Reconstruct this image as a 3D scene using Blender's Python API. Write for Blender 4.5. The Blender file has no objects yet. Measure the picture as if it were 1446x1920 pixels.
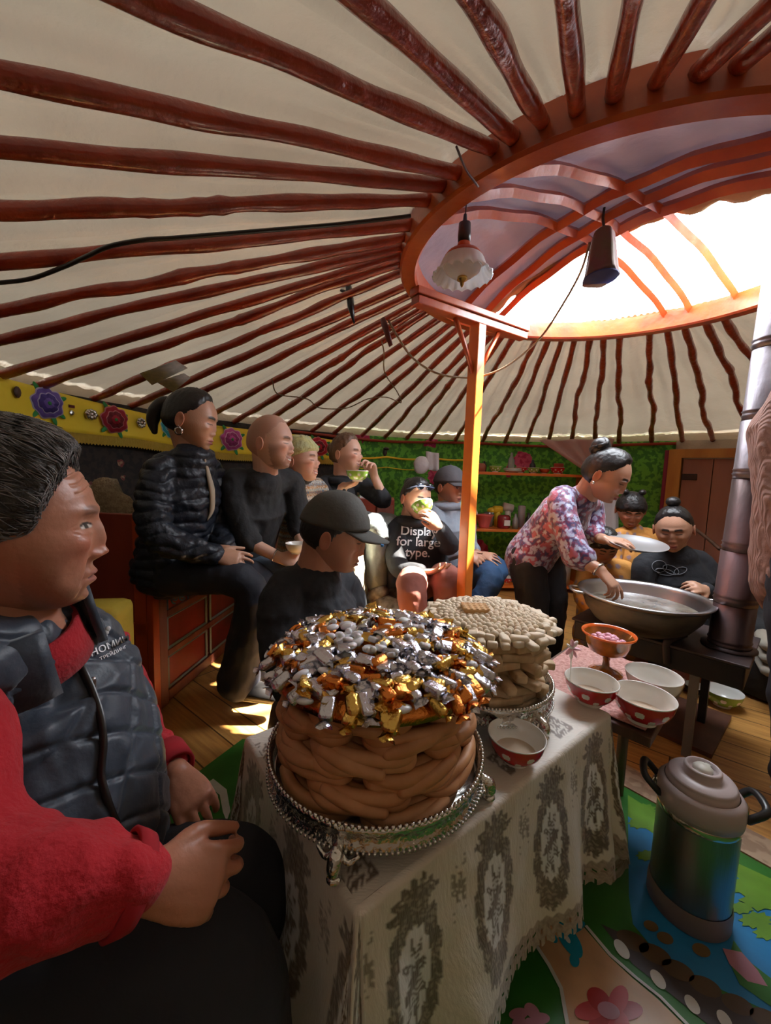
import bpy, bmesh, math, random
import numpy as np
from math import sin, cos, pi, radians, sqrt, atan2, hypot
from mathutils import Vector, Matrix, noise as mnoise
random.seed(7); RNG = np.random.RandomState(11)
scene = bpy.context.scene
COL = scene.collection

# ---------------------------------------------------------------- camera
FPX, CX, CY = 748.0, 723.0, 960.0
PITCH, ROLL, CAMZ = 0.0985, 0.0315, 1.05
_f = np.array([0, cos(PITCH), -sin(PITCH)]); _r0 = np.array([1.0, 0, 0]); _u0 = np.cross(_r0, _f)
_r = _r0 * cos(ROLL) + _u0 * sin(ROLL); _u = -_r0 * sin(ROLL) + _u0 * cos(ROLL)
CAM = np.array([0, 0, CAMZ])
cam = bpy.data.objects.new('camera', bpy.data.cameras.new('camera')); COL.objects.link(cam)
cam.matrix_world = Matrix(((_r[0], _u[0], -_f[0], 0), (_r[1], _u[1], -_f[1], 0), (_r[2], _u[2], -_f[2], CAMZ), (0, 0, 0, 1)))
cam.data.sensor_fit = 'VERTICAL'; cam.data.sensor_height = 36; cam.data.lens = 36 * FPX / 1920
cam.data.clip_start = 0.02
scene.camera = cam

# ---------------------------------------------------------------- light
scene.view_settings.view_transform = 'Standard'; scene.view_settings.look = 'None'
scene.view_settings.gamma = 1; scene.view_settings.exposure = 0.75
try: scene.view_settings.use_curve_mapping = False
except Exception: pass
wd = bpy.data.worlds.new('daylight'); scene.world = wd; wd.use_nodes = True
_bg = wd.node_tree.nodes['Background']; _bg.inputs['Color'].default_value = (0.86, 0.93, 1.0, 1); _bg.inputs['Strength'].default_value = 16.5
sun = bpy.data.objects.new('sun', bpy.data.lights.new('sun', 'SUN')); COL.objects.link(sun)
sun.data.energy = 48; sun.data.angle = radians(1.2); sun.data.color = (1, 0.93, 0.80)
SUNDIR = Vector((0.70, 0.08, 0.90)).normalized()
sun.rotation_euler = SUNDIR.to_track_quat('Z', 'Y').to_euler()
def portal(name, loc, tgt, sx, sy):
    l = bpy.data.lights.new(name, 'AREA'); l.shape = 'RECTANGLE'; l.size = sx; l.size_y = sy
    l.cycles.is_portal = True
    o = bpy.data.objects.new(name, l); COL.objects.link(o); o.location = loc
    o.rotation_euler = (Vector(loc) - Vector(tgt)).to_track_quat('Z', 'Y').to_euler(); return o
portal('skylight_portal', (1.05, 1.85, 2.12), (0.9, 1.8, 0), 1.3, 1.5)
# added fill lamp, out of view to the right; no doorway stands there
def area(name, loc, tgt, sx, sy, e, c):
    l = bpy.data.lights.new(name, 'AREA'); l.shape = 'RECTANGLE'; l.size = sx; l.size_y = sy; l.energy = e; l.color = c
    o = bpy.data.objects.new(name, l); COL.objects.link(o); o.location = loc
    o.rotation_euler = (Vector(loc) - Vector(tgt)).to_track_quat('Z', 'Y').to_euler(); return o
area('side_fill_light', (2.75, -0.1, 1.0), (0.2, 1.9, 0.9), 1.0, 1.3, 8, (0.92, 0.96, 1.0))
scene.cycles.max_bounces = 8; scene.cycles.diffuse_bounces = 5; scene.cycles.glossy_bounces = 3
scene.cycles.transparent_max_bounces = 6; scene.cycles.transmission_bounces = 5
scene.cycles.sample_clamp_indirect = 6; scene.cycles.caustics_reflective = False; scene.cycles.caustics_refractive = False
scene.cycles.use_denoising = True

# ---------------------------------------------------------------- pixel helpers (photo frame 1446x1920)
def ray(u, v): return _f + (u - CX) / FPX * _r - (v - CY) / FPX * _u
def W(u, v, zc): return CAM + zc * ray(u, v)                    # a point at camera depth zc
def onz(u, v, z):                                               # ... on the horizontal plane z
    d = ray(u, v); return CAM + (z - CAMZ) / d[2] * d
def ony(u, v, y): d = ray(u, v); return CAM + y / d[1] * d
RC = np.array([0.81, 1.581]); RR = 0.75; RZ = 1.85; RTX, RTY = -0.025, 0.035
WC = np.array([0.804, 1.585]); WR = 2.50; WZ = 1.397
def ringz(x, y): return RZ + RTX * (x - RC[0]) + RTY * (y - RC[1])
def onring(u, v, dz=0):
    d = ray(u, v)
    t = (RZ + dz - CAMZ - RTX * RC[0] - RTY * RC[1]) / (d[2] - RTX * d[0] - RTY * d[1]); return CAM + t * d
def onwall(u, v, R=WR):
    d = ray(u, v); a = d[0]**2 + d[1]**2; b = -2 * (d[0] * WC[0] + d[1] * WC[1]); c = WC @ WC - R * R
    return CAM + (-b + sqrt(b * b - 4 * a * c)) / (2 * a) * d
def roofz(x, y):
    th = atan2(y - RC[1], x - RC[0]); r = hypot(x - RC[0], y - RC[1])
    zr = ringz(RC[0] + RR * cos(th), RC[1] + RR * sin(th)); return zr + (WZ - zr) * (r - RR) / (WR - RR)
def onroof(u, v, dz=0):
    d = ray(u, v); lo = None; pv = -1
    for t in np.linspace(0.1, 6, 240):
        q = CAM + t * d; s = q[2] - roofz(q[0], q[1]) - dz
        if s >= 0:
            a, b = pv, t
            for _ in range(24):
                m = (a + b) / 2; q = CAM + m * d
                if q[2] < roofz(q[0], q[1]) + dz: a = m
                else: b = m
            return CAM + a * d
        pv = t
DH = 0.20
def domez(x, y): return ringz(x, y) + DH * max(0, 1 - ((x - RC[0])**2 + (y - RC[1])**2) / RR**2) + 0.01
def ondome(u, v, dz=0):
    d = ray(u, v); pv = 0.1
    for t in np.linspace(0.1, 6, 400):
        q = CAM + t * d
        if q[2] >= domez(q[0], q[1]) + dz: return CAM + t * d
        pv = t

# ---------------------------------------------------------------- materials
MATS = {}
def mat(name, color=(0.5, 0.5, 0.5), rough=0.6, metal=0.0, bump=None, var=None, attr=False, coat=0, sheen=0, trans=0, spec=None,
        wave=None, emit=None, alpha=None, sss=0, vscale=6, translucent=0, stretch=None):
    if name in MATS: return MATS[name]
    m = bpy.data.materials.new(name); m.use_nodes = True; nt = m.node_tree; b = nt.nodes['Principled BSDF']
    b.inputs['Roughness'].default_value = rough; b.inputs['Metallic'].default_value = metal
    if spec is not None: b.inputs['Specular IOR Level'].default_value = spec
    if coat: b.inputs['Coat Weight'].default_value = coat; b.inputs['Coat Roughness'].default_value = 0.12
    if sheen: b.inputs['Sheen Weight'].default_value = sheen
    if trans: b.inputs['Transmission Weight'].default_value = trans
    if sss: b.inputs['Subsurface Weight'].default_value = sss; b.inputs['Subsurface Radius'].default_value = (0.012, 0.005, 0.003); b.inputs['Subsurface Scale'].default_value = 1.0
    tc = nt.nodes.new('ShaderNodeTexCoord'); vec = tc.outputs['Object']
    if stretch:
        mp = nt.nodes.new('ShaderNodeMapping'); mp.inputs['Scale'].default_value = stretch; nt.links.new(vec, mp.inputs['Vector']); vec = mp.outputs['Vector']
    base = None
    if attr:
        a = nt.nodes.new('ShaderNodeAttribute'); a.attribute_name = 'Col'; base = a.outputs['Color']
    if var is not None:
        n = nt.nodes.new('ShaderNodeTexNoise'); n.inputs['Scale'].default_value = vscale; n.inputs['Detail'].default_value = 5
        nt.links.new(vec, n.inputs['Vector'])
        cr = nt.nodes.new('ShaderNodeValToRGB'); cr.color_ramp.elements[0].position = 0.35; cr.color_ramp.elements[1].position = 0.65
        cr.color_ramp.elements[0].color = (*color, 1); cr.color_ramp.elements[1].color = (*var, 1)
        nt.links.new(n.outputs['Fac'], cr.inputs['Fac'])
        if base is None: base = cr.outputs['Color']
    if base is not None: nt.links.new(base, b.inputs['Base Color'])
    else: b.inputs['Base Color'].default_value = (*color, 1)
    h = None
    if bump:
        n = nt.nodes.new('ShaderNodeTexNoise'); n.inputs['Scale'].default_value = bump[0]; n.inputs['Detail'].default_value = 6 if len(bump) < 4 else bump[3]
        nt.links.new(vec, n.inputs['Vector']); h = n.outputs['Fac']
        bp = nt.nodes.new('ShaderNodeBump'); bp.inputs['Strength'].default_value = bump[1]; bp.inputs['Distance'].default_value = bump[2] if len(bump) > 2 else 0.01
        nt.links.new(h, bp.inputs['Height']); nt.links.new(bp.outputs['Normal'], b.inputs['Normal'])
    if wave:
        w = nt.nodes.new('ShaderNodeTexWave'); w.inputs['Scale'].default_value = wave[0]; w.inputs['Distortion'].default_value = wave[2]; w.bands_direction = wave[3]
        nt.links.new(vec, w.inputs['Vector'])
        bp2 = nt.nodes.new('ShaderNodeBump'); bp2.inputs['Strength'].default_value = wave[1]; bp2.inputs['Distance'].default_value = 0.01
        nt.links.new(w.outputs['Fac'], bp2.inputs['Height'])
        if bump: nt.links.new(bp.outputs['Normal'], bp2.inputs['Normal'])
        nt.links.new(bp2.outputs['Normal'], b.inputs['Normal'])
    if translucent:
        out = nt.nodes['Material Output']; tl = nt.nodes.new('ShaderNodeBsdfTranslucent'); mx = nt.nodes.new('ShaderNodeMixShader')
        mx.inputs[0].default_value = translucent
        if base is not None: nt.links.new(base, tl.inputs['Color'])
        else: tl.inputs['Color'].default_value = (*color, 1)
        nt.links.new(b.outputs[0], mx.inputs[1]); nt.links.new(tl.outputs[0], mx.inputs[2]); nt.links.new(mx.outputs[0], out.inputs['Surface'])
    MATS[name] = m; return m

# ---------------------------------------------------------------- mesh builder
def unit(v): v = np.asarray(v, float); n = np.linalg.norm(v); return v / n if n > 1e-12 else v
def catmull(pts, n):
    pts = np.asarray(pts, float)
    if len(pts) < 3: return np.array([pts[0] + (pts[-1] - pts[0]) * t for t in np.linspace(0, 1, max(2, n))])
    P = np.vstack([2 * pts[0] - pts[1], pts, 2 * pts[-1] - pts[-2]]); out = []
    for i in range(1, len(P) - 2):
        for t in np.linspace(0, 1, n, endpoint=False):
            a, b, c, d = P[i-1:i+3]
            out.append(0.5 * ((2*b) + (c-a)*t + (2*a-5*b+4*c-d)*t*t + (3*b-a-3*c+d)*t**3))
    out.append(pts[-1]); return np.array(out)
class MB:
    def __init__(s): s.v = []; s.f = []; s.m = []; s.c = []; s.n = 0
    def add(s, v, f, mi=0, col=None):
        v = np.asarray(v, float).reshape(-1, 3); s.v.append(v); s.f += [tuple(i + s.n for i in q) for q in f]; s.m += [mi] * len(f)
        if col is not None: s.c.append(np.broadcast_to(np.asarray(col, float), (len(v), len(np.atleast_1d(col)) if np.ndim(col) == 1 else 3)))
        else: s.c.append(np.ones((len(v), 3)) * 0.5)
        s.n += len(v); return s
    def box(s, c, d, R=None, mi=0, col=None, bev=0):
        c = np.asarray(c, float); d = np.asarray(d, float) / 2
        if bev:
            bm = bmesh.new(); bmesh.ops.create_cube(bm, size=2)
            for v in bm.verts: v.co = Vector([v.co[i] * d[i] for i in range(3)])
            bmesh.ops.bevel(bm, geom=list(bm.edges), offset=min(bev, min(d) * .9), segments=2, affect='EDGES', profile=0.5)
            bm.verts.index_update(); v = np.array([x.co[:] for x in bm.verts]); f = [[q.index for q in g.verts] for g in bm.faces]; bm.free()
        else:
            v = np.array([[x, y, z] for x in (-1, 1) for y in (-1, 1) for z in (-1, 1)]) * d
            f = [(0,1,3,2),(4,6,7,5),(0,4,5,1),(2,3,7,6),(0,2,6,4),(1,5,7,3)]
        if R is not None: v = v @ np.asarray(R).T
        return s.add(v + c, f, mi, col)
    def tube(s, pts, rad, seg=10, cap=True, mi=0, col=None, smooth=0, el=1.0, up=None, round_=False):
        pts = np.asarray(pts, float)
        rad = np.ones(len(pts)) * rad if np.ndim(rad) == 0 else np.asarray(rad, float)
        el = np.ones(len(pts)) * el if np.ndim(el) == 0 else np.asarray(el, float)
        if smooth and len(pts) > 1:
            k = len(pts); t0 = np.arange(k); new = catmull(pts, smooth); tt = np.linspace(0, k - 1, len(new))
            rad = np.interp(tt, t0, rad); el = np.interp(tt, t0, el); pts = new
        if round_:
            d0 = unit(pts[0] - pts[1]); d1 = unit(pts[-1] - pts[-2]); A, B, ra, rb, ea, eb = [], [], [], [], [], []
            for a in (80, 60, 38, 18):
                A.append(pts[0] + d0 * rad[0] * sin(radians(a))); ra.append(rad[0] * cos(radians(a)))
                B.append(pts[-1] + d1 * rad[-1] * sin(radians(a))); rb.append(rad[-1] * cos(radians(a)))
            pts = np.vstack([A, pts, B[::-1]]); rad = np.concatenate([ra, rad, rb[::-1]]); el = np.concatenate([[el[0]] * 4, el, [el[-1]] * 4])
        n = len(pts); T = np.gradient(pts, axis=0); T = np.array([unit(t) for t in T])
        up0 = np.array(up, float) if up is not None else (np.array([0, 0, 1.0]) if abs(T[0][2]) < 0.9 else np.array([0, 1.0, 0]))
        V = []; prev = unit(np.cross(T[0], up0))
        for i in range(n):
            if up is not None:
                x = np.cross(T[i], up0); x = unit(x) if np.linalg.norm(x) > 1e-3 else prev
            else: x = unit(prev - T[i] * (prev @ T[i]))
            prev = x; y = np.cross(T[i], x)
            a = np.linspace(0, 2 * pi, seg, endpoint=False)
            V.append(pts[i] + rad[i] * (np.outer(np.cos(a), x) * el[i] + np.outer(np.sin(a), y)))
        V = np.vstack(V); F = []
        for i in range(n - 1):
            for j in range(seg):
                k = (j + 1) % seg; F.append((i*seg+j, i*seg+k, (i+1)*seg+k, (i+1)*seg+j))
        if cap: F.append(tuple(range(seg))[::-1]); F.append(tuple((n-1)*seg + j for j in range(seg)))
        return s.add(V, [f[::-1] for f in F], mi, col)
    def lathe(s, prof, c=(0, 0, 0), seg=32, mi=0, col=None, R=None, wob=None, ang=2 * pi):
        prof = np.asarray(prof, float); V = []; full = abs(ang - 2 * pi) < 1e-6
        n = seg if full else seg + 1
        for a in np.linspace(0, ang, n, endpoint=not full):
            k = wob(a) if wob else 1.0
            V.append(np.stack([prof[:, 0] * cos(a) * k, prof[:, 0] * sin(a) * k, prof[:, 1]], 1))
        m = len(prof); V = np.vstack(V)
        if R is not None: V = V @ np.asarray(R).T
        F = []
        for j in range(n if full else n - 1):
            k = (j + 1) % n
            for i in range(m - 1): F.append((j*m+i, k*m+i, k*m+i+1, j*m+i+1))
        return s.add(V + np.asarray(c), F, mi, col)
    def ball(s, c, r, R=None, seg=16, rings=10, mi=0, col=None):
        r = np.ones(3) * np.asarray(r, float); V = [[0, 0, 1]]
        for i in range(1, rings):
            p = pi * i / rings
            for j in range(seg): V.append([sin(p) * cos(2*pi*j/seg), sin(p) * sin(2*pi*j/seg), cos(p)])
        V.append([0, 0, -1]); V = np.array(V) * r
        if R is not None: V = V @ np.asarray(R).T
        F = [(0, 1 + j, 1 + (j+1) % seg) for j in range(seg)]
        for i in range(rings - 2):
            for j in range(seg): a = 1 + i*seg; k = (j+1) % seg; F.append((a+j, a+seg+j, a+seg+k, a+k))
        a = 1 + (rings-2)*seg; L = len(V) - 1
        F += [(a+j, L, a+(j+1) % seg) for j in range(seg)]
        return s.add(V + np.asarray(c), F, mi, col)
    def grid(s, fn, nu, nv, mi=0, colfn=None, closed=False, skip=None):
        V = []; C = []
        for i in range(nu):
            for j in range(nv):
                a, b = i / (nu - (0 if closed else 1)), j / (nv - 1); V.append(fn(a, b))
                if colfn: C.append(colfn(a, b))
        F = []
        for i in range(nu if closed else nu - 1):
            for j in range(nv - 1):
                if skip and skip((i + .5) / (nu - 1), (j + .5) / (nv - 1)): continue
                k = (i + 1) % nu; F.append((i*nv+j, k*nv+j, k*nv+j+1, i*nv+j+1))
        return s.add(V, F, mi, np.array(C) if colfn else None)
    def prism(s, poly, z0, z1, R=None, c=(0, 0, 0), mi=0, col=None):
        n = len(poly); V = [[p[0], p[1], z0] for p in poly] + [[p[0], p[1], z1] for p in poly]; V = np.array(V, float)
        if R is not None: V = V @ np.asarray(R).T
        F = [tuple(range(n))[::-1], tuple(range(n, 2*n))] + [(i, (i+1) % n, n + (i+1) % n, n + i) for i in range(n)]
        return s.add(V + np.asarray(c), F, mi, col)
    def mesh(s, name='m', attr=False, smooth=True):
        me = bpy.data.meshes.new(name); V = np.vstack(s.v)
        me.from_pydata(V.tolist(), [], s.f); me.update()
        if attr:
            ca = me.color_attributes.new('Col', 'FLOAT_COLOR', 'POINT'); C = np.ones((len(V), 4)); C[:, :3] = np.vstack(s.c)
            ca.data.foreach_set('color', C.ravel())
        if smooth: me.polygons.foreach_set('use_smooth', [True] * len(me.polygons))
        me.polygons.foreach_set('material_index', s.m); return me
    def build(s, name, mats, parent=None, smooth=True, attr=False, solid=0, flat_angle=None, sub=0):
        me = s.mesh(name, attr, smooth); o = bpy.data.objects.new(name, me)
        for m in (mats if isinstance(mats, (list, tuple)) else [mats]): me.materials.append(m)
        COL.objects.link(o)
        if parent is not None: put(o, parent)
        if solid: md = o.modifiers.new('t', 'SOLIDIFY'); md.thickness = solid; md.offset = 0
        if sub: md = o.modifiers.new('s', 'SUBSURF'); md.levels = sub; md.render_levels = sub
        if smooth and flat_angle is not None:
            me.set_sharp_from_angle(angle=radians(flat_angle))
        return o
def put(o, parent):                                             # children keep their world coordinates
    o.parent = parent; o.matrix_parent_inverse = parent.matrix_basis.inverted()
def tag(o, label, cat, group=None, kind=None):
    o['label'] = label; o['category'] = cat
    if group: o['group'] = group
    if kind: o['kind'] = kind
    return o
def thing(name, label, cat, loc=(0, 0, 0), group=None, rz=0):
    o = bpy.data.objects.new(name, None); COL.objects.link(o); o.location = [float(x) for x in loc]; o.rotation_euler = (0, 0, rz)
    o.empty_display_size = 0.02; return tag(o, label, cat, group)
def struct(o): o['kind'] = 'structure'; return o
def local(o, parent): o.parent = parent; return o               # mesh already in the parent's local frame
def copy_tree(o, parent=None):
    c = o.copy(); COL.objects.link(c); c.parent = parent
    if parent is not None: c.matrix_parent_inverse = o.matrix_parent_inverse.copy()
    for ch in list(o.children): copy_tree(ch, c)
    return c
def rotz(a): return np.array([[cos(a), -sin(a), 0], [sin(a), cos(a), 0], [0, 0, 1.0]])
def frame(x, y=None, z=None):                                    # columns from a main z axis / x hint
    z = unit(z); x = unit(np.asarray(x) - z * (np.asarray(x) @ z)); return np.stack([x, np.cross(z, x), z], 1)
# ================================================================= SETTING
M_canvas = mat('canvas', (0.46, 0.385, 0.29), 0.9, bump=(7, 0.9, 0.03), var=(0.53, 0.455, 0.35), vscale=2.5, translucent=0.013)
M_felt = mat('crown_felt', (0.42, 0.36, 0.40), 0.95, bump=(9, 0.5, 0.02), var=(0.30, 0.27, 0.33), vscale=3, translucent=0.10)
M_pole = mat('red_lacquer', (0.36, 0.040, 0.012), 0.3, bump=(26, 0.7, 0.012), var=(0.24, 0.02, 0.008), vscale=14, coat=0.6)
M_ring = mat('ring_lacquer', (0.50, 0.10, 0.02), 0.34, bump=(30, 0.25, 0.006), var=(0.36, 0.05, 0.014), vscale=7, coat=0.3)
M_ringd = mat('ring_dark', (0.24, 0.035, 0.02), 0.4, bump=(30, 0.25, 0.006), var=(0.30, 0.05, 0.02), vscale=7, coat=0.2)
M_orange = mat('orange_paint', (0.72, 0.20, 0.03), 0.28, bump=(20, 0.2, 0.006), var=(0.64, 0.15, 0.025), vscale=9, coat=0.25)
M_rope = mat('rope', (0.26, 0.18, 0.11), 0.9, bump=(200, 0.8, 0.004))

# floor
def wood_floor():
    m = bpy.data.materials.new('floor_planks'); m.use_nodes = True; nt = m.node_tree; b = nt.nodes['Principled BSDF']
    tc = nt.nodes.new('ShaderNodeTexCoord'); mp = nt.nodes.new('ShaderNodeMapping'); mp.inputs['Rotation'].default_value = (0, 0, radians(38))
    nt.links.new(tc.outputs['Object'], mp.inputs['Vector'])
    br = nt.nodes.new('ShaderNodeTexBrick'); br.inputs['Scale'].default_value = 1; br.inputs['Brick Width'].default_value = 1.9; br.inputs['Row Height'].default_value = 0.13
    br.inputs['Mortar Size'].default_value = 0.003; br.inputs['Color1'].default_value = (0.62, 0.33, 0.10, 1); br.inputs['Color2'].default_value = (0.52, 0.26, 0.07, 1); br.inputs['Mortar'].default_value = (0.10, 0.045, 0.015, 1)
    nt.links.new(mp.outputs[0], br.inputs['Vector'])
    mp2 = nt.nodes.new('ShaderNodeMapping'); mp2.inputs['Scale'].default_value = (2, 28, 1); nt.links.new(mp.outputs[0], mp2.inputs['Vector'])
    n = nt.nodes.new('ShaderNodeTexNoise'); n.inputs['Scale'].default_value = 2.2; n.inputs['Detail'].default_value = 8; nt.links.new(mp2.outputs[0], n.inputs['Vector'])
    mx = nt.nodes.new('ShaderNodeMix'); mx.data_type = 'RGBA'; mx.blend_type = 'MULTIPLY'; mx.inputs['Factor'].default_value = 0.75
    cr = nt.nodes.new('ShaderNodeValToRGB'); cr.color_ramp.elements[0].position = .3; cr.color_ramp.elements[0].color = (0.52, 0.42, 0.32, 1); cr.color_ramp.elements[1].position = .62; cr.color_ramp.elements[1].color = (1, 1, 1, 1)
    nt.links.new(n.outputs['Fac'], cr.inputs['Fac']); nt.links.new(br.outputs['Color'], mx.inputs['A']); nt.links.new(cr.outputs['Color'], mx.inputs['B'])
    nt.links.new(mx.outputs['Result'], b.inputs['Base Color']); b.inputs['Roughness'].default_value = 0.33
    bp = nt.nodes.new('ShaderNodeBump'); bp.inputs['Strength'].default_value = .25; bp.inputs['Distance'].default_value = .004
    nt.links.new(n.outputs['Fac'], bp.inputs['Height']); nt.links.new(bp.outputs[0], b.inputs['Normal']); return m
b = MB(); b.lathe([(0, 0), (WR + 0.1, 0), (WR + 0.1, -0.06), (0, -0.06)], (WC[0], WC[1], 0), 64); struct(b.build('floor', wood_floor(), smooth=False))

# lattice wall: lining cloth, printed green at the back, dark on the left
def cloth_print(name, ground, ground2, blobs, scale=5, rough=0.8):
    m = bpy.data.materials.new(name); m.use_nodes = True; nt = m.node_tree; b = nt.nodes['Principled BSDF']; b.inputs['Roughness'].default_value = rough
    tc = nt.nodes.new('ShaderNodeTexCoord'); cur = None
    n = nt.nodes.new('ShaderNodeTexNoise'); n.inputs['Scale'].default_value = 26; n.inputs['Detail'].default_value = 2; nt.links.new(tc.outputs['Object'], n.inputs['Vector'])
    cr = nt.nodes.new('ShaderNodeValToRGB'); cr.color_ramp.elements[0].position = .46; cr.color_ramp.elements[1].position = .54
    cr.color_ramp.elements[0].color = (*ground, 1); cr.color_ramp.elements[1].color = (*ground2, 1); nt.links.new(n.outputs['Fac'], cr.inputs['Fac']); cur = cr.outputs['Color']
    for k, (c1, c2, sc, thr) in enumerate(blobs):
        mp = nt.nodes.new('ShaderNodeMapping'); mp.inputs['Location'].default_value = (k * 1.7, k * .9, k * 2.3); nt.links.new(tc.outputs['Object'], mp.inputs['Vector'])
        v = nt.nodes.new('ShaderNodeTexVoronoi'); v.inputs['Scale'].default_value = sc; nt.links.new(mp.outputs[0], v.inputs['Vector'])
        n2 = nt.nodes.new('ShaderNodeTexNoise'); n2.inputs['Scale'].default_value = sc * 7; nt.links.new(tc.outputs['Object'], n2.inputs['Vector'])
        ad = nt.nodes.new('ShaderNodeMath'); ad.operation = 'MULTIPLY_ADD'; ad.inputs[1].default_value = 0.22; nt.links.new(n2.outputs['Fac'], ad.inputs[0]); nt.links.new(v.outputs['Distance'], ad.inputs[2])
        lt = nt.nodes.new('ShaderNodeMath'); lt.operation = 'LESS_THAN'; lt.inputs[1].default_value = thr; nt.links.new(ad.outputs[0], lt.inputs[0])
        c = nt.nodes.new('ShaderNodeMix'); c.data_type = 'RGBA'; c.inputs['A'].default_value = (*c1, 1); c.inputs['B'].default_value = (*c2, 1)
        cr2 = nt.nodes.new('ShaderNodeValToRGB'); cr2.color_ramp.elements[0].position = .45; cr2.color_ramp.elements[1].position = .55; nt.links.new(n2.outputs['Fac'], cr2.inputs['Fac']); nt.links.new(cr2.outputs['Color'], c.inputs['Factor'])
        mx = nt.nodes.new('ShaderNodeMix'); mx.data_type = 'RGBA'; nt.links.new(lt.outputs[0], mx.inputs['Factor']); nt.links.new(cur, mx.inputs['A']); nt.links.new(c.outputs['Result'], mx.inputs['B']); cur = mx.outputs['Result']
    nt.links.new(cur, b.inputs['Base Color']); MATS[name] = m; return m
M_green = cloth_print('green_floral_cloth', (0.05, 0.23, 0.03), (0.14, 0.48, 0.05), [((0.42, 0.02, 0.09), (0.62, 0.10, 0.2), 2.6, 0.36), ((0.70, 0.36, 0.03), (0.6, 0.2, 0.05), 2.1, 0.27)])
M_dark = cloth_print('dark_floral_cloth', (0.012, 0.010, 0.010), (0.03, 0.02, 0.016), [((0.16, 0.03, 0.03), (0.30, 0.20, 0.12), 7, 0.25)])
def wang(u, v): q = onwall(u, v); return atan2(q[1] - WC[1], q[0] - WC[0])
A_DOOR0 = wang(1262, 900); A_DOOR1 = wang(1446, 900) - 0.35; A_GRN = wang(640, 850)
def wall_arc(name, a0, a1, z0, z1, m, R=WR, n=60):
    b = MB()
    b.grid(lambda s, t: (WC[0] + (R + .006 * sin(60 * s * (a1 - a0)) * 1) * cos(a0 + (a1 - a0) * s), WC[1] + (R + .006 * sin(60 * s * (a1 - a0))) * sin(a0 + (a1 - a0) * s), z0 + (z1 - z0) * t), n, 6)
    return struct(b.build(name, m, solid=0.02))
wall_arc('wall_back', A_DOOR0, A_GRN, 0, WZ + .0, M_green, n=90)
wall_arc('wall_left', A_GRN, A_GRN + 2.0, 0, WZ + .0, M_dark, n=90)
wall_arc('wall_right', A_GRN + 2.0 - 2 * pi, A_DOOR0, 0, WZ + .0, M_canvas, n=160)

# roof canvas (ruled between wall and crown), with the gathers of the cloth
def roof_pt(a, t):
    zr = ringz(RC[0] + RR * cos(a), RC[1] + RR * sin(a)); r0 = RR + 0.005
    c = RC * (1 - t) + WC * t; r = r0 + (WR + .05 - r0) * t
    z = zr + (WZ + .02 - zr) * t + 0.040 + 0.028 * sin(pi * t) * abs(cos(a * 31.0)) ** .7
    z += 0.005 * sin(a * 170 + 7 * t) * sin(t * 9 + a * 5) + 0.014 * mnoise.noise(Vector((cos(a) * r * 2.6, sin(a) * r * 2.6, 1))) + .007 * mnoise.noise(Vector((cos(a) * r * 9, sin(a) * r * 9, 4)))
    return (c[0] + r * cos(a), c[1] + r * sin(a), z)
b = MB(); b.grid(lambda s, t: roof_pt(2 * pi * s, t * 1.07), 720, 46, closed=True); struct(b.build('ceiling', M_canvas))

b = MB(); b.lathe([(WR + .045, WZ - .14), (WR + .05, WZ + .12)], (WC[0], WC[1], 0), 120); o = b.build('trim_1', M_canvas, solid=.01); struct(o)
# the crown ring
def ringprof(a): return (RC[0] + cos(a) * 1, RC[1] + sin(a))
b = MB()
w0, w1, h0, h1 = RR - 0.03, RR + 0.035, -0.055, 0.03
pr = [(w0, h0 + .008), (w0 + .008, h0), (w1 - .008, h0), (w1, h0 + .008), (w1, h1), (w0, h1), (w0, h0 + .008)]
V = []
for i in range(160):
    a = 2 * pi * i / 160
    for r, h in pr[:-1]: x, y = RC[0] + r * cos(a), RC[1] + r * sin(a); V.append((x, y, ringz(x, y) + h))
n6 = 6; F = [(i*n6+j, i*n6+(j+1) % n6, ((i+1) % 160)*n6+(j+1) % n6, ((i+1) % 160)*n6+j) for i in range(160) for j in range(n6)]
b.add(V, F)
crown = thing('crown_ring', 'big red lacquered wooden roof ring that all the roof poles run into', 'roof ring', (RC[0], RC[1], RZ))
b.build('rim', M_ring, crown, smooth=True, flat_angle=35)
# dome spokes over the ring, two crossing sets
def spoke(pix, w=0.022, m=M_ring):
    pts = [ondome(u, v) for u, v in pix]; p = np.array(pts)
    # straight line in plan through the points, run out to the ring
    c = p[:, :2].mean(0); uu, ss, vv = np.linalg.svd(p[:, :2] - c); d = vv[0]
    bq = 2 * ((c - RC) @ d); cq = (c - RC) @ (c - RC) - (RR) ** 2; dis = sqrt(max(bq * bq - 4 * cq, 0)); t0, t1 = (-bq - dis) / 2, (-bq + dis) / 2
    Q = [];
    for t in np.linspace(t0, t1, 26):
        x, y = c + d * t; Q.append((x, y, domez(x, y) + .004 * sin(t * 23)))
    b = MB(); b.tube(Q, w, 4, el=0.75, up=(0, 0, 1)); 
    b.v[0] = b.v[0]
    return b.build('spoke', m, crown, smooth=False)
for px in ([(860, 560), (1000, 468), (1130, 390), (1300, 300), (1440, 243)],
           [(900, 585), (1040, 480), (1160, 400), (1300, 335), (1440, 287)],
           [(935, 588), (1110, 462), (1200, 412), (1330, 358), (1440, 325)]): spoke(px, 0.024)
for px in ([(905, 352), (1000, 366), (1080, 385), (1150, 425), (1200, 470), (1300, 555)],
           [(985, 310), (1100, 330), (1180, 352), (1270, 410), (1320, 470), (1372, 540)],
           [(845, 397), (930, 400), (1010, 415), (1110, 452), (1180, 510), (1245, 572)]): spoke(px, 0.021)
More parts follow.
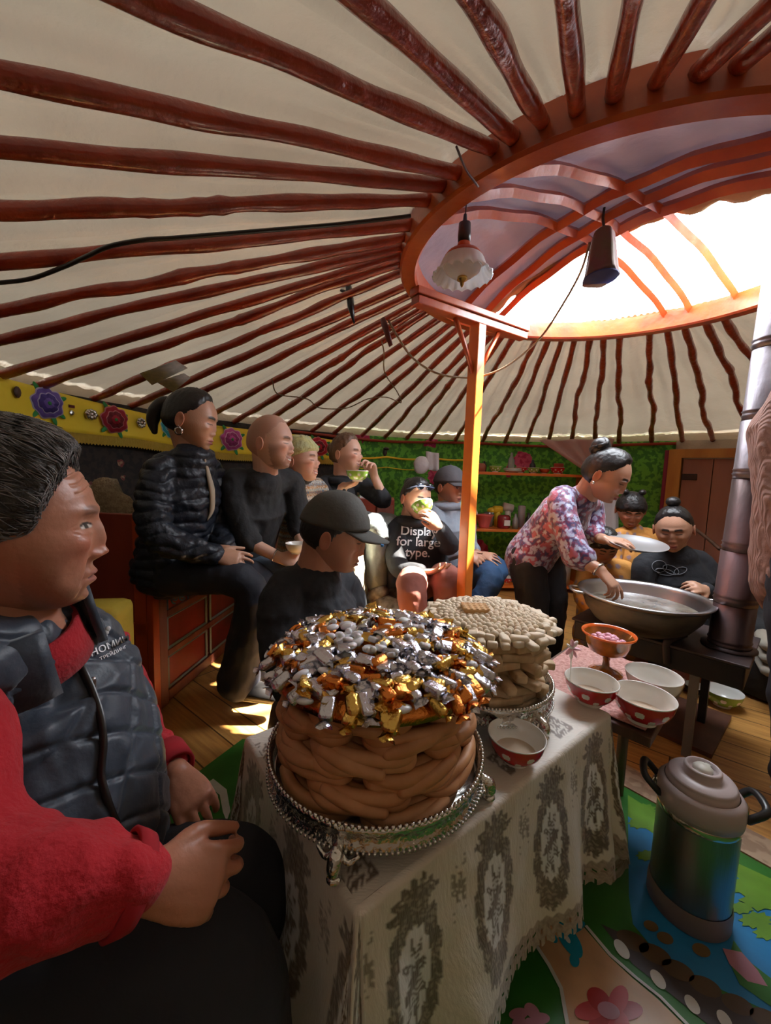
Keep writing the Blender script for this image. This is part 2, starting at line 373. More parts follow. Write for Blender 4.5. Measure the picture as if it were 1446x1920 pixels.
# felt cover over the near half of the crown
L0 = ondome(925, 592)[:2]; L1 = ondome(1446, 372)[:2]; ld = unit(L1 - L0); ln = np.array([-ld[1], ld[0]])
if (np.array([0, 0]) - L0) @ ln < 0: ln = -ln
def felt(s, t):
    half = RR + 0.02; mid = L0 + ld * ((RC - L0) @ ld); off = (RC - L0) @ ln
    a = (s - .5) * 2 * half; lo = 0.0; hi = off + sqrt(max(half * half - a * a, 0)); d = lo + (hi - lo) * t
    q = mid + ld * a + ln * d; r = min(1, ((q - RC) @ (q - RC)) / RR**2)
    z = ringz(*q) + DH * (1 - r) + 0.045 + 0.012 * sin(a * 40) * t * (1 - t) * 2 + 0.012 * mnoise.noise(Vector((q[0] * 6, q[1] * 6, 2)))
    return (q[0], q[1], z)
b = MB(); b.grid(felt, 70, 40); tag(b.build('crown_felt_cover', M_felt, solid=0.012), 'grey felt flap pulled over the near half of the roof opening', 'felt cover')
# rolled edge of the felt along the opening
b = MB(); P0 = [felt(s, 0.0) for s in np.linspace(.02, .98, 60)]
b.tube([(p[0], p[1], p[2] - .0 + .008 * sin(i * 1.3)) for i, p in enumerate(P0)], [0.022 + .006 * sin(i * .9) for i in range(60)], 8)
tag(b.build('rolled_felt_edge', mat('dun_cloth', (0.36, 0.27, 0.17), 0.9, bump=(30, .6, .01))), 'rolled tan cloth edge bordering the bright roof opening', 'cloth')

# roof poles: (inner pixel, outer pixel)
RAF = [((940, 285), (265, 0)), ((870, 325), (0, 137)), ((850, 350), (0, 278)), ((820, 375), (0, 390)), ((783, 419), (0, 491)), ((766, 440), (0, 583)), ((766, 460), (0, 637)), ((766, 475), (0, 704)),
 ((764, 488), (83, 721)), ((764, 505), (166, 752)), ((770, 530), (238, 765)), ((769, 547), (398, 726)), ((772, 562), (409, 771)), ((780, 572), (423, 801)), ((800, 577), (470, 808)), ((820, 590), (542, 794)), ((840, 600), (575, 816)), ((858, 606), (614, 823)),
 ((876, 612), (660, 835)), ((896, 618), (705, 838)), ((915, 622), (748, 840)), ((934, 626), (795, 841)), ((955, 628), (845, 841)),
 ((977, 270), (673, 0)), ((1030, 248), (891, 0)), ((1086, 223), (1069, 67)), ((1150, 203), (1192, 0)), ((1222, 173), (1323, 0)), ((1298, 150), (1446, 6)), ((1370, 134), (1446, 72)),
 ((1133, 619), (1117, 816)), ((1163, 614), (1161, 816)), ((1220, 608), (1222, 826)), ((1250, 602), (1280, 828)), ((1280, 596), (1339, 834)), ((1316, 587), (1370, 711)), ((1350, 578), (1415, 690)), ((1108, 621), (1074, 816)), ((1081, 621), (1031, 818)), ((1058, 623), (987, 832)), ((1033, 623), (945, 834)), ((1003, 630), (899, 839))]
angs = []
def rafter(A, B, k, rad=0.019):
    dirv = (B[:2] - A[:2]); L = np.linalg.norm(dirv); dirv /= L
    bq = 2 * ((A[:2] - WC) @ dirv); cq = (A[:2] - WC) @ (A[:2] - WC) - (WR + .0) ** 2; tt = (-bq + sqrt(bq * bq - 4 * cq)) / 2
    sl = (B[2] - A[2]) / L; rr = random.Random(k); pts = []; rd = []; nn = 64
    perp = np.array([-dirv[1], dirv[0]]); p1, p2, p3 = [rr.uniform(0, 6.3) for _ in range(3)]; am = rr.uniform(.25, 1.0)
    zend = WZ - 0.01
    for i in range(nn):
        s = i / (nn - 1); x, y = A[:2] + dirv * tt * s; z = (A[2] + sl * tt * s)
        env = sin(pi * min(1, s * 1.0)) ; off = am * (0.014 * sin(s * 6 + p1) + 0.007 * sin(s * 15 + p2) + .0035 * sin(s * 37 + p3)) * env
        pts.append((x + perp[0] * off, y + perp[1] * off, z + am * env * (.006 * sin(s * 9 + p3) + .003 * sin(s * 27 + p1))))
        rd.append(rad * (0.92 + .12 * s + .08 * sin(s * 21 + p2) + .10 * sin(s * 53 + p1) * am + (.22 * math.exp(-((s - .33 - .1 * rr.random()) / .015) ** 2) if i % 1 == 0 and am > .7 else 0)))
    b = MB(); b.tube(pts, rd, 10, cap=True); o = b.build('roof_pole', M_pole); return o
G = 'red roof poles radiating from the crown ring'
for k, (a, bb) in enumerate(RAF):
    A = onring(*a); B = onroof(*bb)
    th = atan2(A[1] - RC[1], A[0] - RC[0]); A = np.array([RC[0] + (RR + .02) * cos(th), RC[1] + (RR + .02) * sin(th), 0]); A[2] = ringz(A[0], A[1]) - 0.005
    angs.append(th)
    if B is None: print('no roof', bb); continue
    d = B - A; end = WC + 0; 
    o = rafter(A, B, k); tag(o, 'crooked red lacquered roof pole running from the crown ring down to the wall', 'roof pole', G)
# the poles outside the picture (right and behind), fewer and simpler, carry the roof there too
angs.sort()
M_pole2 = M_pole
k = 100
for th in np.arange(-1.55, 0.36, 0.115):
    if min(abs(((th - a + pi) % (2 * pi)) - pi) for a in angs) > 0.07:
        A = np.array([RC[0] + (RR + .02) * cos(th), RC[1] + (RR + .02) * sin(th), 0]); A[2] = ringz(A[0], A[1]) - .005
        B = np.array([WC[0] + WR * cos(th), WC[1] + WR * sin(th), WZ]); k += 1
        tag(rafter(A, B, k), 'crooked red lacquered roof pole running from the crown ring down to the wall', 'roof pole', G)

# wall-top rope band, bar + post
b = MB(); b.tube([(WC[0] + (WR - .03) * cos(a), WC[1] + (WR - .03) * sin(a), WZ - .035 + .01 * sin(a * 9)) for a in np.linspace(A_DOOR0, A_GRN + .2, 80)], 0.014, 6)
tag(b.build('wall_top_band', mat('red_band', (0.30, 0.04, 0.02), 0.8)), 'thin dark red band along the top of the green cloth wall', 'band')
bl = onz(778, 563, 1.76); br_ = onz(982, 632, 1.76); bd = unit(br_ - bl); bl_len = np.linalg.norm(br_ - bl); R = np.stack([bd, np.cross([0, 0, 1], bd), [0, 0, 1]], 1)
post = thing('roof_post', 'square orange roof post under the crown ring, sunlit down one face', 'post', onz(880, 610, 1.74) * [1, 1, 0])
mid = (bl + br_) / 2; pc = bl + bd * bl_len * 0.53
b = MB(); b.box(mid, (bl_len, 0.052, 0.034), R, bev=.004); b.build('lower_bar', M_ring, post, smooth=False)
b = MB(); b.box(mid + [0, 0, .036], (bl_len * 1.02, 0.06, 0.03), R, bev=.004); b.build('upper_bar', M_ring, post, smooth=False)
b = MB(); b.box((pc[0], pc[1], 0.872), (0.050, 0.060, 1.744), R, bev=.004); b.build('shaft', M_orange, post, smooth=False)
for s in (-1, 1):
    b = MB(); b.tube([pc + bd * s * .145 + [0, 0, -.015], pc + bd * s * .08 + [0, 0, -.12], pc + bd * s * .02 + [0, 0, -.235]], .011, 6); b.build('brace', M_ring, post)
# ================================================================= TABLE WITH CLOTH
TZ = 0.48
tN, tR, tL = onz(672, 1700, TZ), onz(1137, 1338, TZ), onz(437, 1425, TZ)
ex = unit(tR - tN); tw = np.linalg.norm(tR - tN); ey = np.array([-ex[1], ex[0], 0]); td = 0.41
def T(p, q, z=0): return tN + ex * p + ey * q + np.array([0, 0, z])
TR3 = np.stack([ex, ey, [0, 0, 1]], 1)
tbl = thing('low_table', 'low wooden table hidden under the brocade cloth', 'table', T(tw / 2, td / 2, -TZ))
M_dkwood = mat('dark_wood', (0.10, 0.045, 0.025), 0.5, bump=(30, .3, .005), var=(0.06, 0.025, 0.015), stretch=(1, 8, 1))
b = MB(); b.box(T(tw/2, td/2, -.02), (tw - .01, td - .01, .03), TR3); b.build('tabletop', M_dkwood, tbl, smooth=False)
for p in (.04, tw - .04):
    for q in (.04, td - .04):
        b = MB(); b.tube([T(p, q, -.03), T(p, q, -TZ + .001)], [.022, .016], 8); b.build('leg', M_dkwood, tbl)
CREAM = np.array([0.66, 0.60, 0.52]); BRN = np.array([0.115, 0.075, 0.05]); SILK = np.array([0.74, 0.74, 0.75]); TAN = np.array([0.30, 0.235, 0.175])
def swirl(x, y, s=150.0): return sin(x * s + 2.2 * sin(y * s * .7)) * sin(y * s * 1.1 + 2.0 * sin(x * s * .6))
def medallion(x, y, a=.040, bb=.092):
    th = atan2(y / bb, x / a); e = hypot(x / a, y / bb)
    if 0.86 + .05 * sin(14 * th) < e < 1.28 + .17 * abs(sin(7 * th)) : return BRN if swirl(x, y, 260) > -.35 else TAN
    # crown of petals above, tassel below
    for k in range(-3, 4):
        an = radians(90 + k * 24); cx, cy = .034 * cos(an), bb * 1.12 + .032 * sin(an)
        dx, dy = x - cx, y - cy; u = dx * cos(an) + dy * sin(an); v = -dx * sin(an) + dy * cos(an); r = hypot(u / .020, v / .0075)
        if r < 1.0: return BRN if r > .55 or abs(v) < .001 else TAN
    for k in range(-2, 3):
        cx, cy = k * .013, -bb * 1.22 - .012 + abs(k) * .008
        if hypot((x - cx) / .008, (y - cy) / .02) < 1: return BRN if swirl(x, y, 300) > -.3 else TAN
    if e < .86:
        r = hypot(x / .021, (y + .005) / .055); 
        if r < 1 + .28 * sin(8 * th): return BRN if swirl(x, y, 340) > -.15 else SILK * .8
        return SILK
    return None
def sidecol(s, d, L):
    if d > L - .052:
        dd = L - d; k = (s / .021) % 1 - .5; r = hypot(k * .021, (dd - .030))
        if .004 < r < .0065: return BRN * 1.6
        return TAN * (1.15 if swirl(s, d, 500) > 0 else .85)
    k = round((s - .09) / .185); m = medallion(s - .09 - k * .185, -(d - L * .46))
    if m is not None: return m
    k = round((s - .0) / .185); x, y = s - k * .185, d - L * .30 + .02
    if abs(x) < .016 and abs(y) < .05 and swirl(x, y, 230) > .1: return TAN * .8
    return CREAM
def topcol(p, q):
    # key-pattern squares and scrolls
    k = round((p - .02) / .185); x = p - .02 - k * .185; y = q - .045
    if max(abs(x), abs(y)) < .030 and (max(abs(x), abs(y)) > .017 and swirl(x, y, 420) > -.4 or swirl(x, y, 300) > .2): return BRN * 1.2
    y = q - td + .06
    if max(abs(x), abs(y)) < .035 and swirl(x, y, 300) > 0: return BRN * 1.3
    if hypot(p - tw * .93, (q - .20) * .7) < .05 and swirl(p, q, 240) > 0: return TAN * .8
    return CREAM
LH = 0.375
segs = [((0, 0), (tw, 0), (0, -1)), ((tw, 0), (tw, td), (1, 0)), ((tw, td), (0, td), (0, 1)), ((0, td), (0, 0), (-1, 0))]
cols = []                                                        # (base p,q ; outward angle ; hem factor ; s coordinate ; corner weight)
s0 = 0.0; DS = .0045
for (a, c, nrm), th0 in zip(segs, (-90, 0, 90, 180)):
    L = hypot(c[0]-a[0], c[1]-a[1]); n = int(L / DS)
    for i in range(n): t = i / n; cols.append((a[0] + (c[0]-a[0]) * t, a[1] + (c[1]-a[1]) * t, radians(th0), 1.0, s0 + L * t, 0))
    s0 += L
    for i in range(46): ph = i / 46 * pi / 2; cols.append((c[0], c[1], radians(th0) + ph, 1 / max(cos(ph), sin(ph)), s0 + .0 + (LH * .5) * ph, sin(2 * ph)))
    s0 += .0
bm_v, bm_c, bm_f = [], [], []; ND = 92
for (p, q, an, hf, s, cw) in cols:
    L = LH * hf; L *= (1 - .12 * cw); L += .010 * (abs(((s / .024) % 1) - .5) * 2 - .5)
    for j in range(ND):
        d = L * (j / (ND - 1)); fr = d / LH; r_ = .010
        if d < r_ * 1.57: o_, z_ = r_ * sin(d / r_), -r_ * (1 - cos(d / r_))
        else:
            dz = d - r_ * 1.57; fold = .5 + .5 * sin(s * 30 + 1.6 * sin(s * 9)); o_ = r_ + dz * (.05 + .11 * fold * min(1, fr * 1.3)) ; z_ = -r_ - dz * .985
            if cw > 0: o_ = o_ * (1 - cw) + cw * (r_ + dz * (.10 + .10 * sin(an * 5.0 + .8)))
        o_ += .0035 * mnoise.noise(Vector((s * 22, d * 16, 3.1))) * min(1, d * 14)
        if TZ + z_ < .006: o_ += (.006 - TZ - z_) * .8; z_ = .006 - TZ + .001 * sin(s * 200)
        v = T(p, q, z_ + .003) + (ex * cos(an) + ey * sin(an)) * o_; bm_v.append(v); bm_c.append(sidecol(s, d, L))
nc = len(cols)
for i in range(nc):
    hf = cols[i][3]; L = LH * hf
    for j in range(ND - 1):
        d = L * (j + .5) / (ND - 1); dd = L - d; s = cols[i][4]; k = (s / .021) % 1 - .5
        if hypot(k * .021, dd - .030) < .0034: continue
        if dd < .012 and abs(((s / .012) % 1) - .5) < .12: continue
        a = i * ND + j; c = ((i + 1) % nc) * ND + j; bm_f.append((a, a + 1, c + 1, c))
b = MB(); b.add(bm_v, bm_f, 0, np.array(bm_c))
b.grid(lambda s, t: T(tw * s, td * t, .003 + .0012 * mnoise.noise(Vector((s * 14, t * 8, 0)))), int(tw / .0045), int(td / .0045), colfn=lambda s, t: topcol(tw * s, td * t))
M_cloth = mat('brocade', attr=True, rough=0.38, bump=(60, 0.5, 0.004), sheen=0.4, stretch=(1, 5, 1))
tag(b.build('tablecloth', M_cloth, attr=True), 'cream brocade tablecloth with brown medallions and lace hem on the low table', 'tablecloth')

# ---------------- silver stands
M_silver = mat('silver', (0.62, 0.60, 0.56), 0.2, 1.0, bump=(90, .9, .004, 2))
M_silverp = mat('silver_plain', (0.70, 0.69, 0.67), 0.18, 1.0)
P1 = T(0, 0) * 0 + np.array([-0.004, 0.700, TZ + .003]); P2 = np.array([0.262, 0.957, TZ + .003])
def stand(c, R, h0, label, ball_top=True, rot=0.3):
    t = thing('cake_stand', label, 'stand', c)
    b = MB(); b.lathe([(0, h0 + .012), (R - .012, h0 + .012), (R - .010, h0 + .004), (0, h0 + .002)], c, 96); b.build('plate', M_silverp, t)
    b = MB(); prof = [(R - .008, h0 + .004), (R - .002, h0 - .002), (R + .002, h0 + .004), (R - .002, h0 + .009), (R - .004, h0 + .016), (R - .001, h0 + .026), (R + .004, h0 + .034), (R + .003, h0 + .039), (R - .002, h0 + .039), (R - .007, h0 + .030), (R - .009, h0 + .012)]
    n = 240; V = []
    for i in range(n):
        a = 2 * pi * i / n
        for j, (r, z) in enumerate(prof):
            k = 0.0018 * abs(sin(a * 30)) * (1 if 4 <= j <= 6 else 0) - .0012 * (sin(a * 60 + j * 2) > .3) * (1 if 3 <= j <= 6 else 0)
            V.append((c[0] + (r + k) * cos(a), c[1] + (r + k) * sin(a), c[2] + z))
    m = len(prof); b.add(V, [(i*m+j, ((i+1) % n)*m+j, ((i+1) % n)*m+j+1, i*m+j+1) for i in range(n) for j in range(m - 1)]); b.build('gallery', M_silver, t)
    b = MB()
    for i in range(128): a = 2 * pi * i / 128; b.ball((c[0] + (R + .001) * cos(a), c[1] + (R + .001) * sin(a), c[2] + h0 + .040), .0042, seg=6, rings=4)
    b.build('beading', M_silverp, t); b = MB()
    for i in range(150): a = 2 * pi * i / 150; b.ball((c[0] + (R + .0035) * cos(a), c[1] + (R + .003) * sin(a), c[2] + h0 + .002), .0028, seg=5, rings=3)
    b.build('beading', M_silverp, t)
    for k in range(4):
        a = rot + k * pi / 2; d = np.array([cos(a), sin(a), 0]); s = np.array([-sin(a), cos(a), 0]); b = MB()
        b.tube([c + d * (R - .004) + [0, 0, h0 + .006], c + d * (R + .014) + [0, 0, h0 - .004], c + d * (R + .016) + [0, 0, h0 - .018], c + d * (R + .006) + [0, 0, .010], c + d * (R + .016) + [0, 0, .006]], [.008, .011, .010, .006, .008], 10, smooth=5, round_=True)
        b.ball(c + d * (R + .016) + [0, 0, .0065], (.011, .010, .0065), seg=10, rings=6)
        for e in (-1, 1): b.tube([c + d * (R) + [0, 0, h0 + .002], c + d * (R + .006) + s * e * .016 + [0, 0, h0 - .010], c + d * (R + .002) + s * e * .030 + [0, 0, h0 - .002]], [.006, .005, .003], 8, smooth=4, round_=True)
        b.build('foot', M_silver, t)
    return t
stand(P1, .192, .036, 'larger round silver cake stand with paw feet under the bread tower', rot=-.25)
stand(P2, .158, .036, 'smaller round silver stand under the pile of dried curd sticks', rot=.6)

# ---------------- braided bread tower
M_bread = mat('fried_bread', (0.56, 0.27, 0.12), 0.55, bump=(35, .25, .004), var=(0.43, 0.19, 0.075), vscale=22)
M_bread2 = mat('fried_bread_pale', (0.60, 0.31, 0.15), 0.55, bump=(35, .25, .004), var=(0.50, 0.24, 0.105), vscale=22)
def bread(seed, half, R0=.137, zt=0.0):
    rr = random.Random(seed); b = MB(); rw = .030; N = 72
    def pos(a, rho, z): th = a / (R0 + .03); return ((R0 + rho) * cos(th), (R0 + rho) * sin(th), z)
    ph = rr.uniform(0, 6)
    for kk, (rh, ht, tr, z0) in enumerate(((rw, half, .0102, .0070), (rw * .97, half * .985, .0102, -.0070), (rw * .42, half * .72, .0135, 0))):
        pts = []; rad = []
        for i in range(N + 1):
            t = 2 * pi * i / N; cx = cos(t); sx = sin(t)
            a = ht * np.sign(cx) * abs(cx) ** .72; rho = rh * np.sign(sx) * abs(sx) ** .55
            z = z0 * (1 - .25 * abs(cx) ** 4) + .0030 * sin(3 * t + ph + kk * 2) * (1 - abs(cx) ** 3); rho += .004 * sin(4 * t + ph + kk * 3) * (1 - abs(cx))
            pts.append(pos(a, rho, z)); rad.append(tr * (1 + .10 * sin(5 * t + ph + kk) + .10 * abs(cx) ** 3))
        b.tube(pts, rad, 12, cap=False)
    sg = 1 if rr.random() > .5 else -1; c_ = rr.uniform(-.3, .3)
    pts = [pos((s + c_) * half * .5, rw + .0035, sg * .010 * s) for s in np.linspace(-1, 1, 16)]; b.tube(pts, [.0085 + .003 * cos(s * 1.5) for s in np.linspace(-1, 1, 16)], 10, round_=True)
    b.ball(pos(0, 0, -.002), (.010, .03, .010), seg=10, rings=6)
    return b
zb = P1[2] + .048 + .010; NL = 6
for ly in range(NL):
    n = 5; off = (-1.72 if ly % 2 else -1.72 + pi / n) + RNG.uniform(-.05, .05)
    for i in range(n):
        half = pi / n * (.167) * .82; 
        b = bread(ly * 10 + i, half); V = b.v
        a = off + i * 2 * pi / n; cz = zb + ly * .0305 + RNG.uniform(-.001, .001); tl = RNG.uniform(-.012, .012); Rm = rotz(a)
        b.v = [(v @ Rm.T) * [1.0, 1.0, 1.05] + [P1[0], P1[1], cz] for v in V]
        o = b.build('braided_bread', M_bread if (ly + i) % 3 else M_bread2)
        tag(o, 'twisted oval fried bread in the tall tower under the foil candies', 'bread', 'fried breads stacked in the tower')
b = MB(); b.lathe([(0, .05), (.10, .05), (.11, .17), (.15, .21), (.15, .222), (0, .236)], P1, 40)
tag(b.build('bread_core', M_bread), 'plain bread filling inside the middle of the bread tower', 'bread')
ztop = P1[2] + .048 + NL * .0305 + .004

# ---------------- wrapped candies
def candy_mesh(kind, w=.010, l=.030):
    b = MB()
    if kind == 'bar': b.box((0, 0, 0), (l, w * 1.9, w * 1.5), bev=.0035)
    else: b.tube([(-l/2, 0, 0), (-l*.3, 0, 0), (l*.3, 0, 0), (l/2, 0, 0)], [w*.5, w*.9, w*.9, w*.5], 10, smooth=3, el=1.1)
    for s in (-1, 1):                                            # twisted wrapper ends
        n = 12; V = [(s * l * .48, 0, 0)]
        for ring, (x, r) in enumerate(((.53, .0024), (.60, .0042), (.70, .0075))):
            for j in range(n): a = 2 * pi * j / n; k = r * (1 + .35 * (j % 2)); V.append((s * (l * x + .002 * (j % 3) * (ring == 2)), k * cos(a) * 1.3, k * sin(a) * .7))
        F = [(0, 1 + j, 1 + (j+1) % n) for j in range(n)] + [(1+r*n+j, 1+(r+1)*n+j, 1+(r+1)*n+(j+1) % n, 1+r*n+(j+1) % n) for r in range(2) for j in range(n)]
        b.add(V, F)
    return b
FO = dict(gold=mat('gold_foil', (0.78, 0.50, 0.12), 0.22, 1, bump=(160, .7, .003)), copper=mat('copper_foil', (0.72, 0.24, 0.05), 0.26, 1, bump=(160, .7, .003)),
          silver=mat('silver_foil', (0.66, 0.66, 0.74), 0.2, 1, bump=(160, .8, .003)))
M_sugar = mat('sugar', (0.80, 0.79, 0.84), 0.35, sss=0.15)
CP = {}
for c in FO:
    for kd in ('bar', 'roll'):
        me = candy_mesh(kd).mesh('candy'); me.materials.append(FO[c]); CP[c, kd] = me
b = MB(); b.ball((0, 0, 0), (.0135, .009, .0055), seg=12, rings=8); drop = b.mesh('drop'); drop.materials.append(M_sugar)
b = MB(); b.box((0, 0, 0), (.016, .013, .009), bev=.003); b.ball((.006, .004, .003), .006, seg=8, rings=5); lump = b.mesh('lump'); lump.materials.append(M_sugar)
def scatter(me, name, p, yaw, tilt, roll, label, cat, grp, sc=1):
    o = bpy.data.objects.new(name, me); COL.objects.link(o); o.location = [float(x) for x in p]; o.rotation_euler = (roll, tilt, yaw); o.scale = (sc, sc, sc)
    return tag(o, label, cat, grp)
def domed(r, R=.196): return ztop + .042 * (1 - (r / R) ** 2)
b = MB(); b.lathe([(0, domed(0) - .010), (.08, domed(.08) - .010), (.15, domed(.15) - .010), (.180, domed(.18) - .012), (.183, ztop - .018), (0, ztop - .02)], (P1[0], P1[1], 0), 40)
tag(b.build('candy_bed', FO['copper'], None), 'mass of foil sweets filling the top of the bread tower', 'candy', kind='stuff')
i = 0; ga = 2.39996; Ntot = 265
for k in range(Ntot):
    r = .194 * sqrt((k + .5) / Ntot); a = k * ga + RNG.uniform(-.12, .12); r += RNG.uniform(-.004, .004)
    x, y = P1[0] + r * cos(a), P1[1] + r * sin(a); z = domed(r) + RNG.uniform(-.002, .010)
    white = RNG.rand() < (.66 if r < .095 else .13)
    if white:
        me = drop if RNG.rand() < .55 else lump
        scatter(me, 'sugar_drop', (x, y, z + .001), RNG.uniform(0, 6.28), RNG.uniform(-.4, .4), RNG.uniform(-.4, .4), 'small white sugar sweet among the foil candies on the bread tower', 'candy', 'white sugar sweets on the bread tower', RNG.uniform(.85, 1.2))
    else:
        c = ['gold', 'copper', 'silver'][RNG.choice(3, p=[.32, .24, .44])] if r < .165 else ['gold', 'copper', 'silver'][RNG.choice(3, p=[.34, .12, .54])]
        kd = 'bar' if RNG.rand() < .7 else 'roll'
        edge = r > .175
        yaw = (a + RNG.uniform(-.5, .5)) if edge else RNG.uniform(0, 6.28)
        scatter(CP[c, kd], 'wrapped_candy', (x, y, z - (.004 if edge else 0)), yaw, (.5 if edge else RNG.uniform(-.3, .3)), RNG.uniform(-.5, .5),
                c + ' foil candy with twisted ends on top of the bread tower', 'candy', c + ' foil candies on the bread tower', RNG.uniform(.95, 1.22))

# ---------------- dried curd pile
M_curd = mat('dried_curd', (0.70, 0.52, 0.33), 0.8, bump=(50, .5, .003), var=(0.50, 0.35, 0.21), vscale=30)
M_curdw = mat('white_curd', (0.86, 0.72, 0.54), 0.75, bump=(60, .4, .003), var=(0.70, 0.60, 0.47), vscale=30)
sticks = []
for k in range(5):
    b = MB(); L = .064 + .010 * (k % 3); rr = random.Random(k)
    b.box((0, 0, 0), (L, .024, .0185), bev=.0045); V = b.v[0]
    for v in V: v += [.0, .003 * sin(v[0] * 70 + k), .0022 * sin(v[0] * 55 + 2 * k)]
    me = b.mesh('stick'); me.materials.append(M_curd); sticks.append(me)
zc = P2[2] + .048 + .010
for ly in range(8):
    n = 15
    for i in range(n):
        a = 2 * pi * (i + .5 * (ly % 2)) / n + RNG.uniform(-.05, .05); rad = .122 + RNG.uniform(-.004, .004)
        yaw = a + pi / 2 + RNG.uniform(-.25, .25) if RNG.rand() < .75 else a + RNG.uniform(-.4, .4)
        scatter(sticks[RNG.randint(5)], 'curd_stick', (P2[0] + rad * cos(a), P2[1] + rad * sin(a), zc + ly * .0195), yaw, RNG.uniform(-.05, .05), RNG.uniform(-.08, .08),
                'pale dried curd stick stacked in the side of the curd pile', 'dried curd', 'dried curd sticks stacked in the pile')
z2 = zc + 8 * .0195
b = MB(); b.lathe([(0, .045), (.10, .045), (.112, .20), (.10, z2 - P2[2] - .002), (0, z2 - P2[2] + .012)], P2, 32); tag(b.build('curd_core', M_curd), 'packed curd crumbs filling the inside of the curd pile', 'dried curd', kind='stuff')
b = MB(); b.ball((0, 0, 0), (.0085, .0080, .0072), seg=9, rings=6); bead = b.mesh('bead'); bead.materials.append(M_curdw)
b = MB(); b.box((0, 0, 0), (.022, .018, .015), bev=.004); cube = b.mesh('cube'); cube.materials.append(M_curdw)
b = MB(); b.box((0, 0, 0), (.040, .022, .014), bev=.005); slab = b.mesh('slab'); slab.materials.append(M_curdw)
Nb = 250
for k in range(Nb):
    r = .125 * sqrt((k + .5) / Nb); a = k * ga; x, y = P2[0] + r * cos(a), P2[1] + r * sin(a)
    scatter(bead, 'curd_bead', (x, y, z2 + .012 + .010 * (1 - (r / .125) ** 2) + RNG.uniform(-.001, .002)), RNG.uniform(0, 6), 0, 0, 'small round white curd bead on top of the curd pile', 'dried curd', 'white curd beads on top of the pile', RNG.uniform(.85, 1.15))
for k in range(64):
    a = 2 * pi * k / 32 + RNG.uniform(-.06, .06); r = (.134 if k < 32 else .149) + RNG.uniform(-.004, .004)
    scatter(cube if RNG.rand() < .6 else slab, 'curd_cube', (P2[0] + r * cos(a), P2[1] + r * sin(a), z2 + (.008 if k < 32 else .000)), a + RNG.uniform(-.6, .6) + pi / 2 * (k % 2), RNG.uniform(-.2, .2), RNG.uniform(-.2, .2), 'small cut curd cube around the rim of the curd pile', 'dried curd', 'curd cubes around the rim of the pile')
b = MB(); q = P2 + [-.035, -.005, z2 - P2[2] + .034]
def bisc(s, t): return (q[0] + (s - .5) * .062, q[1] + (t - .5) * .052, q[2] + .0022 * (sin(s * 28) > 0) * (sin(t * 24) > 0))
b.grid(bisc, 46, 40); b.box(q - [0, 0, .006], (.062, .052, .011), bev=.003)
tag(b.build('waffle_biscuit', mat('biscuit', (0.60, 0.33, 0.12), 0.6)), 'square golden waffle biscuit lying on top of the curd pile', 'biscuit')

# ---------------- bowls
M_redgl = mat('red_glaze', (0.55, 0.012, 0.022), 0.15, coat=0.6); M_whitegl = mat('white_glaze', (0.80, 0.79, 0.75), 0.15, coat=0.6); M_greengl = mat('green_glaze', (0.25, 0.45, 0.07), 0.18, coat=0.5)
M_tea = mat('milk_tea', (0.62, 0.50, 0.38), 0.12)
def bowl(c, R, label, grp=None, glaze=None, tea=True, seg=72, name='tea_bowl', Rm=None, dots=True):
    glaze = glaze or M_redgl
    c = np.asarray(c, float); t = thing(name, label, 'bowl', c, grp); h = R * .98
    out = [(R * .46, 0), (R * .47, R * .10), (R * .50, R * .13), (R * .66, R * .22), (R * .82, R * .40), (R * .92, R * .60), (R * .97, R * .78), (R * 1.0, R * .93)]
    b = MB(); P = catmull(out, 5); m = len(P); V = []; F = []; MI = []
    for j in range(seg * 2):
        a = pi * j / seg; V += [(p[0] * cos(a), p[0] * sin(a), p[1]) for p in P]
    n2 = seg * 2
    for j in range(n2):
        for i in range(m - 1):
            a = pi * (j + .5) / seg; z = (P[i][1] + P[i+1][1]) / 2 / R; rr = (P[i][0] + P[i+1][0]) / 2
            k = (a / (2 * pi / 7)) % 1 - .5; d1 = hypot(k * 2 * pi / 7, (z - .60) * 1.25) < .155; k2 = ((a / (2 * pi / 7)) + .5) % 1 - .5; d2 = hypot(k2 * 2 * pi / 7, (z - .34) * 1.25) < .14
            w = (dots and (d1 or d2)) or z < .17
            q = (j*m+i, ((j+1) % n2)*m+i, ((j+1) % n2)*m+i+1, j*m+i+1); F.append(q); MI.append(1 if w else 0)
    Rm = np.eye(3) if Rm is None else Rm
    b.add(np.array(V) @ Rm.T + c, F); b.m = MI; b.build('glazed_wall', [glaze, M_whitegl], t)
    b = MB(); b.lathe([(R * 1.0, R * .93), (R * 1.015, R * .955), (R * 1.0, R * .98), (R * .975, R * .97), (R * .93, R * .72), (R * .82, R * .44), (R * .6, R * .24), (R * .2, R * .16), (0, R * .155)], c, seg, R=Rm)
    b.lathe([(0, R * .06), (R * .40, R * .05), (R * .46, 0)], c, 24, R=Rm); b.build('lining', M_whitegl, t)
    if tea: b = MB(); b.lathe([(0, R * .34), (R * .72, R * .34)], c, 40, R=Rm); b.build('milk_tea', M_tea, t)
    return t
def bowl_at(u, v, z, wpx, *a, **k):
    q = onz(u, v, z); zc_ = (q - CAM) @ _f; return bowl((q[0], q[1], z), wpx / 2 / FPX * zc_, *a, **k)
bowl_at(966, 1424, TZ + .004, 104, 'red bowl with white dots and a little milk tea, nearest, right of the bread tower')
b_ = bowl_at(1106, 1316, TZ + .004, 92, 'red dotted tea bowl at the far corner of the brocade cloth, beside the curd stand')

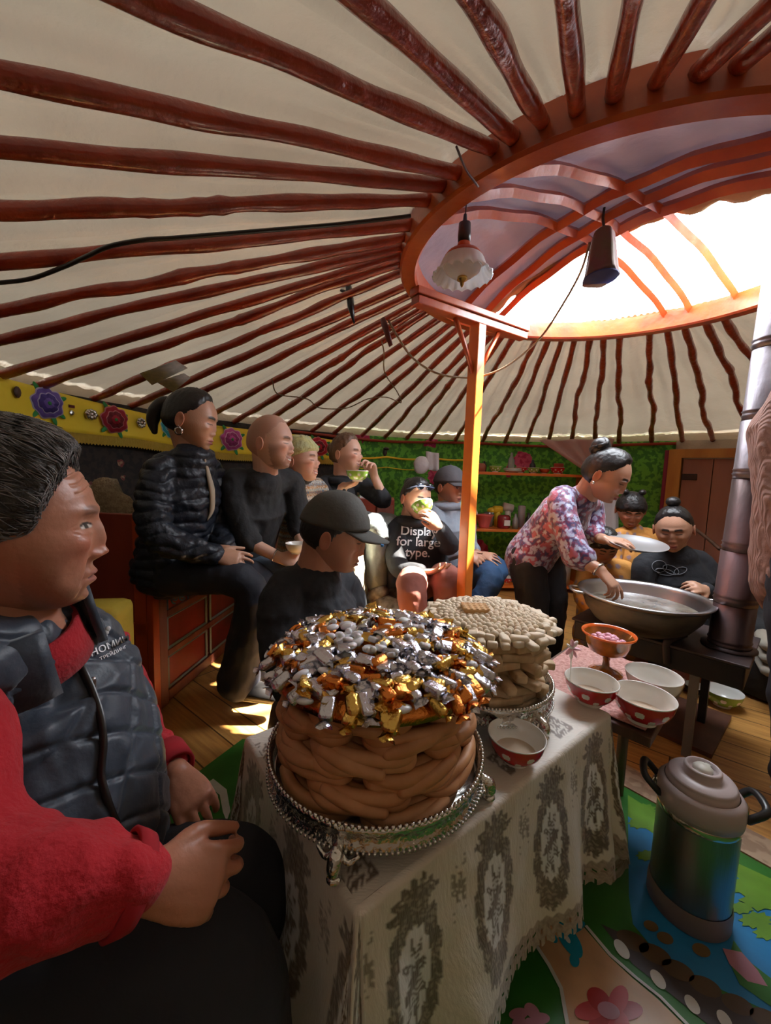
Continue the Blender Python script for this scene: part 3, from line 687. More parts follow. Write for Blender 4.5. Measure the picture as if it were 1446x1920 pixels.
# second low board with pink lace, next to the table
TZ2 = 0.45; c0 = onz(1214, 1374, TZ2); c1 = onz(1268, 1286, TZ2); fy = unit(c1 - c0); fx = np.array([fy[1], -fy[0], 0])
def T2(p, q, z=0): return c0 - fx * p + fy * q + np.array([0, 0, z])
R2 = np.stack([fx, fy, [0, 0, 1]], 1)
t2 = thing('side_table', 'low dark wooden side table under pink lace beside the stove', 'table', T2(.17, .2, -TZ2))
b = MB(); b.box(T2(.16, .20, -.018), (.34, .42, .026), R2, bev=.003); b.build('tabletop', M_dkwood, t2, smooth=False)
for p in (.13, .30):
    for q_ in (.10, .36): b = MB(); b.tube([T2(p, q_, -.03), T2(p, q_, -TZ2 + .001)], .016, 8); b.build('leg', M_dkwood, t2)
M_pink = mat('pink_lace', (0.62, 0.36, 0.32), 0.75, bump=(120, .9, .006), var=(0.42, 0.20, 0.17), vscale=110)
b = MB(); b.grid(lambda s, t: T2(.005 + .31 * s, .005 + .39 * t, .001 + .0012 * sin(s * 60) * sin(t * 80)), 90, 110); tag(b.build('lace_doily', M_pink, solid=.003), 'pink lace cloth lying on the low dark side table', 'cloth')
bowl_at(1203, 1350, TZ2 + .004, 104, 'red dotted tea bowl on the pink lace, front of the two by the board corner')
bowl_at(1222, 1306, TZ2 + .004, 92, 'plain white bowl behind the red dotted bowl on the pink lace', glaze=M_whitegl, dots=False, tea=False)
# amber footed dish
q = onz(1135, 1262, TZ2 + .004); cz = (q - CAM) @ _f; R = 46 / FPX * cz
M_amber = mat('amber_glass', (0.42, 0.13, 0.008), 0.08, bump=(26, .3, .01), var=(0.13, 0.06, 0.01), vscale=26, coat=0.8)
cd = thing('footed_dish', 'amber patterned footed dish holding pink sweets on the pink lace', 'dish', q)
b = MB(); b.lathe([(0, .0), (R*.62, 0), (R*.64, R*.07), (R*.4, R*.15), (R*.14, R*.3), (R*.12, R*.55), (R*.17, R*.75)], q, 40); b.build('foot', M_amber, cd)
b = MB(); b.lathe([(0, R*.72), (R*.3, R*.76), (R*.68, R*.98), (R*.80, R*1.25), (R*.84, R*1.48), (R*.95, R*1.66)], q, 48); b.lathe([(R*.90, R*1.62), (R*.78, R*1.42), (R*.70, R*1.2), (0, R*.95)], q, 48); b.build('cup', M_amber, cd)
b = MB(); b.lathe([(R*.94, R*1.63), (R*1.0, R*1.66), (R*1.0, R*1.72), (R*.95, R*1.73), (R*.89, R*1.62)], q, 48); b.build('rim', mat('orange_glass', (0.75, 0.13, 0.015), 0.1, coat=.6), cd)
b = MB(); b.ball((0, 0, 0), (.011, .009, .0075), seg=10, rings=7); pk = b.mesh('pinksweet'); pk.materials.append(mat('pink_sweet', (0.78, 0.42, 0.52), 0.5))
for k in range(26):
    r = R * .66 * sqrt((k % 20 + .5) / 20); a = k * ga; scatter(pk, 'pink_sweet', (q[0] + r*cos(a), q[1] + r*sin(a), q[2] + R * (1.32 + .12 * (k >= 20)) + .004), RNG.uniform(0, 6), RNG.uniform(-.4, .4), 0, 'small round pink sweet in the amber footed dish', 'candy', 'pink sweets in the amber dish')
# paper flower between curd pile and dish
fl = thing('paper_flower', 'white and pink paper flower beside the curd pile', 'flower', W(1072, 1222, 1.05))
for k in range(7):
    a = k * .9; d = np.array([cos(a) * .6, -.3, sin(a)]); b = MB(); b.ball(W(1072, 1215, 1.05) + d * .014, (.008, .004, .014), R=frame((0, 1, 0), z=d), seg=8, rings=6); b.build('petal', M_whitegl if k % 2 else mat('pink_sweet'), fl)
b = MB(); b.tube([W(1072, 1215, 1.05), W(1069, 1290, 1.06)], .002, 6); b.build('stem', M_whitegl, fl)
# ================================================================= STOVE, PIPE, PAN
SZ = 0.43
M_iron = mat('stove_iron', (0.022, 0.02, 0.022), 0.5, 0.55, bump=(22, .35, .004), var=(0.05, 0.035, 0.032), vscale=7)
M_irontop = mat('stove_top', (0.10, 0.065, 0.062), 0.5, 0.5, bump=(30, .35, .003), var=(0.05, 0.04, 0.042), vscale=6)
sA, sB = onz(1078, 1158, SZ), onz(1400, 1248, SZ); su = unit(sB - sA); sL = np.linalg.norm(sB - sA); sn = np.array([-su[1], su[0], 0])
_d = ray(1388, 1297); sz0 = CAMZ + _d[2] / _d[1] * sB[1]
RS = np.stack([su, sn, [0, 0, 1]], 1); SW = .37
def S(p, q, z): return sA * [1, 1, 0] + su * p + sn * q + np.array([0, 0, z])
stove = thing('stove', 'black iron stove on legs in the middle of the room, carrying the wide pan', 'stove', S(sL/2, SW/2, 0))
b = MB(); b.box(S(sL/2, SW/2, (SZ + sz0) / 2 - .006), (sL, SW, SZ - sz0 - .012), RS, bev=.006); b.build('firebox', M_iron, stove, smooth=False)
b = MB(); b.box(S(sL/2, SW/2, SZ - .005), (sL + .02, SW + .02, .010), RS, bev=.003); b.build('top_plate', M_irontop, stove, smooth=False)
for p in (.05, sL - .14):
    for q in (.04, SW - .04):
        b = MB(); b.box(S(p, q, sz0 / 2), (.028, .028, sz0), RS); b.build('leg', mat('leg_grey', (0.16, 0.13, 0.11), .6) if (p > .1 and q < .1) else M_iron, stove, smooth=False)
b = MB(); b.tube([S(sL - .22, -.004, sz0 + .02), S(sL - .225, -.012, SZ - .03), S(sL - .225, -.006, SZ + .012), S(sL - .19, .09, SZ + .03)], .007, 8, el=2.2, smooth=6); b.build('poker_hook', M_irontop, stove)
pb = onz(1366, 1213, SZ); _d = ray(1431, 466); ptz = CAMZ + _d[2] / hypot(_d[0], _d[1]) * hypot(pb[0], pb[1])
M_pipe = mat('pipe_metal', (0.22, 0.15, 0.16), 0.4, 0.75, bump=(9, .35, .02), var=(0.085, 0.058, 0.055), vscale=5, stretch=(1, 1, .35))
M_pipe2 = mat('pipe_metal_pale', (0.24, 0.23, 0.26), 0.42, 0.7, bump=(9, .5, .02), var=(0.15, 0.13, 0.14), vscale=5, stretch=(1, 1, .4))
pipe = thing('stove_pipe', 'tall round sooty stove pipe rising from the stove through the roof ring', 'pipe', pb)
zj = [SZ, .60, .80, 1.07, 1.28, 1.53, ptz]
for i in range(len(zj) - 1):
    z0, z1 = zj[i], zj[i+1]; R = .064 + .0012 * (i % 2)
    b = MB(); b.lathe([(R - .004, z0), (R, z0 + .001), (R, z0 + .012), (R + .0035, z0 + .016), (R, z0 + .020), (R, z0 + .028), (R + .0035, z0 + .032), (R, z0 + .036), (R, z1 - .002), (R - .004, z1), (R - .008, z1), (R - .008, z0)], (pb[0], pb[1], 0), 40, wob=lambda a: 1 + .012 * sin(3 * a + i) + .006 * sin(7 * a)); b.v[0] = b.v[0] + np.stack([(b.v[0][:, 2] - SZ) * .036, b.v[0][:, 2] * 0, b.v[0][:, 2] * 0], 1); b.build('pipe_section', M_pipe if i < 3 else M_pipe2, pipe)
b = MB(); b.lathe([(.069, SZ + .001), (.085, SZ + .001), (.085, SZ + .008), (.067, SZ + .012)], (pb[0], pb[1], 0), 32); b.build('collar', M_irontop, pipe)
# pan
M_alu = mat('aluminium', (0.55, 0.55, 0.57), 0.3, 1, bump=(25, .2, .004)); M_soot = mat('sooty_alu', (0.05, 0.04, 0.035), 0.5, 0.6, bump=(25, .4, .004), var=(0.25, 0.21, 0.18), vscale=4, stretch=(1, 1, 3))
pc0 = W(1205, 1112, 1.66); PR = 109 / FPX * 1.66; pz = pc0[2]; hz = pz - SZ - .012; pc_ = np.array([pc0[0], pc0[1], SZ + .012])
pan = thing('wide_pan', 'big round aluminium pan with sooty sides and steaming broth on the stove', 'pan', pc_)
b = MB(); b.lathe([(0, 0), (PR*.55, .0), (PR*.72, hz*.18), (PR*.86, hz*.5), (PR*.95, hz*.9)], pc_, 72); b.build('outer_wall', M_soot, pan)
b = MB(); b.lathe([(PR*.95, hz*.88), (PR*1.0, hz*.95), (PR*1.01, hz*.985), (PR*.99, hz), (PR*.93, hz*.98), (PR*.90, hz*.86), (PR*.80, hz*.5), (PR*.6, hz*.15), (0, .012)], pc_, 72); b.build('rim', M_alu, pan)
b = MB(); b.lathe([(0, hz*.62), (PR*.845, hz*.62)], pc_, 60); b.build('broth', mat('broth', (0.26, 0.22, 0.17), 0.18, bump=(10, .3, .01), var=(0.12, 0.09, 0.06), vscale=22), pan)
for a in (2.9, -.35):
    d = np.array([cos(a), sin(a), 0]); s = np.array([-sin(a), cos(a), 0]); b = MB()
    b.tube([pc_ + d * PR * .98 + s * .05 + [0, 0, hz * .93], pc_ + d * (PR + .03) + s * .035 + [0, 0, hz * .95], pc_ + d * (PR + .03) - s * .035 + [0, 0, hz * .95], pc_ + d * PR * .98 - s * .05 + [0, 0, hz * .93]], .006, 8, smooth=6, round_=True); b.build('handle', M_alu, pan)
# plate under stove
g = [onz(1125, 1325, .012), onz(1335, 1418, .012), onz(1372, 1345, .012)]; g.append(g[0] + g[2] - g[1])
b = MB(); V = [q + [0, 0, -.011] for q in g] + [q + [0, 0, .006] for q in g]; b.add(V, [(3,2,1,0), (4,5,6,7)] + [(i, (i+1) % 4, 4+(i+1) % 4, 4+i) for i in range(4)])
tag(b.build('stove_board', mat('board_brown', (0.13, 0.05, 0.03), .5, bump=(18, .3, .006), var=(0.08, 0.03, 0.02), vscale=9), smooth=False), 'dark brown board on the floor under the stove legs', 'board')
bowl_at(1354, 1322, .004, 60, 'green and white bowl standing on the floor behind the stove leg', glaze=M_greengl, tea=False)
bowl_at(1302, 1300, .004, 34, 'small dim metal pot on the floor behind the stove leg', glaze=M_iron, tea=False, dots=False, name='small_pot')

# ================================================================= THERMOS
q = onz(1288, 1698, 0); R = .083
M_tp = mat('taupe_plastic', (0.42, 0.345, 0.335), 0.42); M_tpd = mat('taupe_dark', (0.20, 0.145, 0.135), 0.45); M_steel = mat('thermos_steel', (0.27, 0.30, 0.31), 0.3, 1, bump=(300, .25, .002), stretch=(1, 1, .02)); M_blk = mat('black_plastic', (0.02, 0.018, 0.018), 0.35)
M_chrome = mat('chrome_band', (0.7, 0.66, 0.58), .12, 1)
th = thing('vacuum_flask', 'large steel vacuum flask with taupe plastic lid and base on the play mat', 'flask', q)
H = .362
b = MB(); b.lathe([(0, .001), (R*.98, .001), (R*1.03, .008), (R*1.03, .045), (R*1.0, .058)], q, 64); b.build('base', M_tpd, th)
b = MB(); b.lathe([(R*.985, .055), (R*.985, H*.70)], q, 64); b.build('steel_body', M_steel, th)
b = MB(); b.lathe([(R*.985, H*.695), (R*1.0, H*.70), (R*1.0, H*.735), (R*.99, H*.74)], q, 64); b.build('band', M_chrome, th)
b = MB(); b.lathe([(R*.99, H*.74), (R*1.03, H*.745), (R*1.05, H*.80), (R*1.03, H*.87), (R*.93, H*.90), (R*.88, H*.905)], q, 64); b.build('shoulder', M_tp, th)
b = MB(); b.lathe([(R*.86, H*.90), (R*.85, H*.925), (R*.82, H*.93), (R*.82, H*.945), (R*.79, H*.955), (R*.77, H*.96), (R*.60, H*.975), (R*.45, H*.98), (R*.45, H*1.02), (R*.42, H*1.03), (R*.36, H*1.03), (R*.36, H*1.005), (0, H*1.0)], q, 64); b.build('lid', M_tp, th)
b = MB(); b.lathe([(R*.24, H*1.0), (R*.24, H*1.02), (R*.18, H*1.035), (0, H*1.04)], q, 32); b.box(q + [0, 0, H*1.012], (R*.66, R*.14, .006), rotz(.5)); b.build('stopper_button', mat('cream_plastic', (0.55, 0.52, 0.45), .4), th)
for a in (2.55, -.35):
    d = np.array([cos(a), sin(a), 0]); s = np.array([-sin(a), cos(a), 0]); z = H * .80
    b = MB(); b.tube([q + d * R * .98 + s * .035 + [0, 0, z], q + d * (R + .028) + s * .034 + [0, 0, z + .028], q + d * (R + .034) + [0, 0, z + .034], q + d * (R + .028) - s * .034 + [0, 0, z + .028], q + d * R * .98 - s * .035 + [0, 0, z]], .0085, 8, smooth=5, round_=True); b.build('handle', M_blk, th)
    b = MB(); b.ball(q + d * (R * 1.03) + [0, 0, z], (.012, .012, .02), seg=10, rings=6); b.build('hinge', M_chrome, th)

# ================================================================= MATS ON THE FLOOR
def zp(X, Y): return (900 + X / 2.648, 1400 + Y / 2.648)
def flat(b, poly, mi, k, zoom=True):
    P = [onz(*(zp(*p) if zoom else p), .004 + k * .0006) for p in poly]; b.add(P, [tuple(range(len(P)))[::-1]], mi)
def ell(cx, cy, rx, ry, rot=0, n=20): return [(cx + rx * cos(t) * cos(rot) - ry * sin(t) * sin(rot), cy + rx * cos(t) * sin(rot) + ry * sin(t) * cos(rot)) for t in np.linspace(0, 2*pi, n, endpoint=False)]
cm = [(0.035, 0.17, 0.025), (0.56, 0.33, 0.17), (0.02, 0.21, 0.46), (0.06, 0.045, 0.045), (0.62, 0.62, 0.58), (0.14, 0.30, 0.03), (0.10, 0.06, 0.03), (0.45, 0.20, 0.26), (0.01, 0.28, 0.42), (0.36, 0.02, 0.02), (0.16, 0.10, 0.04), (0.48, 0.05, 0.05)]
pm = [mat('mat_print_%s' % n, c, 0.32, bump=(12, .12, .01), var=tuple(x * .75 for x in c), vscale=10) for n, c in zip('green tan blue charcoal white lime brown pink teal red olive cherry'.split(), cm)]
b = MB()
e1 = onz(1172, 1478, 0); e2 = onz(1446, 1632, 0); ed = unit(e2 - e1); en = np.array([ed[1], -ed[0], 0]); e0 = onz(360, 1462, 0)
near = 1.1; base = [onz(455, 1387, 0), e1, e1 + ed * 1.3, e1 + ed * 1.3 + en * near, onz(352, 1464, 0) + en * .7, onz(352, 1464, 0)]
V = [p * [1, 1, 0] + [0, 0, .001] for p in base] + [p * [1, 1, 0] + [0, 0, .004] for p in base]
b.add(V, [tuple(range(6)), tuple(range(6, 12))[::-1]] + [(i, (i+1) % 6, 6+(i+1) % 6, 6+i)[::-1] for i in range(6)], 0)
flat(b, [(735, 345), (860, 430), (1230, 620), (1446, 690), (1900, 900), (1900, 1700), (1446, 1320), (1250, 1230), (1100, 1160), (900, 1050), (760, 880), (740, 740)], 2, 1)
flat(b, [(735, 240), (870, 325), (1240, 560), (1446, 655), (1700, 780), (1700, 840), (1446, 800), (1250, 620), (860, 430), (735, 345)], 5, 2)
flat(b, [(430, 780), (520, 900), (640, 1040), (760, 1150), (880, 1250), (1010, 1377), (1250, 1620), (480, 1620), (430, 1377), (410, 1230), (350, 1080), (270, 960), (330, 760)], 1, 2)
flat(b, [(600, 880), (760, 950), (900, 1080), (1100, 1180), (1250, 1250), (1446, 1340), (1446, 1450), (1130, 1377), (900, 1190), (760, 1080)], 3, 2)
for (x, y) in ((760, 965), (870, 1030), (985, 1110), (1120, 1190), (1280, 1280), (1420, 1350)): flat(b, ell(x, y, 90, 42, .5), 6, 3)
for (x, y) in ((705, 1005), (885, 1155), (1055, 1280), (1215, 1355)): flat(b, ell(x, y, 58, 26, .95), 4, 4)
flat(b, [(520, 890), (640, 1035), (765, 1145), (890, 1245), (1020, 1377), (1040, 1377), (905, 1240), (780, 1140), (655, 1030), (532, 885)], 4, 4)
flat(b, [(270, 985), (335, 1085), (395, 1200), (425, 1377), (445, 1377), (412, 1195), (350, 1078), (282, 975)], 4, 4)
flat(b, [(1260, 960), (1330, 1060), (1446, 1150), (1446, 1290), (1290, 1180), (1235, 1060)], 0, 3)
flat(b, [(1205, 1000), (1300, 1020), (1380, 1110), (1430, 1190), (1330, 1165), (1240, 1080)], 7, 4)
for (x, y, r) in ((1330, 690, 70), (1400, 760, 80), (1300, 800, 45), (1370, 860, 60), (1440, 920, 60), (820, 310, 40), (790, 380, 40), (830, 540, 40)):
    flat(b, [(x + r * (1 + .35 * (k % 2)) * cos(k * pi / 9) * 1.1, y + r * (1 + .35 * (k % 2)) * sin(k * pi / 9) * .55) for k in range(18)], 5, 3 + (x % 3) * .3)
for (x, y, r) in ((850, 890, 40), (920, 950, 45), (1100, 1010, 50)): flat(b, ell(x, y, r, r * .6, .5), 10, 3)
# toy plane and flower motifs
flat(b, ell(445, 960, 105, 42, 1.0), 8, 4); flat(b, ell(470, 900, 26, 58, 1.1), 8, 5); flat(b, ell(360, 945, 36, 18, .9), 8, 5); flat(b, ell(470, 1060, 36, 24, 1.3), 8, 5); flat(b, ell(435, 955, 24, 10, 1.0), 4, 6)
for k in range(6): flat(b, ell(640 + 95 * cos(k * pi/3), 1310 + 60 * sin(k * pi/3), 75, 48, k), 11 if k % 2 else 9, 4 + .2 * k)
flat(b, ell(640, 1310, 60, 40, .5), 7, 6)
for k in range(5): flat(b, ell(240 + 60 * cos(k * 1.26), 1350 + 40 * sin(k * 1.26), 48, 30, k), 7, 4 + .2 * k)
b2 = []
flat(b, [(385, 1470), (400, 1460), (425, 1480), (432, 1520), (425, 1540), (418, 1522), (412, 1490)], 4, 3, False)
flat(b, ell(397, 1493, 12, 9, 0), 4, 4, False)
tag(b.build('play_mat', pm, smooth=False), 'bright printed play mat with green, blue and tan road shapes under the table', 'mat')
M_carpet = cloth_print('beige_carpet', (0.30, 0.20, 0.13), (0.42, 0.30, 0.20), [((0.28, 0.05, 0.04), (0.10, 0.08, 0.06), 9, 0.30), ((0.12, 0.09, 0.07), (0.3, 0.1, 0.07), 14, 0.28)], rough=.95)
en2 = -en; b = MB(); o0 = e1 - ed * .55 + en2 * .004; o1 = e1 + ed * 1.5 + en2 * .004; base = [o0, o1, o1 + en2 * .115, o0 + en2 * .115]
V = [p * [1, 1, 0] + [0, 0, .0006] for p in base] + [p * [1, 1, 0] + [0, 0, .006] for p in base]
b.add(V, [(3,2,1,0), (4,5,6,7)] + [(i, (i+1) % 4, 4+(i+1) % 4, 4+i) for i in range(4)])
tag(b.build('carpet_runner', M_carpet, smooth=False), 'worn beige and red patterned carpet strip behind the play mat', 'carpet')

# ================================================================= BED WITH END PANEL
M_redw = mat('red_wood', (0.22, 0.035, 0.02), 0.45, bump=(25, .3, .005), var=(0.30, 0.05, 0.02), vscale=6, stretch=(1, 1, .3)); M_redo = mat('orange_red_wood', (0.50, 0.075, 0.015), 0.4, bump=(20, .2, .004), var=(0.42, 0.06, 0.015), vscale=6)
M_brn = mat('worn_brown_wood', (0.17, 0.045, 0.03), 0.55, bump=(40, .5, .005), var=(0.24, 0.08, 0.05), vscale=16, stretch=(1, 1, .2))
M_bluep = mat('blue_paint', (0.06, 0.16, 0.30), .5, var=(0.16, 0.26, 0.34), vscale=12); M_greyp = mat('grey_green_paint', (0.20, 0.24, 0.23), .5); M_panel = mat('oxblood_panel', (0.27, 0.025, 0.02), .45, bump=(14, .2, .005), var=(0.12, 0.012, 0.012), vscale=4)
f0 = ony(287, 1100, 1.62)[:2]; fd = unit(np.array([0.10, 1.0])); fn = np.array([fd[1], -fd[0]])           # fn: out of the front face, into the room
def B(s, o, z): q = f0 + fd * s + fn * o; return np.array([q[0], q[1], z])
RB = np.stack([[fd[0], fd[1], 0], [fn[0], fn[1], 0], [0, 0, 1]], 1); BL = 1.42; BT = .53
bed = thing('bed_chest', 'red painted wooden bed with carved panel front and blue scroll corner along the left wall', 'bed', B(BL/2, -.3, 0))
b = MB(); b.box(B(-.015, -.32, .425), (.028, .64, .85), RB, bev=.004); b.build('end_panel', M_redw, bed, smooth=False)
b = MB(); b.box(B(-.017, .010, .427), (.040, .026, .858), RB, bev=.003); b.build('end_post', M_redo, bed, smooth=False)
b = MB(); b.box(B(-.034, -.32, .375), (.010, .62, .05), RB); b.box(B(-.034, -.03, .43), (.010, .05, .84), RB); b.build('end_rail', M_redo, bed, smooth=False)
b = MB(); b.box(B(.035, .004, .29), (.05, .03, .58), RB, bev=.004); b.build('front_post', M_brn, bed, smooth=False)
b = MB(); b.box(B(BL/2 + .05, -.02, .27), (BL - .02, .022, .50), RB); b.box(B(BL/2+.05, -.31, .50), (BL, .58, .02), RB); b.build('carcass', M_brn, bed, smooth=False)
for (z, h) in ((.50, .035), (.405, .03), (.225, .028), (.03, .05)):
    b = MB(); b.box(B(BL/2 + .06, 0, z), (BL - .02, .026, h), RB, bev=.003); b.build('front_rail', M_brn, bed, smooth=False)
for k in range(4):
    s = .075 + k * .35
    b = MB(); b.box(B(s + .08, -.002, .455), (.155, .014, .085), RB, bev=.002); w = b.build('scroll_panel', mat('vermilion', (0.42, 0.06, 0.03), .5), bed, smooth=False)
    b = MB(); zc_, sc = .455, s + .08
    for (r, cx, cz, a0, a1) in ((.028, -.02, .004, 0, 4.6), (.014, -.018, .004, 1, 5.6), (.026, .035, .0, 1.2, 5.4), (.012, .034, .0, 0, 5)):
        b.tube([B(sc + cx + r * cos(a), .008, zc_ + cz + r * .95 * sin(a)) for a in np.linspace(a0, a1, 22)], .004, 6)
    for (x0, z0, x1, z1) in ((-.075, -.038, .075, -.038), (-.075, .038, .075, .038), (-.075, -.038, -.075, .038), (.075, -.038, .075, .038)): b.tube([B(sc + x0, .007, zc_ + z0), B(sc + x1, .007, zc_ + z1)], .004, 4)
    b.build('blue_scroll', M_bluep, w)
for k in range(4):
    s = .075 + k * .35
    for (z0, z1) in ((.245, .385), (.065, .205)):
        b = MB(); b.box(B(s + .155, -.003, (z0+z1)/2), (.31, .010, z1 - z0), RB); d = b.build('drawer_panel', M_panel, bed, smooth=False)
        b = MB()
        for (x0, za, x1, zb_) in ((.0, z0, .31, z0), (.0, z1, .31, z1), (0, z0, 0, z1), (.31, z0, .31, z1)): b.tube([B(s + x0, .006, za), B(s + x1, .006, zb_)], .007, 4)
        b.build('frame_moulding', M_greyp, d, smooth=False)
b = MB(); b.box(B(BL/2 + .05, -.31, .535), (BL - .02, .56, .05), RB, bev=.015); b.build('mattress', mat('grey_blanket', (0.28, 0.24, 0.20), .9, bump=(60, .5, .005)), bed)
b = MB(); b.ball((0, 0, 0), (.17, .05, .14), seg=30, rings=18); V = b.v[0]
for v in V: n_ = mnoise.noise(Vector((v[0] * 45, v[1] * 45, v[2] * 45))); v *= 1 + .05 * n_; v[2] += .05 * (abs(v[0]) < .05)
b.v[0] = V @ (np.stack([fn.tolist() + [0], [0, 0, 1], [0, 0, 1]], 1).T * 0 + np.array([[fn[0], fn[1], 0], [fd[0], fd[1], 0], [0, 0, 1]])) + B(.12, -.30, .80)
tag(b.build('fleece_cushion', mat('fleece', (0.42, 0.33, 0.20), 1, bump=(130, 1, .012), var=(0.28, 0.20, 0.12), vscale=60)), 'shaggy tan fleece cushion behind the top of the bed end panel', 'cushion')
b = MB(); b.box(B(.10, -.27, .61), (.18, .5, .14), RB, bev=.03); tag(b.build('folded_blanket', mat('dark_blanket', (0.02, 0.02, 0.03), .9)), 'dark folded blanket inside the bed behind the end panel', 'blanket')
b = MB(); q = W(180, 1210, 1.38); b.box((q[0], q[1], (q[2] + .15) / 2), (.20, .16, q[2] + .15), rotz(.2), bev=.03)
tag(b.build('yellow_sack', mat('yellow_cloth', (0.36, 0.25, 0.02), .8, bump=(20, .6, .01))), 'dull yellow cloth bundle in front of the bed end panel, behind the vest collar', 'bundle')

# ================================================================= VALANCE
va = [wang(u, 760) for u in (-120, 632)]; VRAD = WR - .05
def VP(a, z, off=0): r = VRAD + .010 * sin(a * 22) - off; return (WC[0] + r * cos(a), WC[1] + r * sin(a), z)
def vz(u, v): q = onwall(u, v, VRAD); return atan2(q[1]-WC[1], q[0]-WC[0]) % (2 * pi), q[2]
ed_top = [vz(u, v) for u, v in ((-100, 690), (0, 708), (120, 738), (300, 782), (400, 797), (480, 807), (560, 815), (632, 826))]
ed_bot = [vz(u, v) for u, v in ((-100, 770), (0, 785), (120, 811), (250, 824), (350, 840), (420, 851), (560, 858), (632, 862))]
ta, tz = zip(*sorted(ed_top)); ba, bz = zip(*sorted(ed_bot)); a0, a1 = ta[0], ta[-1]
val = thing('valance', 'yellow cloth valance with embroidered flowers and gold fringe along the left wall', 'valance', VP((a0+a1)/2, 1.2))
topz = lambda a: np.interp(a, ta, tz); botz = lambda a: np.interp(a, ba, bz)
b = MB(); b.grid(lambda s, t: VP(a0 + (a1-a0)*s, botz(a0+(a1-a0)*s) * (1-t) + topz(a0+(a1-a0)*s) * t), 160, 8); b.build('cloth', mat('yellow_satin', (0.92, 0.68, 0.02), .55, bump=(7, .3, .02), sheen=.3), val, solid=.004)
b = MB(); b.grid(lambda s, t: VP(a0 + (a1-a0)*s, botz(a0+(a1-a0)*s) + .006 - .052 * (1-t) + .004 * sin(s * 900) * (1-t), .004 + .002 * sin(s * 2400)), 1500, 4); b.build('gold_fringe', mat('gold_fringe', (0.72, 0.50, 0.06), .5, bump=(90, .9, .01), stretch=(9, 9, .5)), val)
def blossom(u, v, size, c1, c2, edge):
    a, z = vz(u, v); q = np.array(VP(a, z, .008)); nrm = unit(np.array([WC[0]-q[0], WC[1]-q[1], 0])); xs = np.cross([0, 0, 1], nrm); dist = (q - CAM) @ _f; R = size / 2 / FPX * dist
    p = None
    def rose(r, off, lob, m, ph, name='flower_petals'):
        b = MB(); n = 60; V = [q + nrm * (off + .002)]
        for i in range(n): t = 2*pi*i/n; rr = r * (1 + .13 * abs(sin(lob * t / 2 + ph)) + .05 * sin(9*t)); V.append(q + xs * rr * cos(t) + np.array([0, 0, 1]) * rr * .92 * sin(t) + nrm * off)
        b.add(V, [(0, 1+i, 1+(i+1) % n) for i in range(n)]); return b.build(name, m, val, solid=.002)
    b = MB()
    for t in (2.2, 3.9, -.6, .4, 5.1):
        d = xs * cos(t) + np.array([0, 0, 1]) * sin(t); b.ball(q + d * R * 1.05, (R*.42, R*.16, .002), R=frame(d, z=nrm), seg=12, rings=6)
    b.build('leaves', mat('leaf_green', (0.03, 0.26, 0.06), .7), val)
    rose(R, .002, 5, edge, 0); rose(R*.92, .004, 5, c1, 0.1); rose(R*.66, .006, 6, edge, .8); rose(R*.60, .008, 6, c2, .9); rose(R*.32, .010, 5, c1, .3); rose(R*.12, .012, 5, mat('leaf_green'), .3)
mm = lambda n, c: mat(n, c, .7)
blossom(86, 756, 58, mm('violet', (0.16, 0.10, 0.42)), mm('violet_dark', (0.07, 0.04, 0.25)), mm('lilac_edge', (0.50, 0.46, 0.66)))
blossom(213, 787, 50, mm('crimson', (0.36, 0.01, 0.03)), mm('crimson_dark', (0.16, 0.005, 0.015)), mm('rose_edge', (0.62, 0.22, 0.24)))
blossom(322, 800, 42, mm('turquoise', (0.05, 0.45, 0.55)), mm('turquoise_dark', (0.03, 0.30, 0.42)), mm('aqua_edge', (0.5, 0.75, 0.78)))
blossom(432, 824, 42, mm('magenta', (0.55, 0.08, 0.30)), mm('magenta_dark', (0.32, 0.03, 0.16)), mm('pink_edge', (0.78, 0.50, 0.62)))
blossom(596, 838, 36, mm('scarlet', (0.50, 0.01, 0.03)), MATS['crimson_dark'], MATS['rose_edge'])
for (u, v, w_, h_, m, lab, nm) in ((24, 735, 15, 22, M_dkwood, 'small dark brown pin on the yellow valance', 'pin'), (170, 777, 22, 16, M_silver, 'oval silver brooch on the yellow valance beside the crimson flower', 'brooch'), (260, 793, 17, 17, M_silver, 'round silver brooch on the yellow valance right of the crimson flower', 'brooch')):
    a, z = vz(u, v); q = np.array(VP(a, z, .012)); dd = (q-CAM) @ _f; nrm = unit([WC[0]-q[0], WC[1]-q[1], 0]); b = MB()
    if nm == 'pin': b.ball(q, (w_/2/FPX*dd, h_/2/FPX*dd, .006), R=frame(np.cross([0, 0, 1], nrm), z=nrm), seg=10, rings=6)
    else:
        for k in range(9): t = k * 2*pi/8; rr = 0 if k == 8 else .75; b.ball(q + (np.cross([0, 0, 1], nrm) * cos(t) * w_ + np.array([0, 0, 1]) * sin(t) * h_) * rr / 2 / FPX * dd, w_ * .22 / FPX * dd, seg=8, rings=6)
    tag(b.build(nm, m), lab, nm)
a, z = vz(134, 762); q = np.array(VP(a, z, .010)); nrm = unit([WC[0]-q[0], WC[1]-q[1], 0]); med = thing('medal', 'small medal hanging from a dark ribbon bar on the yellow valance', 'medal', q)
b = MB(); b.box(q, (.030, .004, .014), np.stack([np.cross([0, 0, 1], nrm), nrm, [0, 0, 1]], 1)); b.build('ribbon_bar', M_panel, med, smooth=False)
b = MB(); b.ball(q - [0, 0, .032], (.013, .013, .003), R=frame(np.cross([0, 0, 1], nrm), z=nrm)); b.build('medallion', M_silver, med)

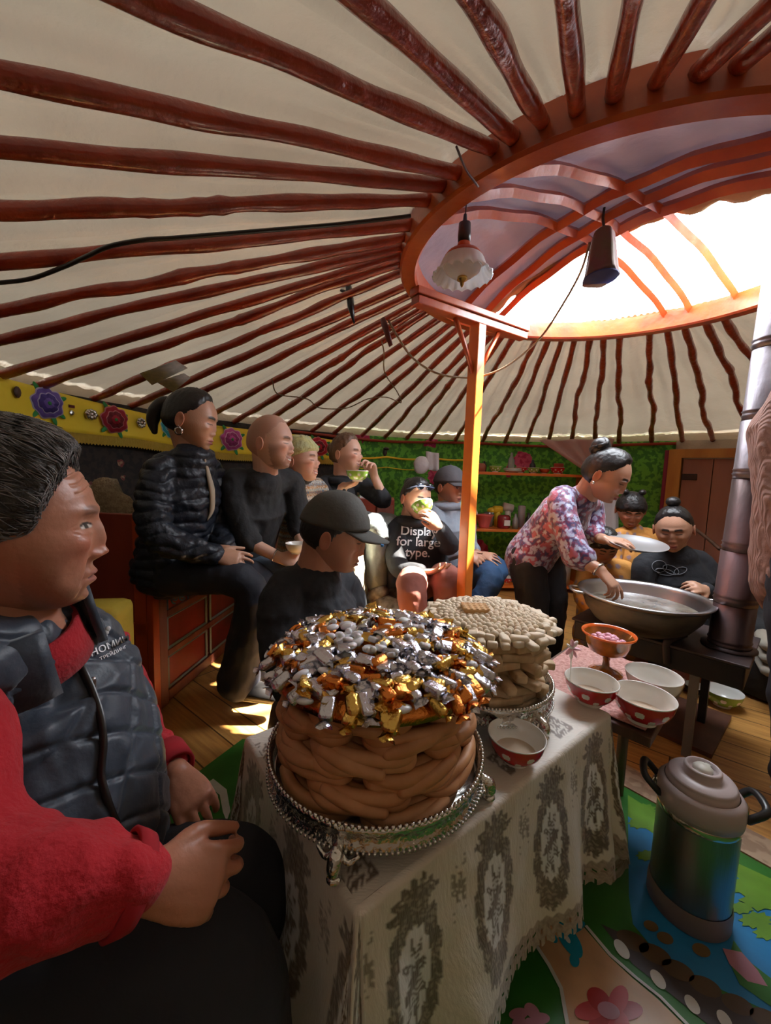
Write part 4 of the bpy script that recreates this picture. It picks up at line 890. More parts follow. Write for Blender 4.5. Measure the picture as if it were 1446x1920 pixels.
# ================================================================= THINGS HANGING FROM THE ROOF
LD = float((ondome(868, 368) - CAM) @ _f) ; BD = float((ondome(1133, 398) - CAM) @ _f); print('depths', LD, BD); lt = W(868, 372, LD); hook = np.array([lt[0], lt[1], 0]); 
lamp = thing('pendant_lamp', 'hanging lamp with black socket and scalloped white glass shade under the crown ring', 'lamp', W(868, 372, LD))
zs = lambda v: W(868, v, LD)
M_cord = mat('dark_cord', (0.09, 0.03, 0.03), .7); M_brass = mat('brass', (0.62, 0.40, 0.12), .25, 1)
c = zs(500); k = LD / FPX; cx, cy = c[0], c[1]; Z = lambda v: zs(v)[2]
b = MB(); b.tube([(cx, cy, Z(418)), (cx + .002, cy, Z(385)), (cx + .003, cy, Z(372) + .03)], .0022, 6); b.build('cord', M_cord, lamp)
b = MB(); b.lathe([(0, Z(405)), (3*k, Z(408)), (4*k, Z(420)), (11*k, Z(424)), (12*k, Z(445)), (11*k, Z(458)), (0, Z(458))], (cx, cy, 0), 24); b.build('socket', M_blk, lamp)
b = MB(); b.lathe([(11*k, Z(458)), (13*k, Z(466)), (11*k, Z(472))], (cx, cy, 0), 24); b.lathe([(12*k, Z(470)), (30*k, Z(476)), (36*k, Z(484)), (35*k, Z(486))], (cx, cy, 0), 32); b.build('cap', M_ring, lamp)
prof = [(34*k, Z(484)), (38*k, Z(490)), (44*k, Z(505)), (50*k, Z(513)), (54*k, Z(516))]; prof = [tuple(x) for x in catmull(prof, 4)]
b = MB(); n = 144; V = []; 
for i in range(n):
    a = 2*pi*i/n
    for j, (r, z) in enumerate(prof): s = j / (len(prof)-1); f_ = 1 + .05 * s * s * abs(sin(a * 9)) ; V.append((cx + r*f_*cos(a), cy + r*f_*sin(a), z - .010 * s * s * (1 - abs(sin(a*9)))))
m = len(prof); b.add(V, [(i*m+j, ((i+1) % n)*m+j, ((i+1) % n)*m+j+1, i*m+j+1) for i in range(n) for j in range(m-1)])
b.build('glass_shade', mat('milk_glass', (0.86, 0.87, 0.88), .2, translucent=.45), lamp, solid=.003)
b = MB(); b.lathe([(0, Z(520)), (20*k, Z(517)), (32*k, Z(508)), (36*k, Z(495))], (cx, cy, 0), 32); b.build('glass_bowl', mat('milk_glass'), lamp)
b = MB(); b.lathe([(0, Z(517)), (9*k, Z(518)), (10*k, Z(524)), (4*k, Z(528)), (3*k, Z(534)), (0, Z(538))], (cx, cy, 0), 16); b.build('finial', M_brass, lamp)
# cord from ceiling to ring
b = MB(); b.tube([onroof(856, 275, -.03), onring(874, 318, -.07), onring(897, 350, -.07)], .0028, 6, smooth=5); tag(b.build('loose_wire', mat('brown_wire', (0.12, 0.06, 0.07), .6)), 'brown wire hanging from a roof pole across the crown ring', 'wire')
# cloth bag on hook at the crown
hd = [(W(1133, 398, BD + .02), .006), (W(1133, 425, BD + .02), .008), (W(1131, 440, BD + .02), .047 * BD / 1.62), (W(1129, 465, BD + .02), .058 * BD / 1.62), (W(1127, 500, BD + .02), .068 * BD / 1.62), (W(1126, 521, BD + .02), .078 * BD / 1.62)]
bag = thing('hanging_cloth_bag', 'olive and navy cloth bundle hanging from the crown spokes', 'bag', hd[0][0])
b = MB(); b.tube([p for p, r in hd[1:]], [r for p, r in hd[1:]], 28, smooth=4, el=.8); V = b.v[0]
for i, v in enumerate(V): a = (i % 28) / 28 * 2 * pi; v += (v - hd[3][0]) * [1, 1, 0] * .10 * sin(5 * a)
b.build('cloth', mat('olive_cloth', (0.10, 0.085, 0.04), .8, bump=(14, .6, .012), var=(0.15, 0.05, 0.05), vscale=9), bag)
b = MB(); b.tube([hd[-1][0] + [0, 0, .001], hd[-1][0] - [0, 0, .004]], [.079 * BD / 1.62, .078 * BD / 1.62], 28, el=.8); b.build('navy_hem', mat('navy_cloth', (0.02, 0.03, 0.12), .7), bag)
b = MB(); b.tube([W(1134, 385, BD + .00), W(1131, 410, BD + .01), W(1134, 432, BD + .02)], .005, 8, smooth=4); b.build('hook', M_blk, bag)
# rope swag
rp = [W(1106, 455, BD + .02), W(1088, 512, BD * .7 + .58), W(1050, 580, BD * .4 + 1.15), W(1012, 635, 1.85), W(960, 680, 1.90), W(915, 702, 1.92), W(872, 708, 1.96), W(820, 700, 1.93), W(775, 672, 1.88), W(745, 630, 1.82), W(728, 600, 1.80)]
b = MB(); b.tube(rp, .0052, 8, smooth=12); o = b.build('rope', M_rope); tag(o, 'long braided rope swagged from the crown past the orange post', 'rope')
b = MB(); b.tube([W(717, 598, 1.80), W(722, 612, 1.79), W(733, 648, 1.78)], [.014, .018, .012], 8, el=.5); tag(b.build('leather_sheath', mat('dark_red_leather', (0.10, 0.015, 0.015), .4)), 'dark red leather sheath tied to the roof poles where the rope ends', 'sheath')
kn = [W(652, 528, 1.75), W(655, 545, 1.74), W(658, 575, 1.73), W(664, 606, 1.72)]
b = MB(); b.tube(kn, [.016, .027, .025, .006], 8, el=.6); b.tube([W(640, 545, 1.75), W(652, 548, 1.74)], .006, 6, round_=True); tag(b.build('knife_sheath', mat('black_leather', (0.012, 0.016, 0.022), .3)), 'black knife sheath hanging from a roof pole left of the post', 'sheath')
def roofline(name, px, rad, m, lab, cat, dz=-.03, grp=None):
    b = MB(); b.tube([onroof(u, v, dz) for u, v in px], rad, 6, smooth=6); return tag(b.build(name, m), lab, cat, grp)
roofline('power_cable', [(-40, 530), (0, 530), (60, 522), (120, 500), (160, 482), (205, 462), (270, 450), (330, 446), (500, 432), (640, 420), (770, 405)], .0055, M_blk, 'black power cable running under the roof poles on the left', 'cable')
roofline('thin_rope', [(510, 710), (520, 738), (560, 745), (580, 750), (600, 765), (650, 765), (690, 748), (725, 745), (752, 755), (745, 735), (722, 700), (720, 660), (716, 640)], .004, M_rope, 'thin brown rope looped between the roof poles behind the post', 'rope')
for (pts, lab) in ((((262, 700), (330, 676), (352, 690), (285, 722)), 'creased paper sheet tucked behind the upper roof pole on the left'), (((293, 716), (345, 700), (358, 708), (325, 735)), 'printed white card tucked under the roof pole above the ponytail')):
    P = [onroof(u, v, -.012 - .006 * i) for i, (u, v) in enumerate(pts)]; b = MB(); b.add(P, [(0, 1, 2, 3)]); tag(b.build('paper_sheet', mat('old_paper', (0.80, 0.78, 0.68), .8, var=(0.62, 0.62, 0.54), vscale=40), solid=.0015), lab, 'paper')

# ================================================================= SHELVES AT THE BACK
D = 3.5
sh0, sh1 = W(884, 887, D), W(1112, 893, D + .05); hd_ = unit((sh1 - sh0) * [1, 1, 0]); hn = np.array([-hd_[1], hd_[0], 0]); HL = np.linalg.norm((sh1 - sh0)[:2])
zsh = [W(990, v, D)[2] for v in (887, 996, 1106)]
RH = np.stack([hd_, hn, [0, 0, 1]], 1)
def H_(p, q, z): return sh0 * [1, 1, 0] + hd_ * p + hn * q + np.array([0, 0, z])
unit_ = thing('shelf_unit', 'orange painted open shelf unit against the green floral wall', 'shelf', H_(HL/2, .14, 0))
for z in zsh:
    b = MB(); b.box(H_(HL/2 - .02, .14, z - .012), (HL + .06, .28, .024), RH, bev=.003); b.build('shelf', M_orange, unit_, smooth=False)
for p in (-.05, HL + .01):
    b = MB(); b.box(H_(p, .14, (zsh[0] + .0) / 2), (.025, .28, zsh[0]), RH); b.build('upright', M_orange, unit_, smooth=False)
def U2P(u): q = W(u, 900, D + .1); return float((q - sh0) @ hd_)
M_clear = mat('clear_plastic', (0.6, 0.65, 0.66), .15, trans=.6); 
def vase(prof, u, q_, shelf, m, name, lab, cat, grp=None, seg=24, extra=None):
    c = H_(U2P(u), q_, zsh[shelf] + .0005); t = None
    b = MB(); b.lathe([(0, prof[0][1])] + prof, c, seg); o = b.build(name, m); tag(o, lab, cat, grp); return o
def sb(u, shelf, R, lab, **k): c = H_(U2P(u), .09 if 'q' not in k else k.pop('q'), zsh[shelf] + .0005); return bowl(c, R, lab, seg=28, tea=False, **k)
sb(1047, 0, .062, 'red dotted bowl at the right end of the upper shelf'); sb(928, 0, .055, 'green dotted bowl at the left of the upper shelf', glaze=M_greengl); sb(1001, 0, .052, 'green dotted bowl in the middle of the upper shelf', glaze=M_greengl)
sb(985, 0, .055, 'red dotted bowl behind the green bowls on the upper shelf', q=.2); sb(1022, 0, .045, 'small orange bowl beside the red bowl on the upper shelf', glaze=M_ring, dots=False)
sb(962, 1 + 1, .060, 'red dotted bowl on the lowest shelf beside the blue jeans')
for k in range(3): vase([(.03, .0), (.075, .012), (.085, .016), (.08, .018), (0, .010)], 963, .10 + .01 * k, 0, M_whitegl, 'white_plate', 'white plate in the short pile on the upper shelf', 'plate', 'white plates piled on the upper shelf').location.z = .011 * k
bot = lambda r, h: [(r, 0), (r, h * .62), (r * .45, h * .78), (r * .38, h * .95), (0, h)]
vase([(.045, 0), (.05, .05), (.04, .07), (.03, .075), (0, .075)], 900, .1, 0, mat('clay', (0.30, 0.10, 0.05), .6), 'clay_pot', 'brown clay pot at the left end of the upper shelf', 'pot')
vase(bot(.022, .10), 911, .16, 0, M_blk, 'dark_bottle', 'small dark bottle near the left end of the upper shelf', 'bottle')
vase(bot(.03, .19), 966, .20, 0, M_clear, 'clear_bottle', 'clear pump bottle behind the plates on the upper shelf', 'bottle')
vase(bot(.028, .13), 1010, .22, 0, M_blk, 'dark_jar', 'dark jar at the back of the upper shelf', 'jar')
vase([(.04, 0), (.045, .09), (.04, .10), (0, .10)], 1060, .2, 0, mat('brick_enamel', (0.45, 0.05, 0.03), .4), 'enamel_mug', 'dull red enamel mug behind the bowl on the upper shelf', 'mug')
vase([(.045, 0), (.05, .012), (.048, .02), (.07, .10), (.085, .115), (.085, .12), (.07, .115), (.04, .03), (0, .02)], 913, .10, 1, mat('coral_plastic', (0.62, 0.12, 0.10), .4), 'coral_basin', 'coral pink plastic basin on the middle shelf', 'basin', seg=32)
jar = vase([(.055, 0), (.058, .01), (.058, .10), (.045, .12), (0, .12)], 951, .10, 1, mat('red_jam', (0.25, 0.015, 0.02), .2, coat=.5), 'jam_jar', 'dark red jar with a white label on the middle shelf', 'jar')
vase(bot(.026, .21), 898, .16, 1, M_whitegl, 'white_bottle', 'tall white pump bottle at the left of the middle shelf', 'bottle')
vase([(.032, 0), (.034, .20), (.02, .205), (0, .205)], 991, .18, 1, mat('grey_roll', (0.34, 0.30, 0.29), .9), 'paper_roll', 'upright grey paper roll on the middle shelf', 'roll')
vase(bot(.03, .15), 997, .08, 1, M_blk, 'black_bottle', 'small black bottle in front of the paper roll', 'bottle')
vase(bot(.026, .14), 972, .08, 1, M_clear, 'white_capped_bottle', 'clear bottle beside the red jar on the middle shelf', 'bottle')
vase([(.04, 0), (.045, .13), (.04, .135), (0, .135)], 928, .20, 1, M_clear, 'glass_jar', 'glass jar behind the coral basin on the middle shelf', 'jar')
b = MB(); c = H_(U2P(945), .2, zsh[1] + .16); b.box(c, (.10, .06, .07), RH @ rotz(.1), bev=.02); b.ball(c + [-.05, 0, -.01], (.05, .03, .03)); b.tube([c, c * [1, 1, 0] + [0, 0, zsh[1] + .001]], .03, 10); tag(b.build('yellow_packet', mat('yellow_plastic', (0.72, 0.50, 0.02), .4)), 'bright yellow packet behind the red jar on the middle shelf', 'packet')
b = MB(); c = H_(U2P(967), .22, zsh[1] + .19); b.tube([c + hd_ * -.05, c + hd_ * .04 + [0, 0, -.02]], .04, 20); b.tube([c, c * [1, 1, 0] + [0, 0, zsh[1] + .001]], .03, 10); tag(b.build('cream_tub', mat('cream_plastic')), 'cream tub lying tilted beside the yellow packet', 'tub')
b = MB(); b.box(H_(U2P(953), .035, zsh[1] + .055), (.055, .004, .05), RH); tag(b.build('jar_tag', M_whitegl, smooth=False), 'white and red label card in front of the dark red jar', 'label')
vase([(.06, 0), (.07, .16), (.072, .165), (0, .165)], 985, .16, 2, mat('grey_pail', (0.25, 0.30, 0.34), .4), 'grey_pail', 'grey pail on the lowest shelf behind the black trousers', 'pail')
vase([(.07, 0), (.075, .20), (.072, .21), (0, .21)], 1072, .10, 2, mat('white_pail', (0.42, 0.42, 0.44), .4), 'white_pail', 'white pail on the lowest shelf behind the yellow dress', 'pail')
vase([(.05, 0), (.055, .06), (.05, .07), (0, .06)], 938, .12, 2, M_alu, 'metal_mug', 'small metal mug on the lowest shelf', 'mug')
# drapes near the shelves
b = MB(); c0_, c1_, c2_ = W(1012, 826, 3.45), W(1152, 822, 3.45), W(1128, 905, 3.42)
def drape(s, t):
    top = c0_ * (1 - s) + c1_ * s; bot_ = c0_ * (1 - s) * (1) + c1_ * s; p = top * (1 - t) + (c2_ * (.35 + .65) ) * t
    q = top + (c2_ - top) * t; return q + np.array([0, -.02 * sin(s * 22) * (1 - .5 * t), .006 * sin(s * 17)])
b.grid(drape, 60, 20); tag(b.build('pink_curtain', mat('dusty_pink_cloth', (0.46, 0.30, 0.28), .7, bump=(30, .5, .006)), solid=.003), 'dusty pink cloth hung in a swag above the upper shelf', 'curtain')
b = MB(); b.grid(lambda s, t: W(872 + 22 * s * (.3 + .7 * t), 905 + (1005 - 905) * t - 14 * s * t, 3.35) + np.array([0, -.015 * sin(s * 9), 0]), 14, 16); tag(b.build('pink_towel', mat('pink_towel', (0.55, 0.10, 0.28), .9, bump=(60, .5, .005), var=(0.62, 0.3, 0.42), vscale=16), solid=.006), 'bright pink towel hanging beside the orange post', 'towel')
b = MB(); b.grid(lambda s, t: W(1112 + 52 * s, 925 + 80 * t, 3.0) + np.array([0, -.03 * sin(s * 11), 0]), 40, 8); tag(b.build('grey_curtain', mat('striped_grey_cloth', (0.42, 0.40, 0.40), .8, bump=(20, .4, .01)), solid=.004), 'pale grey striped cloth hanging behind the bending woman', 'curtain')
b = MB(); b.ball(W(790, 872, 3.3), (.065, .04, .075), seg=20, rings=12); V = b.v[0]; V += np.array([[.008 * mnoise.noise(Vector(v * 30)) for _ in range(3)] for v in V])
tag(b.build('plastic_bag', mat('clear_bag', (0.60, 0.60, 0.62), .3, bump=(30, .8, .01))), 'crumpled translucent plastic bag hanging on the green wall', 'bag')
b = MB(); b.grid(lambda s, t: W(799 + 24 * s, 846 + 34 * t + 4 * s, 3.35) + np.array([0, -.012 * sin(s * 9), 0]), 12, 8); tag(b.build('white_towel', mat('white_cloth', (0.60, 0.60, 0.62), .9, bump=(80, .6, .004)), solid=.004), 'small white towel hanging beside the plastic bag', 'towel')
for (v0, v1, nm, lab) in ((852, 858, 'yellow_band', 'yellow scalloped trim under the red band on the green wall'), (872, 880, 'yellow_ribbon', 'thin yellow ribbon stretched across the green floral wall')):
    q0, q1 = onwall(640, v0, WR - .04), onwall(884, v1, WR - .04); aa = [atan2(q[1] - WC[1], q[0] - WC[0]) for q in (q0, q1)]
    b = MB(); b.grid(lambda s, t: (WC[0] + (WR - .04) * cos(aa[0] + (aa[1] - aa[0]) * s), WC[1] + (WR - .04) * sin(aa[0] + (aa[1] - aa[0]) * s), q0[2] + (q1[2] - q0[2]) * s - .02 * abs(sin(s * 9)) - (.018 if v0 < 860 else .008) * t), 60, 3); tag(b.build(nm, MATS['yellow_satin'], solid=.004), lab, 'trim')
b = MB(); q = W(722, 848, 3.6); b.ball(q, (.02, .02, .035)); b.ball(q + [.01, -.01, .03], (.028, .02, .015)); tag(b.build('black_clip', M_blk), 'black clip at the top of the green wall above the plastic bag', 'clip')
# cabinet with things, behind the woman with the raised hand
cb = W(722, 952, 3.0); cab = thing('side_cabinet', 'small dark red cabinet with a framed door behind the seated women', 'cabinet', cb * [1, 1, 0])
zt_ = W(722, 936, 3.0)[2]
b = MB(); b.box((cb[0] - .10, cb[1] + .12, zt_ / 2), (.34, .30, zt_), bev=.005); b.build('body', M_redw, cab, smooth=False)
b = MB(); b.box((cb[0] + .0, cb[1] - .035, zt_ - .17), (.12, .012, .26), bev=.003); b.build('door', M_brn, cab, smooth=False)
b = MB(); b.box((cb[0] - .16, cb[1] + .08, zt_ + .04), (.07, .06, .08)); 
tag(b.build('white_box', M_whitegl, smooth=False), 'small white box standing on the cabinet behind the smiling women', 'box')
for (u, lab, m) in ((690, 'white bottle on the cabinet behind the raised hand', M_whitegl), (712, 'clear bottle on the cabinet near the plastic bag', M_clear)):
    q = W(u, 900, 3.1); b = MB(); b.lathe([(0, 0)] + bot(.022, .14), (q[0], q[1], zt_ + .0005)); tag(b.build('bottle', m), lab, 'bottle')

# ================================================================= DOOR
DR = WR - .03
def DP(u, v, off=0): q = onwall(u, v, DR - off); return q
dl, dr = DP(1262, 845), DP(1420, 860); dx = unit((dr - dl) * [1, 1, 0]); dn = np.array([dx[1], -dx[0], 0]); RD = np.stack([dx, dn, [0, 0, 1]], 1); dz = dl[2]; DW = 0.98
dl = dl + dn * .04
def D_(p, o, z): return dl * [1, 1, 0] + dx * p + dn * o + np.array([0, 0, z])
door = bpy.data.objects.new('door_1', None); COL.objects.link(door); door.location = D_(DW/2, 0, 0); struct(door)
M_yel = mat('ochre_wood', (0.55, 0.27, 0.05), .5, bump=(30, .4, .005), var=(0.42, 0.17, 0.03), vscale=8, stretch=(1, 1, .3)); M_doorw = mat('brown_door', (0.27, 0.12, 0.085), .55, bump=(14, .4, .008), var=(0.36, 0.17, 0.12), vscale=5, stretch=(1, 1, .3))
b = MB(); b.box(D_(.04, .02, dz/2), (.09, .07, dz), RD); b.box(D_(DW - .04, .02, dz/2), (.09, .07, dz), RD); b.box(D_(DW/2, .02, dz - .03), (DW, .072, .07), RD); b.build('door_frame', M_yel, door, smooth=False)
b = MB()
for k in range(4): w_ = (DW - .18) / 4; b.box(D_(.09 + w_ * (k + .5), .005, (dz - .07) / 2), (w_ - .005, .035, dz - .08), RD, bev=.003)
b.build('door_leaf', M_doorw, door, smooth=False)
b = MB(); b.box(D_(.145, .028, dz - .22), (.10, .008, .05), RD, bev=.002); b.build('door_hinge', M_iron, door, smooth=False)
b = MB(); b.box(D_(-.02, .03, dz/2), (.035, .02, dz), RD); tag(b.build('door_drape', mat('maroon_cloth', (0.25, 0.02, 0.05), .8)), 'maroon cloth strip beside the ochre door frame', 'cloth')
b = MB(); b.tube([W(1285, 985, 2.7), W(1300, 990, 2.65), W(1330, 1012, 2.5), W(1350, 1030, 2.4)], .010, 6, smooth=5); tag(b.build('door_rope', M_dkwood), 'dark strap hanging across the brown door', 'strap')
# black cushion and folded striped cloth right of the stove
b = MB(); q = W(1430, 1150, 2.0); b.box(q * [1, 1, 0] + [.1, .1, (q[2]) / 2], (.5, .4, q[2]), rotz(.4), bev=.06); tag(b.build('black_bundle', mat('black_cloth', (0.012, 0.012, 0.014), .8, bump=(12, .6, .02))), 'black padded bundle on the floor right of the stove pipe', 'bundle')
for k in range(3):
    q = W(1415, 1195 + 22 * k, 1.9); b = MB(); b.tube([q + [-.02, -.10, 0], q + [.05, 0, .012], q + [.25, .15, 0]], .028, 10, el=1.4, smooth=5, round_=True); tag(b.build('folded_cloth', mat('striped_blanket', (0.30, 0.27, 0.22), .9, bump=(30, .6, .01))), ['topmost','middle','lowest'][k] + ' roll of grey striped cloth beside the black bundle', 'cloth')
# ================================================================= PEOPLE
from mathutils.bvhtree import BVHTree
def sst(a, b, x): t = np.clip((x - a) / (b - a), 0, 1); return t * t * (3 - 2 * t)
def gs(x, c, s): return np.exp(-((x - c) / s) ** 2)
def wnoise(P, f, seed=0.0):                                       # smooth pseudo-noise, about -1..1
    x, y, z = P[:, 0] * f, P[:, 1] * f, P[:, 2] * f
    a = np.sin(x + 1.7 * np.sin(y * .9 + seed) + seed * 2) ; b = np.sin(y * 1.1 + 1.5 * np.sin(z * 1.2 + seed * 3)); c = np.sin(z * .95 + 1.6 * np.sin(x * 1.05 - seed))
    d = np.sin(1.9 * (x + y) + 2 * c + seed) ; return (a * b + b * c + c * a + .5 * d * a) / 2.2
def sphere_dirs(nu, nv):
    V = [(0, 0, 1)]
    for i in range(1, nv):
        p = pi * i / nv
        for j in range(nu): t = 2 * pi * j / nu; V.append((sin(p) * cos(t), sin(p) * sin(t), cos(p)))
    V.append((0, 0, -1)); F = [(0, 1 + j, 1 + (j+1) % nu) for j in range(nu)]
    for i in range(nv - 2):
        for j in range(nu): a = 1 + i*nu; k = (j+1) % nu; F.append((a+j, a+nu+j, a+nu+k, a+k))
    a = 1 + (nv-2)*nu; L = len(V) - 1; F += [(a+j, L, a+(j+1) % nu) for j in range(nu)]
    return np.array(V), F
def head_base(D, jaw=.30, wide=1.0, face=1):
    x, y, z = D[:, 0].copy(), D[:, 1].copy(), D[:, 2].copy()
    w = 1 - jaw * sst(.05, .95, -z) ; X = .325 * wide * np.sign(x) * np.abs(x) ** .92 * w
    Y = np.where(y > 0, .405 * np.sign(y) * np.abs(y) ** np.interp(z, [-.5, 0], [.55, .85]), .46 * y * (1 - .62 * sst(.15, .95, -z)))
    Y = Y + np.where(y > 0, .05, .0) * sst(.3, .95, -z) + .03 * sst(.4, 1., -z)
    Y = Y - .05 * sst(.35, .9, z) * (y > 0) * y
    return np.stack([X, Y, .5 * z], 1)
def head_feat(P, D, nose=1.0, smile=0.0, age=0.0, brow=1.0, lips=1.0, eye=1.0, cheek=1.0):
    x, y, z = P[:, 0], P[:, 1], P[:, 2]; g = sst(0.0, .25, y); ax = np.abs(x)
    zm = z - smile * .035 * (ax / .09) ** 2 * (ax < .16)
    d = np.zeros(len(P))
    d += .8 * nose * (.040 * gs(x, 0, .036) * gs(z, -.02, .060) + .062 * gs(x, 0, .040) * gs(z, -.10, .055) + .085 * gs(x, 0, .046) * gs(z, -.17, .036) + .038 * gs(ax, .052, .026) * gs(z, -.185, .026))
    d += -.042 * gs(ax, .125, .068) * gs(z, .015, .048) + eye * .024 * gs(ax, .125, .048) * gs(z, .002, .030)
    d += brow * (.022 * gs(ax, .12, .09) * gs(z, .088, .034)) + .012 * gs(x, 0, .05) * gs(z, .09, .04)
    d += cheek * (.020 + .016 * smile) * gs(ax, .185, .065) * gs(z, -.10 + .02 * smile, .055)
    d += lips * (.032 * gs(x, 0, .075) * gs(zm, -.283, .020) + .034 * gs(x, 0, .068) * gs(zm, -.333, .022)) - .020 * gs(ax, 0, .085) * gs(zm, -.308, .008)
    d += .012 * gs(x, 0, .11) * gs(z, -.29, .07) - .018 * gs(x, 0, .07) * gs(z, -.385, .022) + .034 * gs(x, 0, .075) * gs(z, -.445, .045)
    # folds from nose to mouth
    fold = ax - (.075 + .35 * (-.19 - z)); d -= (.008 + .012 * age + .008 * smile) * gs(fold, 0, .014) * sst(-.36, -.31, z) * (1 - sst(-.20, -.16, z))
    if age:
        for k, zz in enumerate((.20, .245, .29)): d -= .011 * age * gs(z - .02 * np.cos(ax * 14), zz, .006) * (ax < .20)
        d -= .007 * age * gs(z - .3 * (ax - .12) ** 2, -.052, .010) * gs(ax, .13, .06)
        for k in range(3): d -= .005 * age * gs(z - (.02 - .03 * k) - (k - 1) * .4 * (ax - .2), 0, .006) * gs(ax, .225, .025)
        d -= .022 * age * gs(ax, .20, .05) * gs(z, -.27, .06) ; d -= .010 * age * gs(ax, .11 , .012) * gs(z, -.37, .05)
        d += .010 * age * gs(ax, .115, .05) * gs(z, -.040, .020)
    return P + np.stack([0 * d, d * g, 0 * d], 1)
class Head:
    def __init__(s, c, hh, ang=20, down=0, roll=0, fdir=None):
        s.c = np.asarray(c, float); s.hh = hh
        vd = unit((s.c - CAM) * [1, 1, 0]); pr = np.array([vd[1], -vd[0], 0])          # pr: to the right across the view
        a = radians(ang); f = pr * cos(a) - vd * sin(a)
        if fdir is not None: f = unit(np.array([fdir[0], fdir[1], 0]))
        dn = radians(down); s.F = unit(f * cos(dn) - np.array([0, 0, 1]) * sin(dn)); s.U = unit(f * sin(dn) + np.array([0, 0, 1]) * cos(dn)); s.X = np.cross(s.F, s.U)
        if roll: r = radians(roll); s.X, s.U = s.X * cos(r) + s.U * sin(r), s.U * cos(r) - s.X * sin(r)
        s.M = np.stack([s.X, s.F, s.U], 1)
    def w(s, P): return np.asarray(P) @ s.M.T * s.hh + s.c
def paint_face(P, D, skin, brow_c=(.02, .014, .012), lip=(.42, .13, .11), eye='down', smile=0, teeth=False, stubble=None, flush=.0, lipw=1.0, browon=1.0):
    x, y, z = P[:, 0], P[:, 1], P[:, 2]; ax = np.abs(x); n = len(P); C = np.ones((n, 3)) * np.array(skin); fr = (y > .12)
    def mix(m, c): m = np.clip(m, 0, 1)[:, None]; return C * (1 - m) + np.array(c) * m
    zm = z - smile * .035 * (ax / .09) ** 2
    if flush: C = mix(flush * gs(ax, .18, .08) * gs(z, -.12, .09) * fr, np.array(skin) * [1.05, .55, .5]); C = mix(flush * .8 * gs(x, 0, .06) * gs(z, -.17, .05) * fr, np.array(skin) * [1.05, .6, .55])
    if stubble is not None: C = mix(.75 * fr * (gs(z, -.42, .12) * (ax < .3) + .6 * gs(z, -.24, .03) * (ax < .12) + .7 * gs(ax, .28, .06) * sst(.0, -.15, z)), stubble)
    C = mix(fr * sst(.086 * lipw, .070 * lipw, ax) * sst(.042, .032, np.abs(zm + .308)) * .9, lip)
    if teeth: C = mix(fr * sst(.066, .050, ax) * sst(.020, .012, np.abs(zm + .310)), (.75, .72, .66))
    else: C = mix(fr * sst(.09, .07, ax) * sst(.008, .003, np.abs(zm + .308)), (.10, .02, .02))
    C = mix(browon * fr * sst(.030, .018, np.abs(z - .092 - .05 * np.cos((ax - .12) * 14) * .5 + .02)) * sst(.035, .055, ax) * sst(.205, .175, ax), brow_c)
    if eye == 'down': C = mix(fr * sst(.012, .006, np.abs(z + .016 - .9 * (ax - .125) ** 2 * 2)) * sst(.060, .075, ax) * sst(.190, .175, ax), (.02, .01, .01))
    elif eye in ('open', 'squint'):
        e = np.hypot((ax - .125) / .060, (z + .002) / (.020 if eye == 'open' else .011)); C = mix(fr * sst(1.08, .95, e), (.62, .58, .54)); C = mix(fr * sst(.023, .018, np.hypot(ax - .132, z + .002)) * (e < 1), (.015, .008, .006))
        C = mix(fr * sst(.010, .004, np.abs(z - .018 + 1.6 * (ax - .125) ** 2 * 2)) * sst(.055, .07, ax) * sst(.195, .18, ax), (.02, .01, .01))
    C = mix(fr * gs(ax, .028, .012) * gs(z, -.20, .008) * .8, (.06, .015, .01))
    return C
def add_head(b, H, skin, feat=None, paint=None, jaw=.30, wide=1.0, res=(112, 84), ear=True):
    D, F = sphere_dirs(*res); 
    # denser rows towards the face: bend directions
    P = head_base(D, jaw, wide); P = head_feat(P, D, **(feat or {})); C = paint_face(P, D, skin, **(paint or {}))
    b.add(H.w(P), F, 0, C)
    if ear:
        for s in (-1, 1):
            E = MB(); c = np.array([s * .335 * wide, .0, -.055])
            E.ball((0, 0, 0), (.032, .075, .125), seg=14, rings=12); V = E.v[0]; rim = np.hypot(V[:, 1] / .075, V[:, 2] / .125)
            V[:, 0] += .03 * rim; V[:, 0] -= .02 * (1 - rim); V[:, 1] -= .03 * (rim); V[:, 2] -= 0
            b.add(H.w(V * [s, 1, 1] + c), E.f, 0, np.array(skin) * [1, .82, .78])
    return b
def hair_shell(H, dist, th, m, parent, jaw=.30, wide=1.0, name='hair', rough=.006, rfreq=60, res=(90, 66), sink=-.05, ripple=(1, 1, .25), soft=.12):
    D, F = sphere_dirs(*res); P = head_base(D, jaw, wide); dd = dist(P, D); t = th(P) if callable(th) else th
    k = sst(-.025, .004, dd); off = sink * (1 - k) + (.004 + t * sst(0, soft, dd)) * k; N = unit_rows(P * [1, .8, .7]); g = sst(0, soft, dd)
    Q = P + N * (off + rough * wnoise(P * np.array(ripple), rfreq, 1.3) * g + .5 * rough * wnoise(P * np.array(ripple), rfreq * 2.3, 4) * g)[:, None]
    keep = [f for f in F if k[list(f)].max() > .02]; b = MB(); b.add(H.w(Q), keep); return b.build(name, m, parent)
def unit_rows(A): return A / np.maximum(np.linalg.norm(A, axis=1, keepdims=True), 1e-9)
